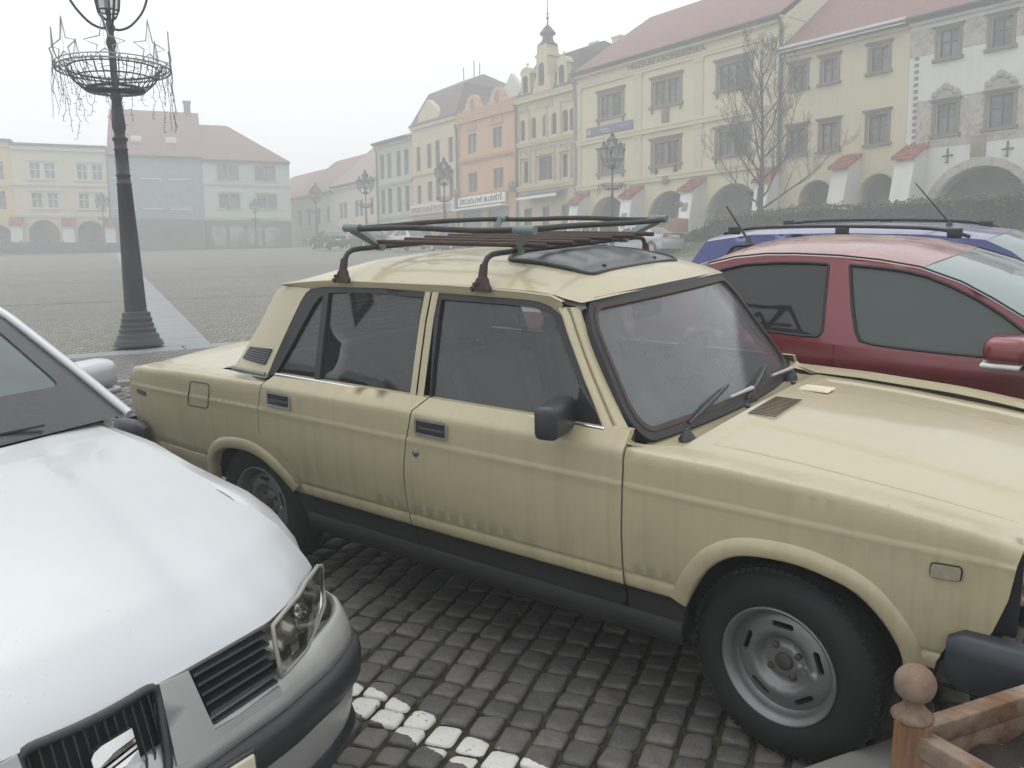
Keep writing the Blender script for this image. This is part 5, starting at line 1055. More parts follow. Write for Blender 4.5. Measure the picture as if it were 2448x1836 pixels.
def icicles(parent, z, s, n=44, lmax=.75, r_=.0032):
    m = MB()
    for k in range(n):
        a = 2 * PI * k / n + random.uniform(-.05, .05); R = .70 * s; p = Vector((R * math.cos(a), R * math.sin(a), z)); L = lmax * random.choice((.35, .5, .7, 1.0)) * random.uniform(.8, 1.1); T = Vector((-math.sin(a), math.cos(a), 0)); pts = [p.copy()]; d = 1
        while p.z > z - L:
            p = p + T * random.uniform(-.03, .03) + Vector((math.cos(a), math.sin(a), 0)) * random.uniform(-.02, .02) + Vector((0, 0, -random.uniform(.05, .09))); pts.append(p.copy())
            q = p + T * d * random.uniform(.03, .055) + Vector((0, 0, random.uniform(-.025, .01))); m.tube([p, q], [r_, r_ * .9], 3); d = -d
        m.tube(pts, r_, 4)
    return m.build('icicle_lights', plain('grey_light_cable', (.03, .03, .035, 1), .7), parent)
lm = empty('street_lamp', 'nearest tall black lamp post with wire stars and hanging icicle lights', 'street lamp', (-4.93, 11.5, .885), 0, 'cast iron lamps of the square'); lm.rotation_euler = (0, math.radians(-1.75), 0)
prof = [(.315, 0), (.315, .022), (.30, .03), (.298, .06), (.285, .075), (.265, .085), (.262, .135), (.255, .150), (.232, .155), (.228, .19), (.232, .21), (.222, .225), (.205, .235), (.212, .265), (.208, .285), (.192, .295), (.190, .325), (.196, .35), (.186, .365), (.175, .375), (.178, .415), (.170, .435), (.140, .45)]
m = MB().lathe(prof, 40); m.build('lamp_base', M_IRON, lm)
prof = [(.138, .45), (.118, 1.2), (.088, 2.08), (.096, 2.085), (.096, 2.10), (.085, 2.105), (.083, 2.19), (.092, 2.195), (.092, 2.21), (.082, 2.215), (.079, 2.52), (.087, 2.525), (.087, 2.54), (.078, 2.545), (.076, 2.62), (.095, 2.655), (.097, 2.67), (.07, 2.69), (.062, 2.73), (.072, 2.75), (.070, 2.765), (.082, 2.79), (.083, 2.84), (.072, 2.98), (.060, 3.15), (.075, 3.165), (.075, 3.18), (.058, 3.20), (.066, 3.23), (.066, 3.26), (.045, 3.29), (.042, 3.78), (.048, 3.80), (.062, 3.84), (.062, 3.88), (.045, 3.92), (.042, 3.98), (.060, 4.02), (.064, 4.06), (.045, 4.09), (.030, 4.14), (.030, 4.5)]
m = MB().lathe(prof, 28); m.build('lamp_pole', M_IRON, lm)
basket(lm, 3.27, .97); star_ring(lm, 3.52, .97); icicles(lm, 3.53, 1.0)
lantern(lm, (0, 0, 4.14), 1.0)
m = MB()
for k in range(4):
    a = PI / 2 * k + .6; c, s_ = math.cos(a), math.sin(a); m.tube([(r_ * c, r_ * s_, z) for r_, z in smooth_curve([(.05, 4.03), (.13, 4.03), (.26, 4.10), (.42, 4.30), (.50, 4.55), (.48, 4.72)], 4)], .016, 6)
m.build('lamp_arm', M_IRON, lm)
for k in range(4): a = PI / 2 * k + .6; lantern(lm, (.48 * math.cos(a), .48 * math.sin(a), 4.80), .9)
def far_lamp(label, x, y, z, s=1.0, arms=4, lights=True, rot=.3):
    o = empty('street_lamp', label, 'street lamp', (x, y, z), 0, 'cast iron lamps of the square')
    m = MB().lathe([(.30, 0), (.30, .05), (.24, .10), (.22, .30), (.16, .45), (.13, .5), (.085, 2.1), (.09, 2.2), (.075, 2.6), (.095, 2.67), (.065, 2.73), (.082, 2.8), (.06, 3.15), (.066, 3.25), (.045, 3.3), (.042, 4.2), (.08, 4.25), (.18, 4.33), (.19, 4.42), (.06, 4.5), (.035, 4.55), (.03, 5.0)], 12); m.build('lamp_pole', M_IRON, o)
    m = MB()
    for k in range(arms): a = 2 * PI * k / arms + rot; m.tube([(r_ * math.cos(a), r_ * math.sin(a), zz) for r_, zz in ((.04, 4.3), (.22, 4.32), (.36, 4.42), (.44, 4.58))], .024, 5)
    m.build('lamp_arm', M_IRON, o)
    for k in range(arms): a = 2 * PI * k / arms + rot; lantern(o, (.44 * math.cos(a), .44 * math.sin(a), 4.62), 1.15)
    lantern(o, (0, 0, 5.0), 1.25); basket(o, 3.27, .97, False)
    if lights: star = MB(); star.tube([(.70 * math.cos(a), .70 * math.sin(a), 3.52) for a in np.linspace(0, 2 * PI, 25)[:-1]], .02, 5, closed=True); star.build('light_ring', M_WIRE, o); icicles(o, 3.52, 1.0, 26, .7, .006)
    o.scale = (s,) * 3; return o
far_lamp('black five-lantern lamp with drooping icicle lights before the museum', 5.28, 45.75, 2.98, 1.02)
no = far_lamp('black five-lantern lamp before the orange shop front, carrying a round blue sign', -4.40, 59.4, 3.70, 1.02, 4, False, .6)
far_lamp('foggy lamp with a clustered lantern head before the low cream house', -10.8, 66.3, 4.05, .98, 4, False, .1); far_lamp('faint lamp far down the square where the two rows of houses meet', -17.3, 78.9, 4.75, .95, 4, False, .8)
o = far_lamp('very faint wide armed lamp before the mint green house', -24.5, 85.0, 5.05, .80, 4, False, 0); far_lamp('faint lamp in front of the white pier of the pale cream arcade house', -38.9, 84.5, 4.9, .92, 4, False, .4)
far_lamp('slim black lantern post half hidden by the thin tree at the right edge', 24.9, 43.4, 3.0, 1.0, 2, False, 1.2)
d = Vector((4.4, -59.4, 0)).normalized(); sg_ = empty('road_sign', 'round blue traffic sign fixed to the lamp pole before the orange house', 'sign', (-4.40 + d.x * .12, 59.4 + d.y * .12, 5.55)); MX = Matrix.Rotation(math.atan2(d.y, d.x), 4, 'Z') @ Matrix.Rotation(math.radians(90), 4, 'Y')
MB().lathe([(0, .012), (.25, .012), (.25, 0)], 24, MX).build('sign_face', plain('sign_blue', (.06, .07, .35, 1), .4), sg_); MB().lathe([(.25, .004), (.25, .016), (.31, .016), (.31, 0)], 24, MX).build('sign_border', plain('sign_red', (.45, .06, .06, 1), .4), sg_)
# ---------------------------------------------------------------- bare trees
M_BARK = plain('dark_bark', (.05, .042, .038, 1), .9, 0, .3, 8.0, .4); M_TWIG = plain('bare_twigs', (.048, .04, .037, 1), .9, 0, .2, 4.0)
def bare_tree(label, loc, H, spread, nprim, seed, trunk_r=.17, lean=0.0, depth=3, fork=.18):
    R_ = random.Random(seed); o = empty('bare_tree', label, 'tree', loc); tr = MB(); cw = MB()
    top = [Vector((lean * q + .06 * math.sin(q * 7 + seed), .05 * math.sin(q * 9 + seed), q * H)) for q in np.linspace(0, 1, 14)]
    tr.tube(top[:6], [trunk_r * lerp(1.15, .62, i / 5) for i in range(6)], 10); cw.tube(top[5:], [trunk_r * lerp(.62, .05, i / 8) for i in range(9)], 6)
    def grow(p, d, L, r_, lev):
        n = 6 if lev == 0 else 4; pts = [p]; q = p.copy(); dd = d.copy(); rs = [r_]
        for i in range(n):
            dd = (dd + Vector((R_.gauss(0, .12), R_.gauss(0, .12), .10 + .05 * lev * R_.random()))).normalized(); q = q + dd * L / n; pts.append(q.copy()); rs.append(max(.006, r_ * (1 - .8 * (i + 1) / n)))
        cw.tube(pts, rs, 5 if lev == 0 else 3, cap=False)
        if lev < depth:
            k = (7, 6, 4)[lev] if lev < 3 else 3
            for i in range(k):
                f = lerp(.22, .98, (i + R_.random()) / k); j = min(n - 1, int(f * n)); b = pts[j].lerp(pts[j + 1], f * n - j); ax = dd.orthogonal().normalized(); ax.rotate(Matrix.Rotation(R_.uniform(0, 2 * PI), 3, dd))
                nd = (dd * R_.uniform(.6, 1.0) + ax * R_.uniform(.5, .95) + Vector((0, 0, .15))).normalized(); grow(b, nd, L * R_.uniform(.36, .58) * (1.15 - .5 * f), max(.007, rs[j] * .55), lev + 1)
    for i in range(nprim):
        f = lerp(fork, .86, (i / (nprim - 1)) ** 1.15); z = f * H; k = min(12, int(f * 13)); b = top[k].lerp(top[k + 1], f * 13 - k); a = i * 2.4 + R_.uniform(-.4, .4); up = lerp(.38, 1.5, f); d = Vector((math.cos(a), math.sin(a), up)).normalized(); grow(b, d, spread * lerp(1.0, .34, f) * R_.uniform(.85, 1.12), trunk_r * lerp(.42, .16, f), 0)
    tr.build('trunk', M_BARK, o); cw.build('crown', M_TWIG, o); return o
bare_tree('bare spreading tree without leaves in front of the cream museum', (13.0, 46, 3.35), 10.4, 5.0, 20, 5)
bare_tree('thin young bare tree at the right edge before the painted white house', (26.25, 45.5, 2.95), 8.6, 2.3, 15, 11, .085, 0, 2, .42)
# ---------------------------------------------------------------- hedge, stone drum, grass, boxes
t = NT('dark_hedge_leaves'); geo = t.n('ShaderNodeNewGeometry'); c = t.ramp(geo.outputs['Random Per Island'], [(0, (.022, .026, .014, 1)), (.5, (.040, .046, .024, 1)), (.9, (.07, .072, .036, 1)), (1, (.10, .075, .04, 1))]); t.bsdf(c, .8); M_LEAF = t.m
def leaf_box(m, f, n, s0=.05, s1=.09):
    for _ in range(n):
        c = Vector(f()); a = Vector((RNG.normal(), RNG.normal(), RNG.normal())).normalized(); b = a.orthogonal().normalized(); k = random.uniform(s0, s1); m.add([c - a * k, c + b * k * .5, c + a * k, c - b * k * .5], [(0, 1, 2, 3)])
A1 = Vector((.610, -.7924, 0)); N1 = Vector((.7924, .610, 0)); P1 = Vector((4.95, 66.0, 0)); P2 = P1 + A1 * 17.8; A2 = Vector((.631, -.776, 0)); N2 = Vector((.776, .631, 0))
def row2(t_, y): return P2 + A2 * t_ + N2 * y
hg = empty('hedge', 'long clipped dark hedge below the arcades of the cream and white houses', 'hedge', tuple(row2(9, -8.5) + Vector((0, 0, 3.0)))); m = MB(); core = MB(); xs_ = np.linspace(-.5, 26, 40)
def hz_(t_): return interp(t_, [-1, .6, 2, 5, 13, 27], [.55, .9, 1.6, 1.85, 1.75, 1.6]) + .05 * math.sin(t_ * 3.1) + .04 * math.sin(t_ * 7.7)
def hp(t_, y, z): p = row2(t_, -8.5 + y) - row2(9, -8.5); return (p.x, p.y, z)
def rndh():
    t_ = random.uniform(-.5, 26); q = random.random(); h = hz_(t_)
    if q < .45: return hp(t_, random.gauss(-.62, .05), random.uniform(0, h))
    if q < .9: return hp(t_, random.uniform(-.66, .66), h + random.gauss(0, .05) + (.10 * random.random() if random.random() < .2 else 0))
    return hp(t_, .62, random.uniform(0, h))
leaf_box(m, rndh, 9000, .05, .11); core.grid([[hp(t_, y, z * hz_(t_)) for y, z in ((-.6, -.5), (-.58, .93), (.58, .93), (.6, -.5))] for t_ in xs_]); m.build('foliage', M_LEAF, hg); core.build('hedge_core', plain('hedge_inside', (.014, .016, .010, 1), .95), hg)
M_STONE = plain('pale_sandstone', (.25, .24, .215, 1), .85, 0, .25, 5.0, .3)
c0 = Vector((16.0, 40, 0)); dr = empty('stone_monument', 'pale horizontal stone drum lying on a block before the dark hedge', 'monument', (15.0, 39.6, 2.55)); ax = Vector((.93, -.36, 0)).normalized(); MX = Matrix.Translation((0, 0, 1.43)) @ Matrix.Rotation(math.atan2(ax.y, ax.x), 4, 'Z') @ Matrix.Rotation(math.radians(90), 4, 'Y')
MB().lathe([(0, -.98), (.17, -.98), (.25, -.94), (.255, -.80), (.235, -.77), (.235, .77), (.255, .80), (.255, .94), (.24, .98), (.17, .985), (.16, .97), (0, .97)], 32, MX).build('stone_drum', M_STONE, dr)
m = MB(); MX = Matrix.Rotation(math.atan2(ax.y, ax.x), 4, 'Z'); m.bbox(-.28, .42, -.22, .22, -.4, 1.17, .02, 0, MX); m.bbox(-.95, .95, -.15, -.02, 1.28, 1.36, .01, 0, MX); m.build('plinth', plain('grey_plinth_stone', (.14, .135, .125, 1), .85, 0, .3, 5.0, .3), dr)
# grass bank and terrace before the houses
def rowA(t_, y): return P1 + A1 * t_ + N1 * y
def bank(t_, y): return interp(y, [-11.5, -9, -6.8, -6.2, .8], [0, .55, 1, 1, 1])
def bz(p, t_, y): g_ = G(p.x, p.y); return lerp(g_, max(4.22 + .02 * (0 - t_ * .3), g_ + .05), bank(t_, y)) if t_ > 3 else lerp(g_ + .01, 4.25, bank(t_, y))
m = MB(); m.grid([[(p.x, p.y, bz(p, t_, y) + .01) for y in (-11.5, -10.5, -9, -8, -6.8) for p in [rowA(t_, y)]] for t_ in np.linspace(2, 46, 24)]); t = NT('winter_grass'); n = t.noise(1.2, 6, .7); c = t.mix(t.ramp(n, [(.35, 0), (.65, 1)]), (.06, .075, .030, 1), (.12, .115, .055, 1)); t.bsdf(c, .95, 0, t.bump(t.noise(25, 5), 1, .05)); M_GRASS = t.m
gr = m.build('lawn', M_GRASS); struct(gr)
m = MB(); m.grid([[(p.x, p.y, 4.25 - (0 if y < -5.9 else 0) + .005) for y in (-6.8, -5, -2.5, 0, 4.2) for p in [rowA(t_, y)]] for t_ in np.linspace(-80, 46, 40)]); m.grid([[(p.x, p.y, z) for z in (2.4, 4.255) for p in [rowA(t_, -6.8)]] for t_ in np.linspace(-80, 46, 40)]); struct(m.build('pavement', plain('terrace_paving', (.22, .21, .20, 1), .8, 0, .2, 1.5)))
m = MB()
for _ in range(5200):
    t_ = random.uniform(3, 30); y = random.uniform(-11, -6.8); p = rowA(t_, y); z = bz(p, t_, y); k = random.uniform(.06, .16); a = random.uniform(0, 6.3); q = Vector((math.cos(a), math.sin(a), 0)) * .02; l_ = Vector((random.gauss(0, .04), random.gauss(0, .04), k)); b = Vector((p.x, p.y, z)); m.add([b - q, b + q, b + l_], [(0, 1, 2)])
o = m.build('grass', M_GRASS); o['kind'] = 'stuff'; tag(o, 'short rough winter grass on the bank before the museum', 'grass')
M_BOXW = wood('orange_planter_wood', (.26, .10, .045, 1), (.36, .16, .07, 1), 2, 1.0, .1)
def wbox(label, t_, y, w, h, shrub=True):
    p = rowA(t_, y); o = empty('planter', label, 'planter', (p.x, p.y, 4.26), math.atan2(A1.y, A1.x), 'wooden planters before the museum'); m = MB(); m.bbox(-w / 2, w / 2, -w / 2, w / 2, 0, h, .02)
    for k in range(5): x = -w / 2 + (k + .5) * w / 5; m.box(x - .008, x + .008, -w / 2 - .012, -w / 2, .03, h - .03)
    m.build('planter_box', M_BOXW, o)
    if shrub:
        m = MB(); m.tube([(0, 0, h), (.02, 0, h + .75)], .02, 5); m.build('stem', M_BARK, o); m = MB()
        def f(): v = Vector((RNG.normal(), RNG.normal(), RNG.normal())).normalized() * random.uniform(.6, 1); return (v.x * .26 + .02, v.y * .26, h + .85 + v.z * .20)
        leaf_box(m, f, 260, .03, .06); m.build('foliage', plain('dry_box_leaves', (.13, .105, .06, 1), .9), o)
wbox('orange wooden planter with a small ball-headed shrub beside the museum pier', 14.0, -4.5, .85, .95); wbox('plain orange wooden planter under the wide arch behind the bare tree', 17.0, -4.0, .70, .95, False); wbox('orange wooden planter inside the second arch of the museum', 10.6, -1.2, .8, .9, False)
# ---------------------------------------------------------------- cars parked far off in the fog
def placed(name, label, x, y, z, hd, paint, S, grp='cars parked along the far side of the square'):
    o = empty(name, label, 'car', (x, y, z), math.atan2(hd.y, hd.x), grp); gcar(o, S, paint); return o
HA = Vector((-.610, .7924, 0))
t0 = Vector((7.95, 43.6, 0)); p = t0 + HA * 4.8
placed('parked_saloon', 'silver saloon seen from behind, parked by the grass before the museum', p.x, p.y, 2.93, Vector((-.66, .75, 0)), mk_paint('far_silver', (.46, .47, .48, 1), .5, .35, .4), std(4.83, .91, 1.47, .97, gh=[(-1.35, .97), (-1.7, 1.2), (-2.05, 1.40), (-2.3, 1.455), (-2.8, 1.47), (-3.3, 1.44), (-3.7, 1.30), (-4.15, 1.06), (-4.25, 1.0)], ia=3, ir=5, win=[rounded([(-1.85, 1.0), (-1.75, 1.08), (-2.1, 1.32), (-2.5, 1.38), (-2.55, 1.0)], .03), rounded([(-2.65, 1.0), (-2.6, 1.38), (-3.1, 1.37), (-3.5, 1.22), (-3.75, 1.04)], .03)], tl=(.78, .98, .58), rwmat=GT_PALE, pz=.86))
p = Vector((4.3, 49.2, 0)) + HA * 2.0
placed('parked_off_roader', 'pale yellow boxy off-roader half hidden behind the museum lamp', p.x, p.y, 3.16, HA, mk_paint('pale_yellow_paint', (.50, .48, .26, 1), .4, .4), std(3.9, .82, 1.72, 1.05, gh=[(-1.25, 1.08), (-1.5, 1.55), (-1.62, 1.66), (-1.9, 1.70), (-2.6, 1.71), (-3.4, 1.70), (-3.68, 1.64), (-3.76, 1.10)], k=.15, ia=2, ir=6, R=.35, win=[rounded([(-1.55, 1.12), (-1.75, 1.58), (-2.3, 1.60), (-2.3, 1.12)], .04), rounded([(-2.4, 1.12), (-2.4, 1.60), (-3.0, 1.60), (-3.0, 1.12)], .04), rounded([(-3.1, 1.12), (-3.1, 1.60), (-3.58, 1.58), (-3.62, 1.12)], .04)], glass=[GT_PALE, GT_DARK, GT_DARK]))
p = Vector((15.9, 45.0, 0)) + HA * 3.5
placed('parked_crossover', 'orange red crossover with dark rear glass parked under the bare tree', p.x, p.y, 2.92, Vector((-.72, .69, 0)), mk_paint('orange_red_paint', (.42, .065, .030, 1), .7, .32), std(4.44, .93, 1.66, 1.08, gh=[(-1.30, 1.08), (-1.65, 1.32), (-2.0, 1.55), (-2.3, 1.635), (-2.8, 1.66), (-3.5, 1.63), (-3.95, 1.54), (-4.2, 1.25), (-4.28, 1.12)], ia=3, ir=6, R=.35, win=[rounded([(-1.75, 1.13), (-1.7, 1.22), (-2.1, 1.50), (-2.55, 1.56), (-2.55, 1.13)], .03), rounded([(-2.65, 1.13), (-2.65, 1.565), (-3.2, 1.54), (-3.5, 1.42), (-3.45, 1.16)], .03)], glass=[GT_GREEN, GT_DARK], tl=(1.0, 1.14, .62), shut=[-2.6, -3.5]))
gs = lambda: [(-1.2, .97), (-1.5, 1.18), (-1.85, 1.39), (-2.1, 1.45), (-2.9, 1.45), (-3.4, 1.36), (-3.8, 1.10), (-3.95, .99)]
for lb, x, y, hd, col in (('dark grey hatchback faint in the fog at the kerb of the pale green house', -12.6, 70.5, HA, (.05, .055, .06, 1)), ('white hatchback faint in the fog beside the pale yellow house', -8.9, 66.0, HA, (.5, .5, .5, 1)), ('black hatchback faint in the fog by the low cream house', -16.6, 75.5, HA, (.03, .03, .033, 1)), ('grey blue hatchback before the sports shop', -5.3, 61.6, HA, (.16, .18, .21, 1))):
    placed('parked_car', lb, x, y, G(x, y) + .02, hd, mk_paint('far_paint_%d' % int(x * -10), col, .4, .4), std(4.1, .85, 1.46, .96, gh=gs(), ia=3, ir=5, win=[rounded([(-1.65, 1.0), (-1.9, 1.34), (-2.5, 1.38), (-2.5, 1.0)], .03), rounded([(-2.6, 1.0), (-2.6, 1.38), (-3.1, 1.35), (-3.5, 1.02)], .03)]))
# ---------------------------------------------------------------- houses round the square: local x along the facade, y into the house
M_TRIMST = plaster('weathered_window_stone', (.19, .165, .135, 1), .3); M_FRAME = plain('dark_window_frame', (.075, .065, .055, 1), .6); M_WFRAME = plain('white_window_frame', (.62, .61, .58, 1), .5)
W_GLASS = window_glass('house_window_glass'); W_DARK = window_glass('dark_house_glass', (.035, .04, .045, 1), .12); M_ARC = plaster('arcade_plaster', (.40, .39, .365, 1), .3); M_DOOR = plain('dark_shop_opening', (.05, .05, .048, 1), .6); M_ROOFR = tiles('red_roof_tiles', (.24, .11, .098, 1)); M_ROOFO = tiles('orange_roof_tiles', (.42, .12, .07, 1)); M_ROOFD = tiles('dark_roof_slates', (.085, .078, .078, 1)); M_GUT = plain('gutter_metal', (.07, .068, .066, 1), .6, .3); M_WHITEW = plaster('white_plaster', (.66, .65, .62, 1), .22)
def hroot(name, label, P, A, t_, cat='house'):
    p = P + A * t_; return empty(name, label, cat, (p.x, p.y, 0), math.atan2(A.y, A.x), 'houses round the square')
def rect(x0, x1, z0, z1): return [(x0, z0), (x1, z0), (x1, z1), (x0, z1)]
def archp(x0, x1, zb, zt, n=14, rise=None):
    r_ = (x1 - x0) / 2; rise = min(r_, rise or r_); return [(x0, zb), (x1, zb)] + [((x0 + x1) / 2 + r_ * math.cos(a), zt - rise + rise * math.sin(a)) for a in np.linspace(0, PI, n)]
def window(o, w, deep=.20, frame=M_FRAME, gl=None):
    x0, x1, z0, z1 = w[:4]; kind = w[4] if len(w) > 4 else 'cross'; poly = archp(x0, x1, z0, z1) if kind == 'arch' else rect(x0, x1, z0, z1); m = MB(); b = .06
    if kind == 'arch': m.tube([(x, deep, z) for x, z in poly], .045, 4, closed=True)
    else: m.box(x0, x0 + b, deep - .05, deep + .02, z0, z1); m.box(x1 - b, x1, deep - .05, deep + .02, z0, z1); m.box(x0 + b, x1 - b, deep - .05, deep + .02, z0, z0 + b); m.box(x0 + b, x1 - b, deep - .05, deep + .02, z1 - b, z1)
    cuts = {'double': [(.5, .14)], 'cross': [(.5, .07)], 'arch': [(.5, .05)], 'plain': [], 'triple': [(.33, .06), (.67, .06)]}[kind]
    if kind == 'double':
        m.box(lerp(x0, x1, .5) - .11, lerp(x0, x1, .5) + .11, -.0 + .02, deep + .02, z0 + b, z1 - b, 1)
        for q in (.25, .75): m.box(lerp(x0, x1, q) - .03, lerp(x0, x1, q) + .03, deep - .04, deep + .015, z0 + b, z1 - b)
        for a, c in ((x0 + b, lerp(x0, x1, .5) - .11), (lerp(x0, x1, .5) + .11, x1 - b)): m.box(a, c, deep - .045, deep + .012, lerp(z0, z1, .62) - .04, lerp(z0, z1, .62) + .04); m.box(a, c, deep - .03, deep + .010, lerp(z0, z1, .32) - .015, lerp(z0, z1, .32) + .015)
    else:
        for q, wd in cuts: m.box(lerp(x0, x1, q) - wd / 2, lerp(x0, x1, q) + wd / 2, deep - .045, deep + .018, z0 + b, z1 - b)
        if kind in ('cross', 'triple'): m.box(x0 + b, x1 - b, deep - .042, deep + .016, lerp(z0, z1, .60) - .035, lerp(z0, z1, .60) + .035)
    f = m.build('window', [frame, M_TRIMST], o); MB().add([(x, deep + .03, z) for x, z in poly], [list(range(len(poly)))]).build('pane', gl or W_GLASS, f); return f
def surround(f, w, sw=.16, hood=.22, sill=.16, mat=None, proud=.06, foot=False):
    x0, x1, z0, z1 = w[:4]; m = MB(); e = .02
    for a, c in ((x0 - sw, x0), (x1, x1 + sw)): m.box(a, c, -proud, e, z0, z1)
    m.box(x0 - sw, x1 + sw, -proud, e, z1, z1 + hood * .5); m.box(x0 - sw - .06, x1 + sw + .06, -proud - .07, e, z1 + hood * .5, z1 + hood * .75); m.box(x0 - sw - .12, x1 + sw + .12, -proud - .13, e, z1 + hood * .75, z1 + hood)
    m.box(x0 - sw - .10, x1 + sw + .10, -proud - .10, e, z0 - sill, z0)
    if foot:
        for x in (x0 - sw + .05, x1 + sw - .17): m.box(x, x + .12, -proud - .04, e, z0 - sill - .28, z0 - sill)
    m.build('window_frame', mat or M_TRIMST, f)
def house(name, label, P, A, t0, w, zb, ze, wall, wins=(), arches=(), winkind=None, roof=None, dep=9.0, bands=(), sur=None, frame=M_FRAME, gl=None, side=True, gutter=True, wallname='wall', arc_d=3.0, reveal=.30, arc_mat=None):
    o = hroot(name, label, P, A, t0); holes = [archp(*q[:4]) if (len(q) > 4 and q[4] == 'arch') else rect(*q[:4]) for q in wins] + [archp(*a) for a in arches]
    panel(wallname, rect(0, w, zb - 2.5, ze), lambda x, z: (x, 0, z), wall, o, holes=holes, sp=4.0, depth=reveal, inward=(0, 1, 0), smooth=False)
    m = MB(); m.box(.02, w - .02, 4.2, dep, zb - 2.5, ze)
    if arches: m.box(.02, w - .02, .32, 4.2, max(a[3] for a in arches) + .35, ze - .02)
    else: m.box(.02, w - .02, .34, 4.2, zb - 2.5, ze - .02)
    m.build('house_body', wall, o)
    for q in wins:
        f = window(o, q, .20, frame, gl)
        if sur: surround(f, q, **sur)
    if arches:
        m = MB(); za = max(a[3] for a in arches) + .3; m.grid([[(x, arc_d, z) for z in (zb - .5, za)] for x in (0.02, w - .02)], smooth=False); m.grid([[(x, y, za) for y in (.31, arc_d)] for x in (.02, w - .02)], smooth=False)
        for x in (.03, w - .03): m.grid([[(x, y, z) for y in (.31, arc_d)] for z in (zb - .5, za)], smooth=False)
        ed = sorted([a[0] for a in arches] + [a[1] for a in arches])
        for a in arches:   # deep reveal of every arch
            pts = archp(*a)[1:]; pts = [(a[1], a[2])] + archp(*a)[2:] + [(a[0], a[2])]; m.grid([[(x, y, z) for y in (.28, .95)] for x, z in pts], smooth=True)
        for a, b in zip([0] + [q[1] for q in arches], [q[0] for q in arches] + [w]):
            if b - a > .1: m.box(max(.04, a), min(w - .04, b), .31, .95, zb - .5, za - .01)
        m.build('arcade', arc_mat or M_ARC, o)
    for z, h, d in bands:
        m = MB(); m.box(-.0, w, -d, .01, z, z + h * .6); m.box(-.0, w, -d - .05, .01, z + h * .6 + .001, z + h); m.build('cornice', sur['mat'] if sur and sur.get('mat') else wall, o)
    if roof:
        rk, hr, ry, ov, rm = roof; m = MB(); zt = ze
        if rk == 'gable': m.grid([[(x, y, z) for y, z in ((-ov, zt - .12), (-ov, zt + .02), (ry, hr), (dep, zt))] for x in np.linspace(-.02, w + .02, 5)], smooth=False); m.add([(0, 0, zt), (0, dep, zt), (0, ry, hr - .15)], [(0, 1, 2)], 1); m.add([(w, 0, zt), (w, dep, zt), (w, ry, hr - .15)], [(0, 2, 1)], 1)
        elif rk == 'hip': i_ = ry * .8; V = [(-.1, -ov, zt), (w + .1, -ov, zt), (w + .1, dep, zt), (-.1, dep, zt), (i_, ry, hr), (w - i_, ry, hr)]; m.add(V, [(0, 1, 5, 4), (1, 2, 5), (2, 3, 4, 5), (3, 0, 4)])
        elif rk == 'hipr': i_ = ry * .9; V = [(-.1, -ov, zt), (w + .1, -ov, zt), (w + .1, dep, zt), (-.1, dep, zt), (-.1, ry, hr), (w - i_, ry, hr)]; m.add(V, [(0, 1, 5, 4), (1, 2, 5), (2, 3, 4, 5)])
        elif rk == 'mansard': V = [(0, -ov, zt), (w, -ov, zt), (.9, 1.4, lerp(zt, hr, .68)), (w - .9, 1.4, lerp(zt, hr, .68)), (2.2, ry, hr), (w - 2.2, ry, hr), (0, dep, zt), (w, dep, zt), (.9, dep - 1.4, lerp(zt, hr, .68)), (w - .9, dep - 1.4, lerp(zt, hr, .68))]; m.add(V, [(0, 1, 3, 2), (2, 3, 5, 4), (0, 2, 8, 6), (1, 7, 9, 3), (2, 4, 8), (3, 9, 5), (4, 5, 9, 8), (6, 8, 9, 7)])
        elif rk == 'flat': m.box(-.1, w + .1, -ov, dep, zt, zt + .25)
        o['roof_done'] = 1; ro = m.build('roof', [rm, wall], o); del o['roof_done']
        if gutter and rk != 'flat': g_ = MB(); g_.tube([(0, -ov - .06, zt - .03), (w, -ov - .06, zt - .03)], .10, 6); g_.box(0, w, -ov, .0, zt - .20, zt - .1); g_.build('gutter', M_GUT, ro)
    return o
def downpipe(o, x, z0, z1, r_=.09, mat=None): m = MB(); m.tube([(x, -.35, z1), (x, -.16, z1 - .5), (x, -.14, z0)], r_, 8); return m.build('downpipe', mat or M_GUT, o)
def text(s, o, x, y, z, h, mat, name='lettering', depth=.03, width=None, sx=1.0):
    cu = bpy.data.curves.new(name, 'FONT'); cu.body = s; cu.size = 1; cu.align_x = 'LEFT'; cu.extrude = 0; tmp = bpy.data.objects.new(name, cu); COL.objects.link(tmp); bpy.context.view_layer.update()
    me = bpy.data.meshes.new_from_object(tmp.evaluated_get(bpy.context.evaluated_depsgraph_get())); bpy.data.objects.remove(tmp)
    co = np.array([v.co[:] for v in me.vertices]); mn, mx_ = co.min(0), co.max(0); k = h / .73; kx = (width / (mx_[0] - mn[0])) if width else k * sx
    for v in me.vertices: v.co = ((v.co.x - mn[0]) * kx, 0, v.co.y * k)
    me.materials.clear(); me.materials.append(mat); me.name = name; ob = link(bpy.data.objects.new(name, me), o); ob.location = (x, y, z); md = ob.modifiers.new('thick', 'SOLIDIFY'); md.thickness = depth; md.offset = 0; return ob
def chimney(o, x0, x1, y0, y1, z0, z1, mat): m = MB(); m.box(x0, x1, y0, y1, z0, z1); m.box(x0 - .08, x1 + .08, y0 - .08, y1 + .08, z1 + .001, z1 + .15); m.build('chimney', mat, o)
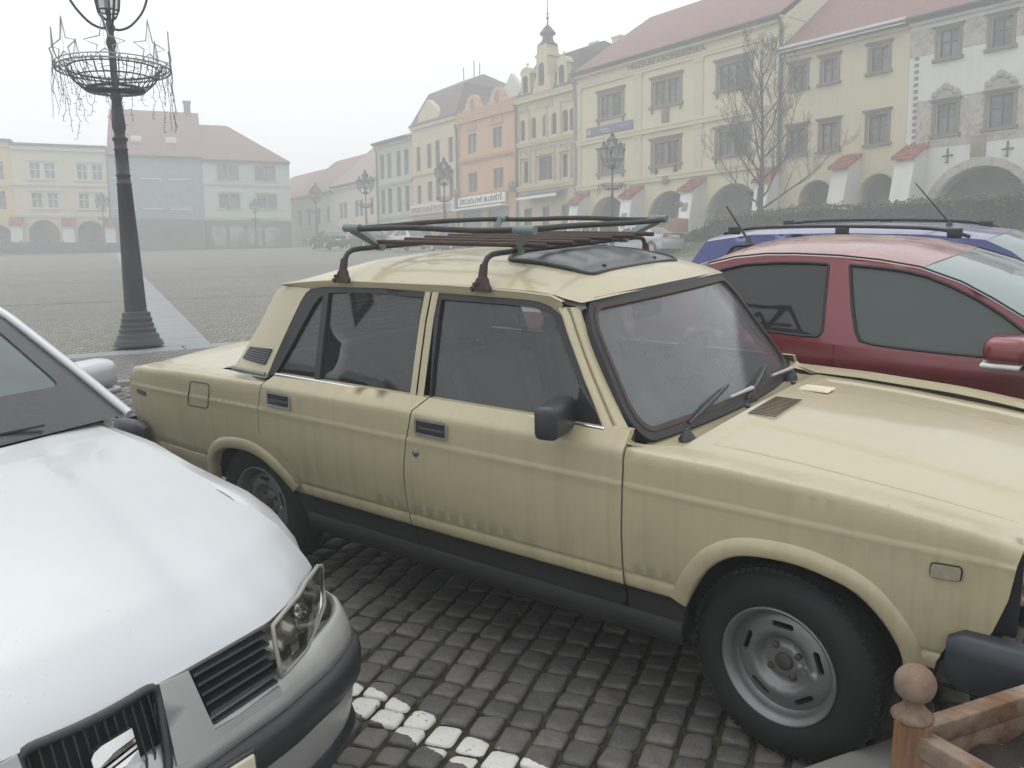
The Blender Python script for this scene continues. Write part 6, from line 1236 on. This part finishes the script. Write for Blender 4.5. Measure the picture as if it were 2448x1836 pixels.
def buttress(o, x, w, zb, zt, d0, d1, poster=None, pcol=None, name='buttress'):
    m = MB(); m.add([(x, -d0, zb), (x + w, -d0, zb), (x + w, 0, zb), (x, 0, zb), (x, -d1, zt), (x + w, -d1, zt), (x + w, 0, zt + .55), (x, 0, zt + .55)], [(0, 1, 5, 4), (1, 2, 6, 5), (3, 0, 4, 7), (4, 5, 6, 7)]); b = m.build(name, M_WHITEW, o)
    m = MB(); V = []
    for dz in (0, .12):
        for xx in (x - .12, x + w + .12): V += [(xx, -d1 - .28, zt - .12 + dz), (xx, .02, zt + .62 + dz)]
    m.add(V, [(4, 6, 7, 5), (0, 1, 3, 2), (0, 2, 6, 4), (0, 4, 5, 1), (2, 3, 7, 6)])
    for k in range(6): xx = x - .06 + k * (w + .12) / 5; m.tube([(xx, -d1 - .28, zt + .01), (xx, .02, zt + .75)], .07, 5)
    m.build('buttress_roof', M_ROOFO, b)
    if poster:
        z0, z1 = zb + .25, zt - .25; yz = lambda z: -lerp(d0, d1, (z - zb) / (zt - zb)) - .03; xa, xb = x + .06, x + w - .06
        m = MB(); m.add([(xa, yz(z0), z0), (xb, yz(z0), z0), (xb, yz(z1), z1), (xa, yz(z1), z1)], [(0, 1, 2, 3)]); m.add([(xa, yz(z0) + .025, z0), (xb, yz(z0) + .025, z0), (xb, yz(z1) + .025, z1), (xa, yz(z1) + .025, z1)], [(0, 3, 2, 1)]); p_ = m.build('poster', plain('poster_white', (.68, .68, .66, 1), .5, 0, .05, 3.0), b)
        q0, q1 = lerp(z0, z1, poster[0]), lerp(z0, z1, poster[1]); m = MB(); m.add([(xa + w * .2, yz(q0) - .008, q0), (xb - w * .2, yz(q0) - .008, q0), (xb - w * .2, yz(q1) - .008, q1), (xa + w * .2, yz(q1) - .008, q1)], [(0, 1, 2, 3)]); m.build('poster_picture', plain('picture_' + str(int(x * 10)), pcol, .6, 0, .5, 6.0), p_)
CREAM = plaster('museum_cream', (.62, .575, .40, 1), .12); YEL = plaster('pale_straw_plaster', (.585, .53, .37, 1), .15)
# museum
W6 = [(2.52, 4.78, 13.10, 14.66, 'double'), (7.72, 10.02, 13.10, 14.66, 'double'), (13.15, 15.50, 13.20, 14.70, 'double'), (2.52, 4.78, 9.30, 10.72, 'double'), (7.72, 10.02, 9.25, 10.70, 'double'), (13.15, 15.50, 9.25, 10.68, 'double')]
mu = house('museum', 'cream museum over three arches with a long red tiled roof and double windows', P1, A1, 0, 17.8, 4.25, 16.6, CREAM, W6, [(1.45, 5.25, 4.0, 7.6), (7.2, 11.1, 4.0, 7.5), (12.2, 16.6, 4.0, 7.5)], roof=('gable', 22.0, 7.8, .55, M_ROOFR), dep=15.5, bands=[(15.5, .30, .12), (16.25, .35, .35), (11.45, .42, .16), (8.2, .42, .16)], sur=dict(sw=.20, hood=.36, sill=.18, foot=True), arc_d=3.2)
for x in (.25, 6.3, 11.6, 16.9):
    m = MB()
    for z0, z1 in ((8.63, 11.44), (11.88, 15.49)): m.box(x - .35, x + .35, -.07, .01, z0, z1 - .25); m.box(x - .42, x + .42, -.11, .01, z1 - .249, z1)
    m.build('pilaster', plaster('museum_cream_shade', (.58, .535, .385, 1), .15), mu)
text('MUZEUM KROMĚŘÍŽSKA', mu, 5.5, -.16, 15.84, .34, plain('dark_letters', (.05, .045, .04, 1), .7), width=6.7)
buttress(mu, .35, 1.0, 4.1, 7.3, 1.5, .95, (.15, .62), (.50, .30, .15, 1)); buttress(mu, 5.75, 1.05, 4.1, 7.3, 1.6, 1.0, (.30, .68), (.22, .20, .16, 1)); buttress(mu, 11.15, 1.05, 4.1, 7.3, 1.7, 1.05, (.58, .78), (.20, .19, .13, 1)); buttress(mu, 16.85, 1.0, 4.1, 7.3, 1.7, 1.05, (.55, .95), (.12, .15, .13, 1))
for x in (8.55, 8.65):
    m = MB(); z0, z1 = ((11.9, 12.85) if x < 8.6 else (7.95, 8.62)); m.bbox(x + .05, x + .55, -.20, .0, z0, z1, .03); m.build('coat_of_arms' if x < 8.6 else 'stone_plaque', M_TRIMST, mu)
for x in (8.05, 9.75): m = MB(); m.box(x - .04, x + .04, -.17, .0, 8.60, 9.05); m.box(x - .17, x + .17, -.17, .0, 8.78, 8.86); m.build('wall_anchor', M_GUT, mu)
bn = MB(); bn.bbox(1.2, 5.88, -.10, -.04, 11.95, 12.58, .01); bo = bn.build('banner', plain('slate_blue_banner', (.085, .10, .16, 1), .6, 0, .08, 2.0), mu); m = MB()
for a in range(6): MX = Matrix.Translation((1.52, -.115, 12.26)) @ Matrix.Rotation(a * PI / 3, 4, 'Y'); m.box(-.03, .03, -.006, .006, 0, .24, 0, MX); m.box(-.09, .09, -.006, .006, .12, .16, 0, MX)
m.box(2.6, 3.4, -.115, -.105, 12.28, 12.36); m.box(2.9, 3.7, -.115, -.105, 12.10, 12.17); m.box(4.6, 5.5, -.115, -.105, 12.30, 12.34); m.build('banner_emblem', plain('banner_pale_print', (.40, .42, .50, 1), .6), bo)
downpipe(mu, .05, 4.3, 16.4, .10, plain('museum_pipe', (.25, .22, .20, 1), .6)); downpipe(mu, 17.75, 4.3, 16.4, .11)
m = MB(); m.bbox(8.9, 11.0, 3.02, 3.16, 4.2, 6.3, .02); m.bbox(3.1, 4.0, 3.02, 3.16, 4.2, 6.0, .02); m.bbox(13.3, 14.2, 3.02, 3.16, 4.2, 7.2, .02); m.build('doorway', M_DOOR, mu); text('MUZEUM', mu, 9.35, 2.95, 6.78, .22, M_WFRAME, width=1.15); text('KROMĚŘÍŽSKA', mu, 8.95, 2.95, 6.42, .24, M_WFRAME, width=1.95)
m = MB(); m.bbox(15.3, 16.5, 3.0, 3.12, 5.2, 6.4, .03); m.build('notice_board', plain('notice_board_brown', (.14, .11, .10, 1), .6, 0, .5, 3.0), mu)
# cream house with two arches
nh = house('townhouse', 'plain pale straw townhouse with six stone framed windows between the museum and the painted house', P2, A2, .02, 7.43, 4.25, 14.55, YEL, [(.55, 1.53, 12.36, 13.62), (2.50, 3.42, 12.36, 13.62), (5.32, 6.32, 12.42, 13.66), (.50, 1.55, 8.72, 10.16), (2.52, 3.56, 8.70, 10.18), (5.30, 6.40, 8.72, 10.20)], [(1.2, 3.4, 4.0, 7.15), (4.95, 6.95, 4.0, 7.15)], roof=('gable', 20.2, 7.0, .5, M_ROOFR), dep=14, bands=[(14.2, .33, .22)], sur=dict(sw=.15, hood=.28, sill=.15))
buttress(nh, 4.0, .95, 4.1, 7.55, 2.1, 1.15); buttress(nh, 7.55, 1.0, 4.1, 7.65, 2.2, 1.2); m = MB(); m.bbox(2.3, 3.0, 3.0, 3.15, 4.2, 6.9, .02); m.bbox(5.5, 6.1, 3.0, 3.15, 4.2, 6.6, .02); m.build('doorway', M_DOOR, nh)
m = MB(); m.box(.0, 7.43, -.62, -.45, 14.40, 14.72); m.build('eaves_board', M_WHITEW, nh)
# painted white house
t = NT('faded_mural'); a = t.noise(2.2, 7, .7, None, 1.2); b = t.noise(6.0, 5, .65); c = t.ramp(a, [(.32, (.16, .14, .115, 1)), (.45, (.30, .275, .235, 1)), (.55, (.45, .42, .37, 1)), (.68, (.24, .215, .18, 1))]); c = t.mix(t.math('MULTIPLY', b, .5), c, (.40, .37, .32, 1)); t.bsdf(c, .9); M_MURAL = t.m
WH = [(8.92 - 7.46, 9.90 - 7.46, 12.42, 13.76), (11.38 - 7.46, 12.34 - 7.46, 12.42, 13.80), (8.92 - 7.46, 9.94 - 7.46, 8.72, 10.22), (11.42 - 7.46, 12.56 - 7.46, 8.72, 10.24), (14.0 - 7.46, 15.1 - 7.46, 12.42, 13.8), (14.1 - 7.46, 15.2 - 7.46, 8.72, 10.24)]
wh = house('painted_house', 'white house with faded brown wall paintings and scrolled window tops over one wide arch', P2, A2, 7.46, 11.5, 4.25, 14.6, M_WHITEW, WH, [(1.35, 6.15, 3.2, 7.0)], roof=('gable', 20.2, 7.0, .5, M_ROOFR), dep=14, bands=[(14.25, .33, .22)], sur=dict(sw=.16, hood=.22, sill=.16), arc_d=4.0)
def mural(x0, x1, z0, z1): m = MB(); m.box(x0, x1, -.022, .01, z0, z1); m.build('wall_painting', M_MURAL, wh)
for x0, x1 in ((.02, 1.26), (2.64, 3.72), (5.1, 6.34), (7.86, 11.4)): mural(x0, x1, 12.74, 14.05)
for x0, x1 in ((.42, 1.26), (2.66, 3.76), (5.30, 6.40), (7.96, 11.4)): mural(x0, x1, 8.45, 10.5)
mural(.42, 11.4, 8.12, 8.44)
m = MB()
for k in range(14): z = 8.35 + k * .325; m.box(.28, .50, -.03, .0, z, z + .17)
m.build('quoin_marks', plain('grey_quoins', (.17, .165, .16, 1), .9), wh)
m = MB(); R0, R1 = 2.40, 2.78; cx, cz2 = 3.75, 4.62
for k in range(22): a0, a1 = PI * k / 22, PI * (k + 1) / 22; m.add([(cx + R0 * math.cos(a0), -.03, cz2 + R0 * math.sin(a0)), (cx + R1 * math.cos(a0), -.03, cz2 + R1 * math.sin(a0)), (cx + R1 * math.cos(a1), -.03, cz2 + R1 * math.sin(a1)), (cx + R0 * math.cos(a1), -.03, cz2 + R0 * math.sin(a1))], [(0, 1, 2, 3)])
m.tube([(cx + 2.40 * math.cos(a), -.02, cz2 + 2.40 * math.sin(a)), ] + [(cx + 2.40 * math.cos(q), -.02, cz2 + 2.40 * math.sin(q)) for q in np.linspace(0, PI, 24)], .05, 5, 0) if False else None
m.build('arch_band', M_MURAL, wh)
for x0, x1, z, sc in ((1.30, 2.64, 10.46, .8), (3.80, 5.26, 10.48, 1.0)):
    m = MB(); w_ = x1 - x0; out = [(x0, z), (x1, z)] + [(lerp(x1, x0, q), z + (.22 + .55 * max(0, math.sin(PI * q)) ** 2.2 + .10 * abs(math.sin(3 * PI * q))) * sc) for q in np.linspace(0, 1, 21)]; m.prism(out, -.16, .0)
    for q, r_ in ((.12, .16), (.30, .14), (.5, .20), (.70, .14), (.88, .16)): m.lathe([(0, .03), (r_ * .5, .05), (r_, .02), (r_, -.02)], 12, Matrix.Translation((lerp(x0, x1, q), -.17, z + (.25 + .42 * math.sin(PI * q) ** 2) * sc)) @ Matrix.Rotation(math.radians(90), 4, 'X'))
    m.build('scroll_pediment', plaster('scroll_stone', (.36, .34, .30, 1), .3), wh)
for x in (2.15, 4.95): m = MB(); m.box(x - .03, x + .03, -.08, .0, 7.30, 8.0); m.box(x - .26, x + .26, -.08, .0, 7.62, 7.68); m.box(x - .10, x + .03, -.09, -.01, 7.3, 7.36); m.build('wall_anchor', M_GUT, wh)
m = MB(); m.bbox(3.25, 3.95, -.09, .0, 7.45, 8.42, .02); m.build('stone_plaque', plain('brown_plaque', (.22, .19, .145, 1), .8, 0, .4, 5.0), wh); m = MB(); m.bbox(5.0, 6.0, 3.9, 3.98, 4.9, 6.3, .02); m.build('doorway', M_DOOR, wh); buttress(wh, 6.6, 1.2, 3.6, 7.4, 1.6, 1.0)
# ornate house with the turret
ORN = plaster('ornate_ochre', (.58, .50, .325, 1), .3); OST = plaster('ornate_stone', (.46, .40, .28, 1), .4)
tw = [(-6.68 + 7.05, -6.08 + 7.05, 12.75, 14.35, 'arch'), (-5.30 + 7.05, -4.70 + 7.05, 12.75, 14.35, 'arch'), (-3.9 + 7.05, -3.3 + 7.05, 12.75, 14.35, 'arch'), (-2.85 + 7.05, -2.25 + 7.05, 12.75, 14.35, 'arch'), (-1.55 + 7.05, -.95 + 7.05, 12.75, 14.35, 'arch'), (-.75 + 7.05, -.20 + 7.05, 12.75, 14.35, 'arch'), (.75, 1.35, 9.42, 11.1, 'plain'), (2.60, 4.30, 9.42, 11.2, 'triple'), (5.45, 6.05, 9.42, 11.1, 'plain'), (.75, 1.75, 4.4, 7.4, 'plain'), (3.0, 3.9, 4.4, 7.4, 'plain'), (5.3, 6.3, 4.4, 7.4, 'plain')]
tu = house('ornate_house', 'narrow ornate ochre house with a dark onion turret, gablets and paired arched windows', P1, A1, -7.05, 7.0, 4.25, 16.0, ORN, tw, roof=('mansard', 20.3, 5, .2, M_ROOFD), dep=11, bands=[(15.55, .45, .30), (12.2, .35, .18), (8.75, .35, .18), (11.85, .12, .10)], gl=W_DARK)
m = MB()
for x in (.35, 1.6, 2.3, 4.55, 5.2, 6.5): m.box(x - .10, x + .10, -.12, .0, 9.3, 11.84)
for x0, x1 in ((.45, 1.65), (2.4, 4.5), (5.2, 6.3)): m.prism([(x0, 11.3), (x1, 11.3), ((x0 + x1) / 2, 11.82)], -.22, .0)
for x in (.25, 1.55, 3.65, 5.35, 6.85): m.box(x - .07, x + .07, -.10, .0, 12.6, 15.0)
for a, b in ((.3, 1.4), (2.5, 4.4), (5.6, 6.7)): m.box(a, b, -.09, .0, 14.9, 15.4)
m.build('facade_ornament', OST, tu)
def gablet(x0, x1, zt, nm):
    xc = (x0 + x1) / 2; m = MB(); out = [(x0 - .12, 15.9), (x1 + .12, 15.9), (x1 - .02, 16.6), (x1 - .06, zt - .62), (x1 + .10, zt - .58)] + [(xc + (x1 - x0) * .56 * math.cos(a), zt - .55 + .50 * math.sin(a)) for a in np.linspace(.1, PI - .1, 11)] + [(x0 - .10, zt - .58), (x0 + .06, zt - .62), (x0 + .02, 16.6)]; m.prism(out, -.05, .55); m.sphere((xc, .2, zt + .18), .10, 6); m.tube([(xc, .2, zt - .1), (xc, .2, zt + .35)], .03, 5); o_ = m.build(nm, ORN, tu); f = window(o_, (xc - .24, xc + .24, 16.35, zt - .75, 'arch'), -.08, M_FRAME, W_DARK)
gablet(.55, 1.75, 18.35, 'gablet'); gablet(4.95, 6.05, 18.35, 'gablet')
m = MB(); m.prism([(2.35, 15.9), (4.65, 15.9), (4.5, 16.6), (4.15, 17.2), (4.1, 18.55), (4.28, 18.6), (4.28, 18.8), (4.05, 18.85), (4.0, 19.5), (2.98, 19.5), (2.95, 18.85), (2.7, 18.8), (2.7, 18.6), (2.9, 18.55), (2.85, 17.2), (2.5, 16.6)], -.35, .9); b_ = m.build('turret', ORN, tu); window(b_, (3.22, 3.76, 16.5, 18.1, 'arch'), -.38, M_FRAME, W_DARK)
m = MB(); m.lathe([(.72, 19.45), (.78, 19.52), (.62, 19.62), (.46, 19.82), (.40, 20.05), (.44, 20.2), (.60, 20.30), (.64, 20.38), (.52, 20.5), (.36, 20.72), (.22, 20.88), (.07, 20.98), (.05, 21.4), (.12, 21.48), (.10, 21.56), (.04, 21.62), (.03, 21.75), (.11, 21.82), (.04, 21.9), (.025, 22.9), (0, 22.95)], 12, Matrix.Translation((3.48, .3, 0))); m.build('turret_roof', M_ROOFD, b_)
chimney(tu, 2.0, 2.9, 6, 6.9, 18, 20.7, M_WHITEW); chimney(tu, 4.6, 5.5, 6, 6.9, 18, 20.6, M_WHITEW)
m = MB(); m.add([(1.2, 0, 8.55), (6.0, 0, 8.55), (6.0, -1.1, 8.18), (1.2, -1.1, 8.18)], [(0, 1, 2, 3)]); m.box(1.2, 6.0, -1.12, -1.08, 7.98, 8.18, 1); m.build('awning', [plain('dark_green_awning', (.05, .075, .06, 1), .7), M_WHITE], tu); downpipe(tu, .05, 4.3, 15.6, .09)
# orange house
ORA = plaster('orange_plaster', (.60, .36, .205, 1), .2); ORS = plaster('orange_shade_stucco', (.46, .29, .18, 1), .3)
oh = house('orange_house', 'orange house with two rounded oval-windowed gables above a white shop sign', P1, A1, -15.5, 8.4, 4.3, 15.6, ORA, [(15.5 - 14.02, 15.5 - 12.72, 12.62, 14.22), (15.5 - 10.38, 15.5 - 9.05, 12.65, 14.28), (15.5 - 14.02, 15.5 - 12.66, 9.35, 10.98), (15.5 - 10.35, 15.5 - 8.96, 9.36, 10.98), (.5, 3.4, 4.6, 7.7, 'plain'), (4.2, 7.3, 4.6, 7.7, 'plain')], roof=('gable', 18.8, 4.5, .1, M_ROOFD), dep=9, bands=[(15.25, .35, .25), (12.0, .25, .12), (8.98, .25, .2)], gl=window_glass('pale_shop_glass', (.12, .14, .13, 1), .6))
for xc, zt in ((2.3, 17.45), (5.85, 17.5)):
    m = MB(); out = [(xc - 1.5, 15.58), (xc + 1.5, 15.58), (xc + 1.5, 16.3), (xc + 1.05, 16.45), (xc + .95, 16.8)] + [(xc + .85 * math.cos(a), zt - .75 + .75 * math.sin(a)) for a in np.linspace(.1, PI - .1, 11)] + [(xc - .95, 16.8), (xc - 1.05, 16.45), (xc - 1.5, 16.3)]; m.prism(out, -.06, .3); g_ = m.build('gable', ORA, oh)
    m = MB(); m.lathe([(0, .0), (.32, 0), (.40, .02), (.42, 0)], 18, Matrix.Translation((xc, -.075, zt - .85)) @ Matrix.Rotation(math.radians(90), 4, 'X') @ Matrix.Diagonal((.8, 1.35, 1, 1))); m.build('oval_window', plain('oval_shade', (.20, .15, .11, 1), .7), g_)
m = MB(); m.box(0, 8.4, -.08, .02, 15.6, 16.25)
for k in range(26): m.box(.25 + k * .31, .37 + k * .31, -.12, .0, 11.75, 11.99)
m.box(.05, .3, -.1, 0, 9.3, 15.2); m.box(8.1, 8.35, -.1, 0, 9.3, 15.2)
for x0 in (1.3, 4.95): m.box(x0, x0 + 1.65, -.12, 0, 14.55, 14.75); m.box(x0 + .1, x0 + 1.55, -.08, 0, 14.76, 15.2)
m.build('facade_stucco', ORS, oh)
m = MB(); m.bbox(.30, 7.15, -.35, -.12, 8.16, 8.93, .02); sb = m.build('shop_sign', M_WHITE, oh); text('ZRCADLOVÉ BLUDIŠTĚ', sb, .62, -.37, 8.33, .46, plain('sign_letters', (.05, .05, .055, 1), .6), width=6.2); m = MB(); m.box(.1, 7.2, -.8, -.1, 7.80, 7.98); m.build('canopy', M_WHITE, oh)
for x in (.05, 8.05): m = MB(); m.sphere((x + .15, -.45, 9.35), .30, 8, 0, 1.3); m.box(x, x + .3, -.5, 0, 8.8, 9.1); m.build('stone_bust', plaster('bust_brown', (.26, .16, .11, 1), .3), oh)
m = MB(); m.prism([(3.2, 16.6), (7.5, 16.6), (5.35, 18.9)], 1.8, 2.2); m.build('rear_gable', M_WHITEW, oh); chimney(oh, 6.9, 7.9, 3, 4, 16, 18.6, M_WHITEW); downpipe(oh, .02, 4.3, 15.3, .12)
# pale yellow house with a mansard
PYE = plaster('pale_apricot', (.60, .505, .35, 1), .2)
yh = house('mansard_house', 'pale apricot house with a swept dark mansard roof over a sports shop', P1, A1, -23.25, 7.72, 4.3, 16.2, PYE, [(.75, 1.5, 12.0, 14.2, 'plain'), (2.6, 3.4, 12.1, 14.3, 'plain'), (4.0, 4.8, 12.1, 14.4, 'plain'), (6.2, 6.95, 12.2, 14.4, 'plain'), (.75, 1.5, 9.0, 10.7, 'plain'), (2.6, 3.4, 9.1, 10.9, 'plain'), (4.0, 4.8, 9.1, 10.9, 'plain'), (6.2, 6.95, 9.2, 10.9, 'plain')], roof=('mansard', 20.6, 4.5, .2, tiles('rosy_slates', (.16, .115, .11, 1))), dep=10, bands=[(15.8, .4, .25), (11.5, .2, .1)])
m = MB(); m.prism([(1.2, 16.1), (5.0, 16.1), (4.7, 17.0), (4.0, 17.6), (3.1, 18.2), (2.2, 17.6), (1.5, 17.0)], -.1, .5); m.build('curved_gable', PYE, yh); m = MB(); m.box(.0, 7.72, -.06, .0, 4.3, 7.6); m.build('shop_front', plaster('terracotta_shop', (.42, .20, .115, 1), .2), yh)
m = MB(); m.bbox(1.5, 3.2, -.10, -.02, 4.8, 7.2, .01); m.bbox(4.1, 7.2, -.10, -.02, 4.8, 7.2, .01); m.build('shop_window', W_DARK, yh); m = MB(); m.bbox(.0, 7.5, -.4, -.1, 7.9, 8.85, .02); sb = m.build('shop_sign', plain('pinkish_sign', (.62, .55, .54, 1), .5), yh); text('SPORTOVNÍ POTŘEBY', sb, .3, -.42, 8.12, .5, plain('sign_mauve', (.22, .12, .16, 1), .6), width=6.8)
m = MB()
for x, z in ((2.6, 1.0), (4.3, 1.3), (5.2, .9)): m.tube([(x, 4.3, 20), (x, 4.3, 20.7 + z)], .05, 5)
m.build('roof_finial', M_GUT, yh)
# pale green house, low cream house, more faint ones
GRN = plaster('pale_green_plaster', (.47, .47, .375, 1), .2)
def gw_(x0s, z0, z1): return [(x, x + .85, z0, z1, 'plain') for x in x0s]
gh2 = house('green_house', 'pale grey green house with tall narrow windows beside the apricot house', P1, A1, -29.95, 6.65, 4.4, 15.4, GRN, gw_((.5, 1.9, 3.7, 5.2), 11.9, 14.3) + gw_((.5, 1.9, 3.7, 5.2), 8.5, 10.9), [(1.2, 2.6, 4.2, 6.6), (4.2, 5.7, 4.2, 6.7)], roof=('hip', 16.8, 4.5, .6, M_ROOFD), dep=9, bands=[(15.0, .35, .25), (11.2, .25, .12), (7.9, .3, .12)]); downpipe(gh2, .05, 4.4, 15.2)
m = MB(); m.tube([(4.2, 4, 16.5), (4.2, 4, 18.2)], .05, 5); m.sphere((4.2, 4, 18.0), .30, 7, 0, 1.5); m.build('roof_vent', M_GUT, gh2)
LOW = plaster('low_cream', (.60, .56, .43, 1), .15)
for k in (0, 3.4): buttress(gh2, .3 + k, .8, 4.3, 6.6, 1.3, .8)
lc = house('low_house', 'low cream house with a steep pale roof beside the grey green house', P1, A1, -40.0, 10.0, 4.5, 12.1, LOW, [(x, x + .8, 8.6, 10.3, 'plain') for x in (1.3, 2.3, 4.9, 5.9, 8.2)], [(1.0, 2.8, 4.2, 6.6), (4.4, 6.2, 4.2, 6.6), (7.4, 9.0, 4.2, 6.6)], roof=('gable', 17.6, 6.0, .4, tiles('faded_pink_tiles', (.36, .27, .23, 1))), dep=12, bands=[(11.7, .35, .25), (7.6, .25, .12)])
buttress(lc, 3.1, .9, 4.3, 6.8, 1.3, .8)
house('foggy_house', 'foggy house with a pinkish gable roof behind the faint lamp', P1, A1, -51, 11.0, 5.0, 11.7, plaster('foggy_plaster', (.52, .49, .42, 1), .1), [(x, x + .9, 8.4, 10.2, 'plain') for x in (1.5, 4.0, 6.6, 9.0)], [(2, 4, 4.5, 7.0), (6.5, 8.5, 4.5, 7)], roof=('gable', 16.6, 6, .4, M_ROOFR), dep=12)
house('foggy_house', 'farthest dim house closing the corner of the square in the fog', P1, A1, -64, 13.0, 5.5, 11.5, plaster('foggy_plaster_grey', (.46, .45, .42, 1), .1), [(x, x + .9, 8.4, 10.2, 'plain') for x in (1.5, 4.5, 7.6, 10.5)], roof=('gable', 16.0, 6, .4, M_ROOFR), dep=12)
# left row
PB = Vector((-41.5, 88.0, 0)); B1 = Vector((.9386, .345, 0)).normalized(); CR2 = plaster('left_cream', (.60, .545, .41, 1), .15); PEACH = plaster('peach_base', (.58, .44, .30, 1), .15)
def cw(xs, z0, z1): return [(x, x + .95, z0, z1) for x in xs]
lh = house('arcade_house', 'pale cream arcade house with paired white windows between white piers', PB, B1, -6.8, 8.3, 5.2, 15.1, CR2, cw((1.45, 2.75, 5.6, 6.95), 12.05, 13.55) + cw((1.45, 2.85, 5.6, 7.05), 9.25, 10.7), [(1.0, 3.75, 4.8, 8.1), (5.3, 7.7, 4.8, 8.1)], roof=('flat', 15.4, 4, .5, M_GUT), dep=10, bands=[(14.75, .35, .3), (11.35, .2, .15), (8.35, .25, .12)], frame=M_WFRAME, sur=dict(sw=.18, hood=.25, sill=.15, mat=plaster('white_surround', (.62, .60, .55, 1), .1)))
for x in (-.4, 4.1, 7.8): buttress(lh, x, 1.0, 5.0, 7.6, 1.0, .6)
yl = house('yellow_house', 'warm yellow arcade house at the left edge of the picture', PB, B1, -15.5, 8.7, 5.2, 15.4, plaster('warm_yellow', (.62, .47, .25, 1), .15), cw((1.6, 4.0, 7.0), 11.9, 13.6) + cw((1.6, 4.0, 7.0), 9.1, 10.8), [(1.2, 3.8, 4.8, 7.6), (5.6, 8.4, 4.8, 7.6)], roof=('flat', 15.7, 4, .5, M_GUT), dep=10, bands=[(14.9, .4, .3), (11.2, .25, .15)])
t = NT('green_scaffold_net'); n = t.noise(2, 4); c = t.mix(n, (.20, .26, .25, 1), (.25, .31, .30, 1)); t.bsdf(c, .9, 0, t.bump(t.noise(1.2, 4), .8, .2)); NET = t.m
nt = house('netted_house', 'house wrapped in grey green scaffold netting under a big red roof', PB, B1, 1.62, 8.85, 5.2, 14.6, NET, roof=('gable', 20.2, 6.5, .4, M_ROOFR), dep=12)
m = MB()
for z in (12.3, 9.3):
    for x in (.3, 2.9, 5.6): m.box(x, x + 2.0, -.12, -.02, z, z + .07)
m.build('scaffold_board', M_WHITE, nt); m = MB(); m.box(.0, 8.85, -.6, -.02, 4.2, 8.3); m.build('hoarding', plain('dim_hoarding', (.12, .11, .10, 1), .8, 0, .4, 1.0), nt); m = MB()
for x in (2.2, 5.5): m = MB(); m.bbox(x, x + 1.0, -.05 + 1.2, 1.4, 16.1, 16.7, .02); m.build('roof_window', M_CLEAR, nt); chimney(nt, 7.4, 8.1, 6, 7, 18, 21.2, M_TRIMST)
mh = house('mint_house', 'pale mint house with paired dark windows and a hipped red roof at the corner', PB, B1, 10.5, 8.75, 5.2, 14.4, plaster('pale_mint', (.47, .56, .50, 1), .12), [(x, x + .95, 12.45, 14.0, 'plain') for x in (1.45, 2.6, 5.2, 6.3)] + [(x, x + .95, 9.55, 11.0, 'plain') for x in (1.5, 2.6, 5.25, 6.35)], roof=('hipr', 19.0, 6.5, .5, M_ROOFR), dep=12, bands=[(11.8, .2, .12), (8.3, .35, .2)], sur=dict(sw=.15, hood=.2, sill=.12, mat=plaster('mint_stone', (.5, .5, .45, 1), .2)))
m = MB(); m.box(0, 8.75, -.15, -.01, 4.2, 8.2); m.build('shop_front', plain('dim_shop_front', (.11, .105, .10, 1), .7, 0, .4, .8), mh); m = MB()
for x in (.6, 2.4, 4.2, 6.0): m.bbox(x, x + 1.4, -.2, -.14, 5.6, 7.6, .02)
m.build('shop_window', window_glass('dim_shop_glass', (.16, .15, .14, 1), .9), mh)
fb = empty('cafe_fence', 'low dark cafe terrace fence before the arcades on the left', 'fence', (-41.5, 85.2, 4.85), math.atan2(B1.y, B1.x)); m = MB(); m.box(-16, 4.4, -.05, .05, 0, .95)
for k in range(18): m.box(-16 + k * 1.2, -15.9 + k * 1.2, -.08, .08, 0, 1.15)
m.build('fence_panel', plain('dark_fence_panel', (.05, .055, .06, 1), .8), fb); m = MB(); m.bbox(4.0, 4.4, -.1, .1, 0, 2.1, .03); m.build('notice_board', plain('dark_board', (.05, .05, .055, 1), .7), fb)
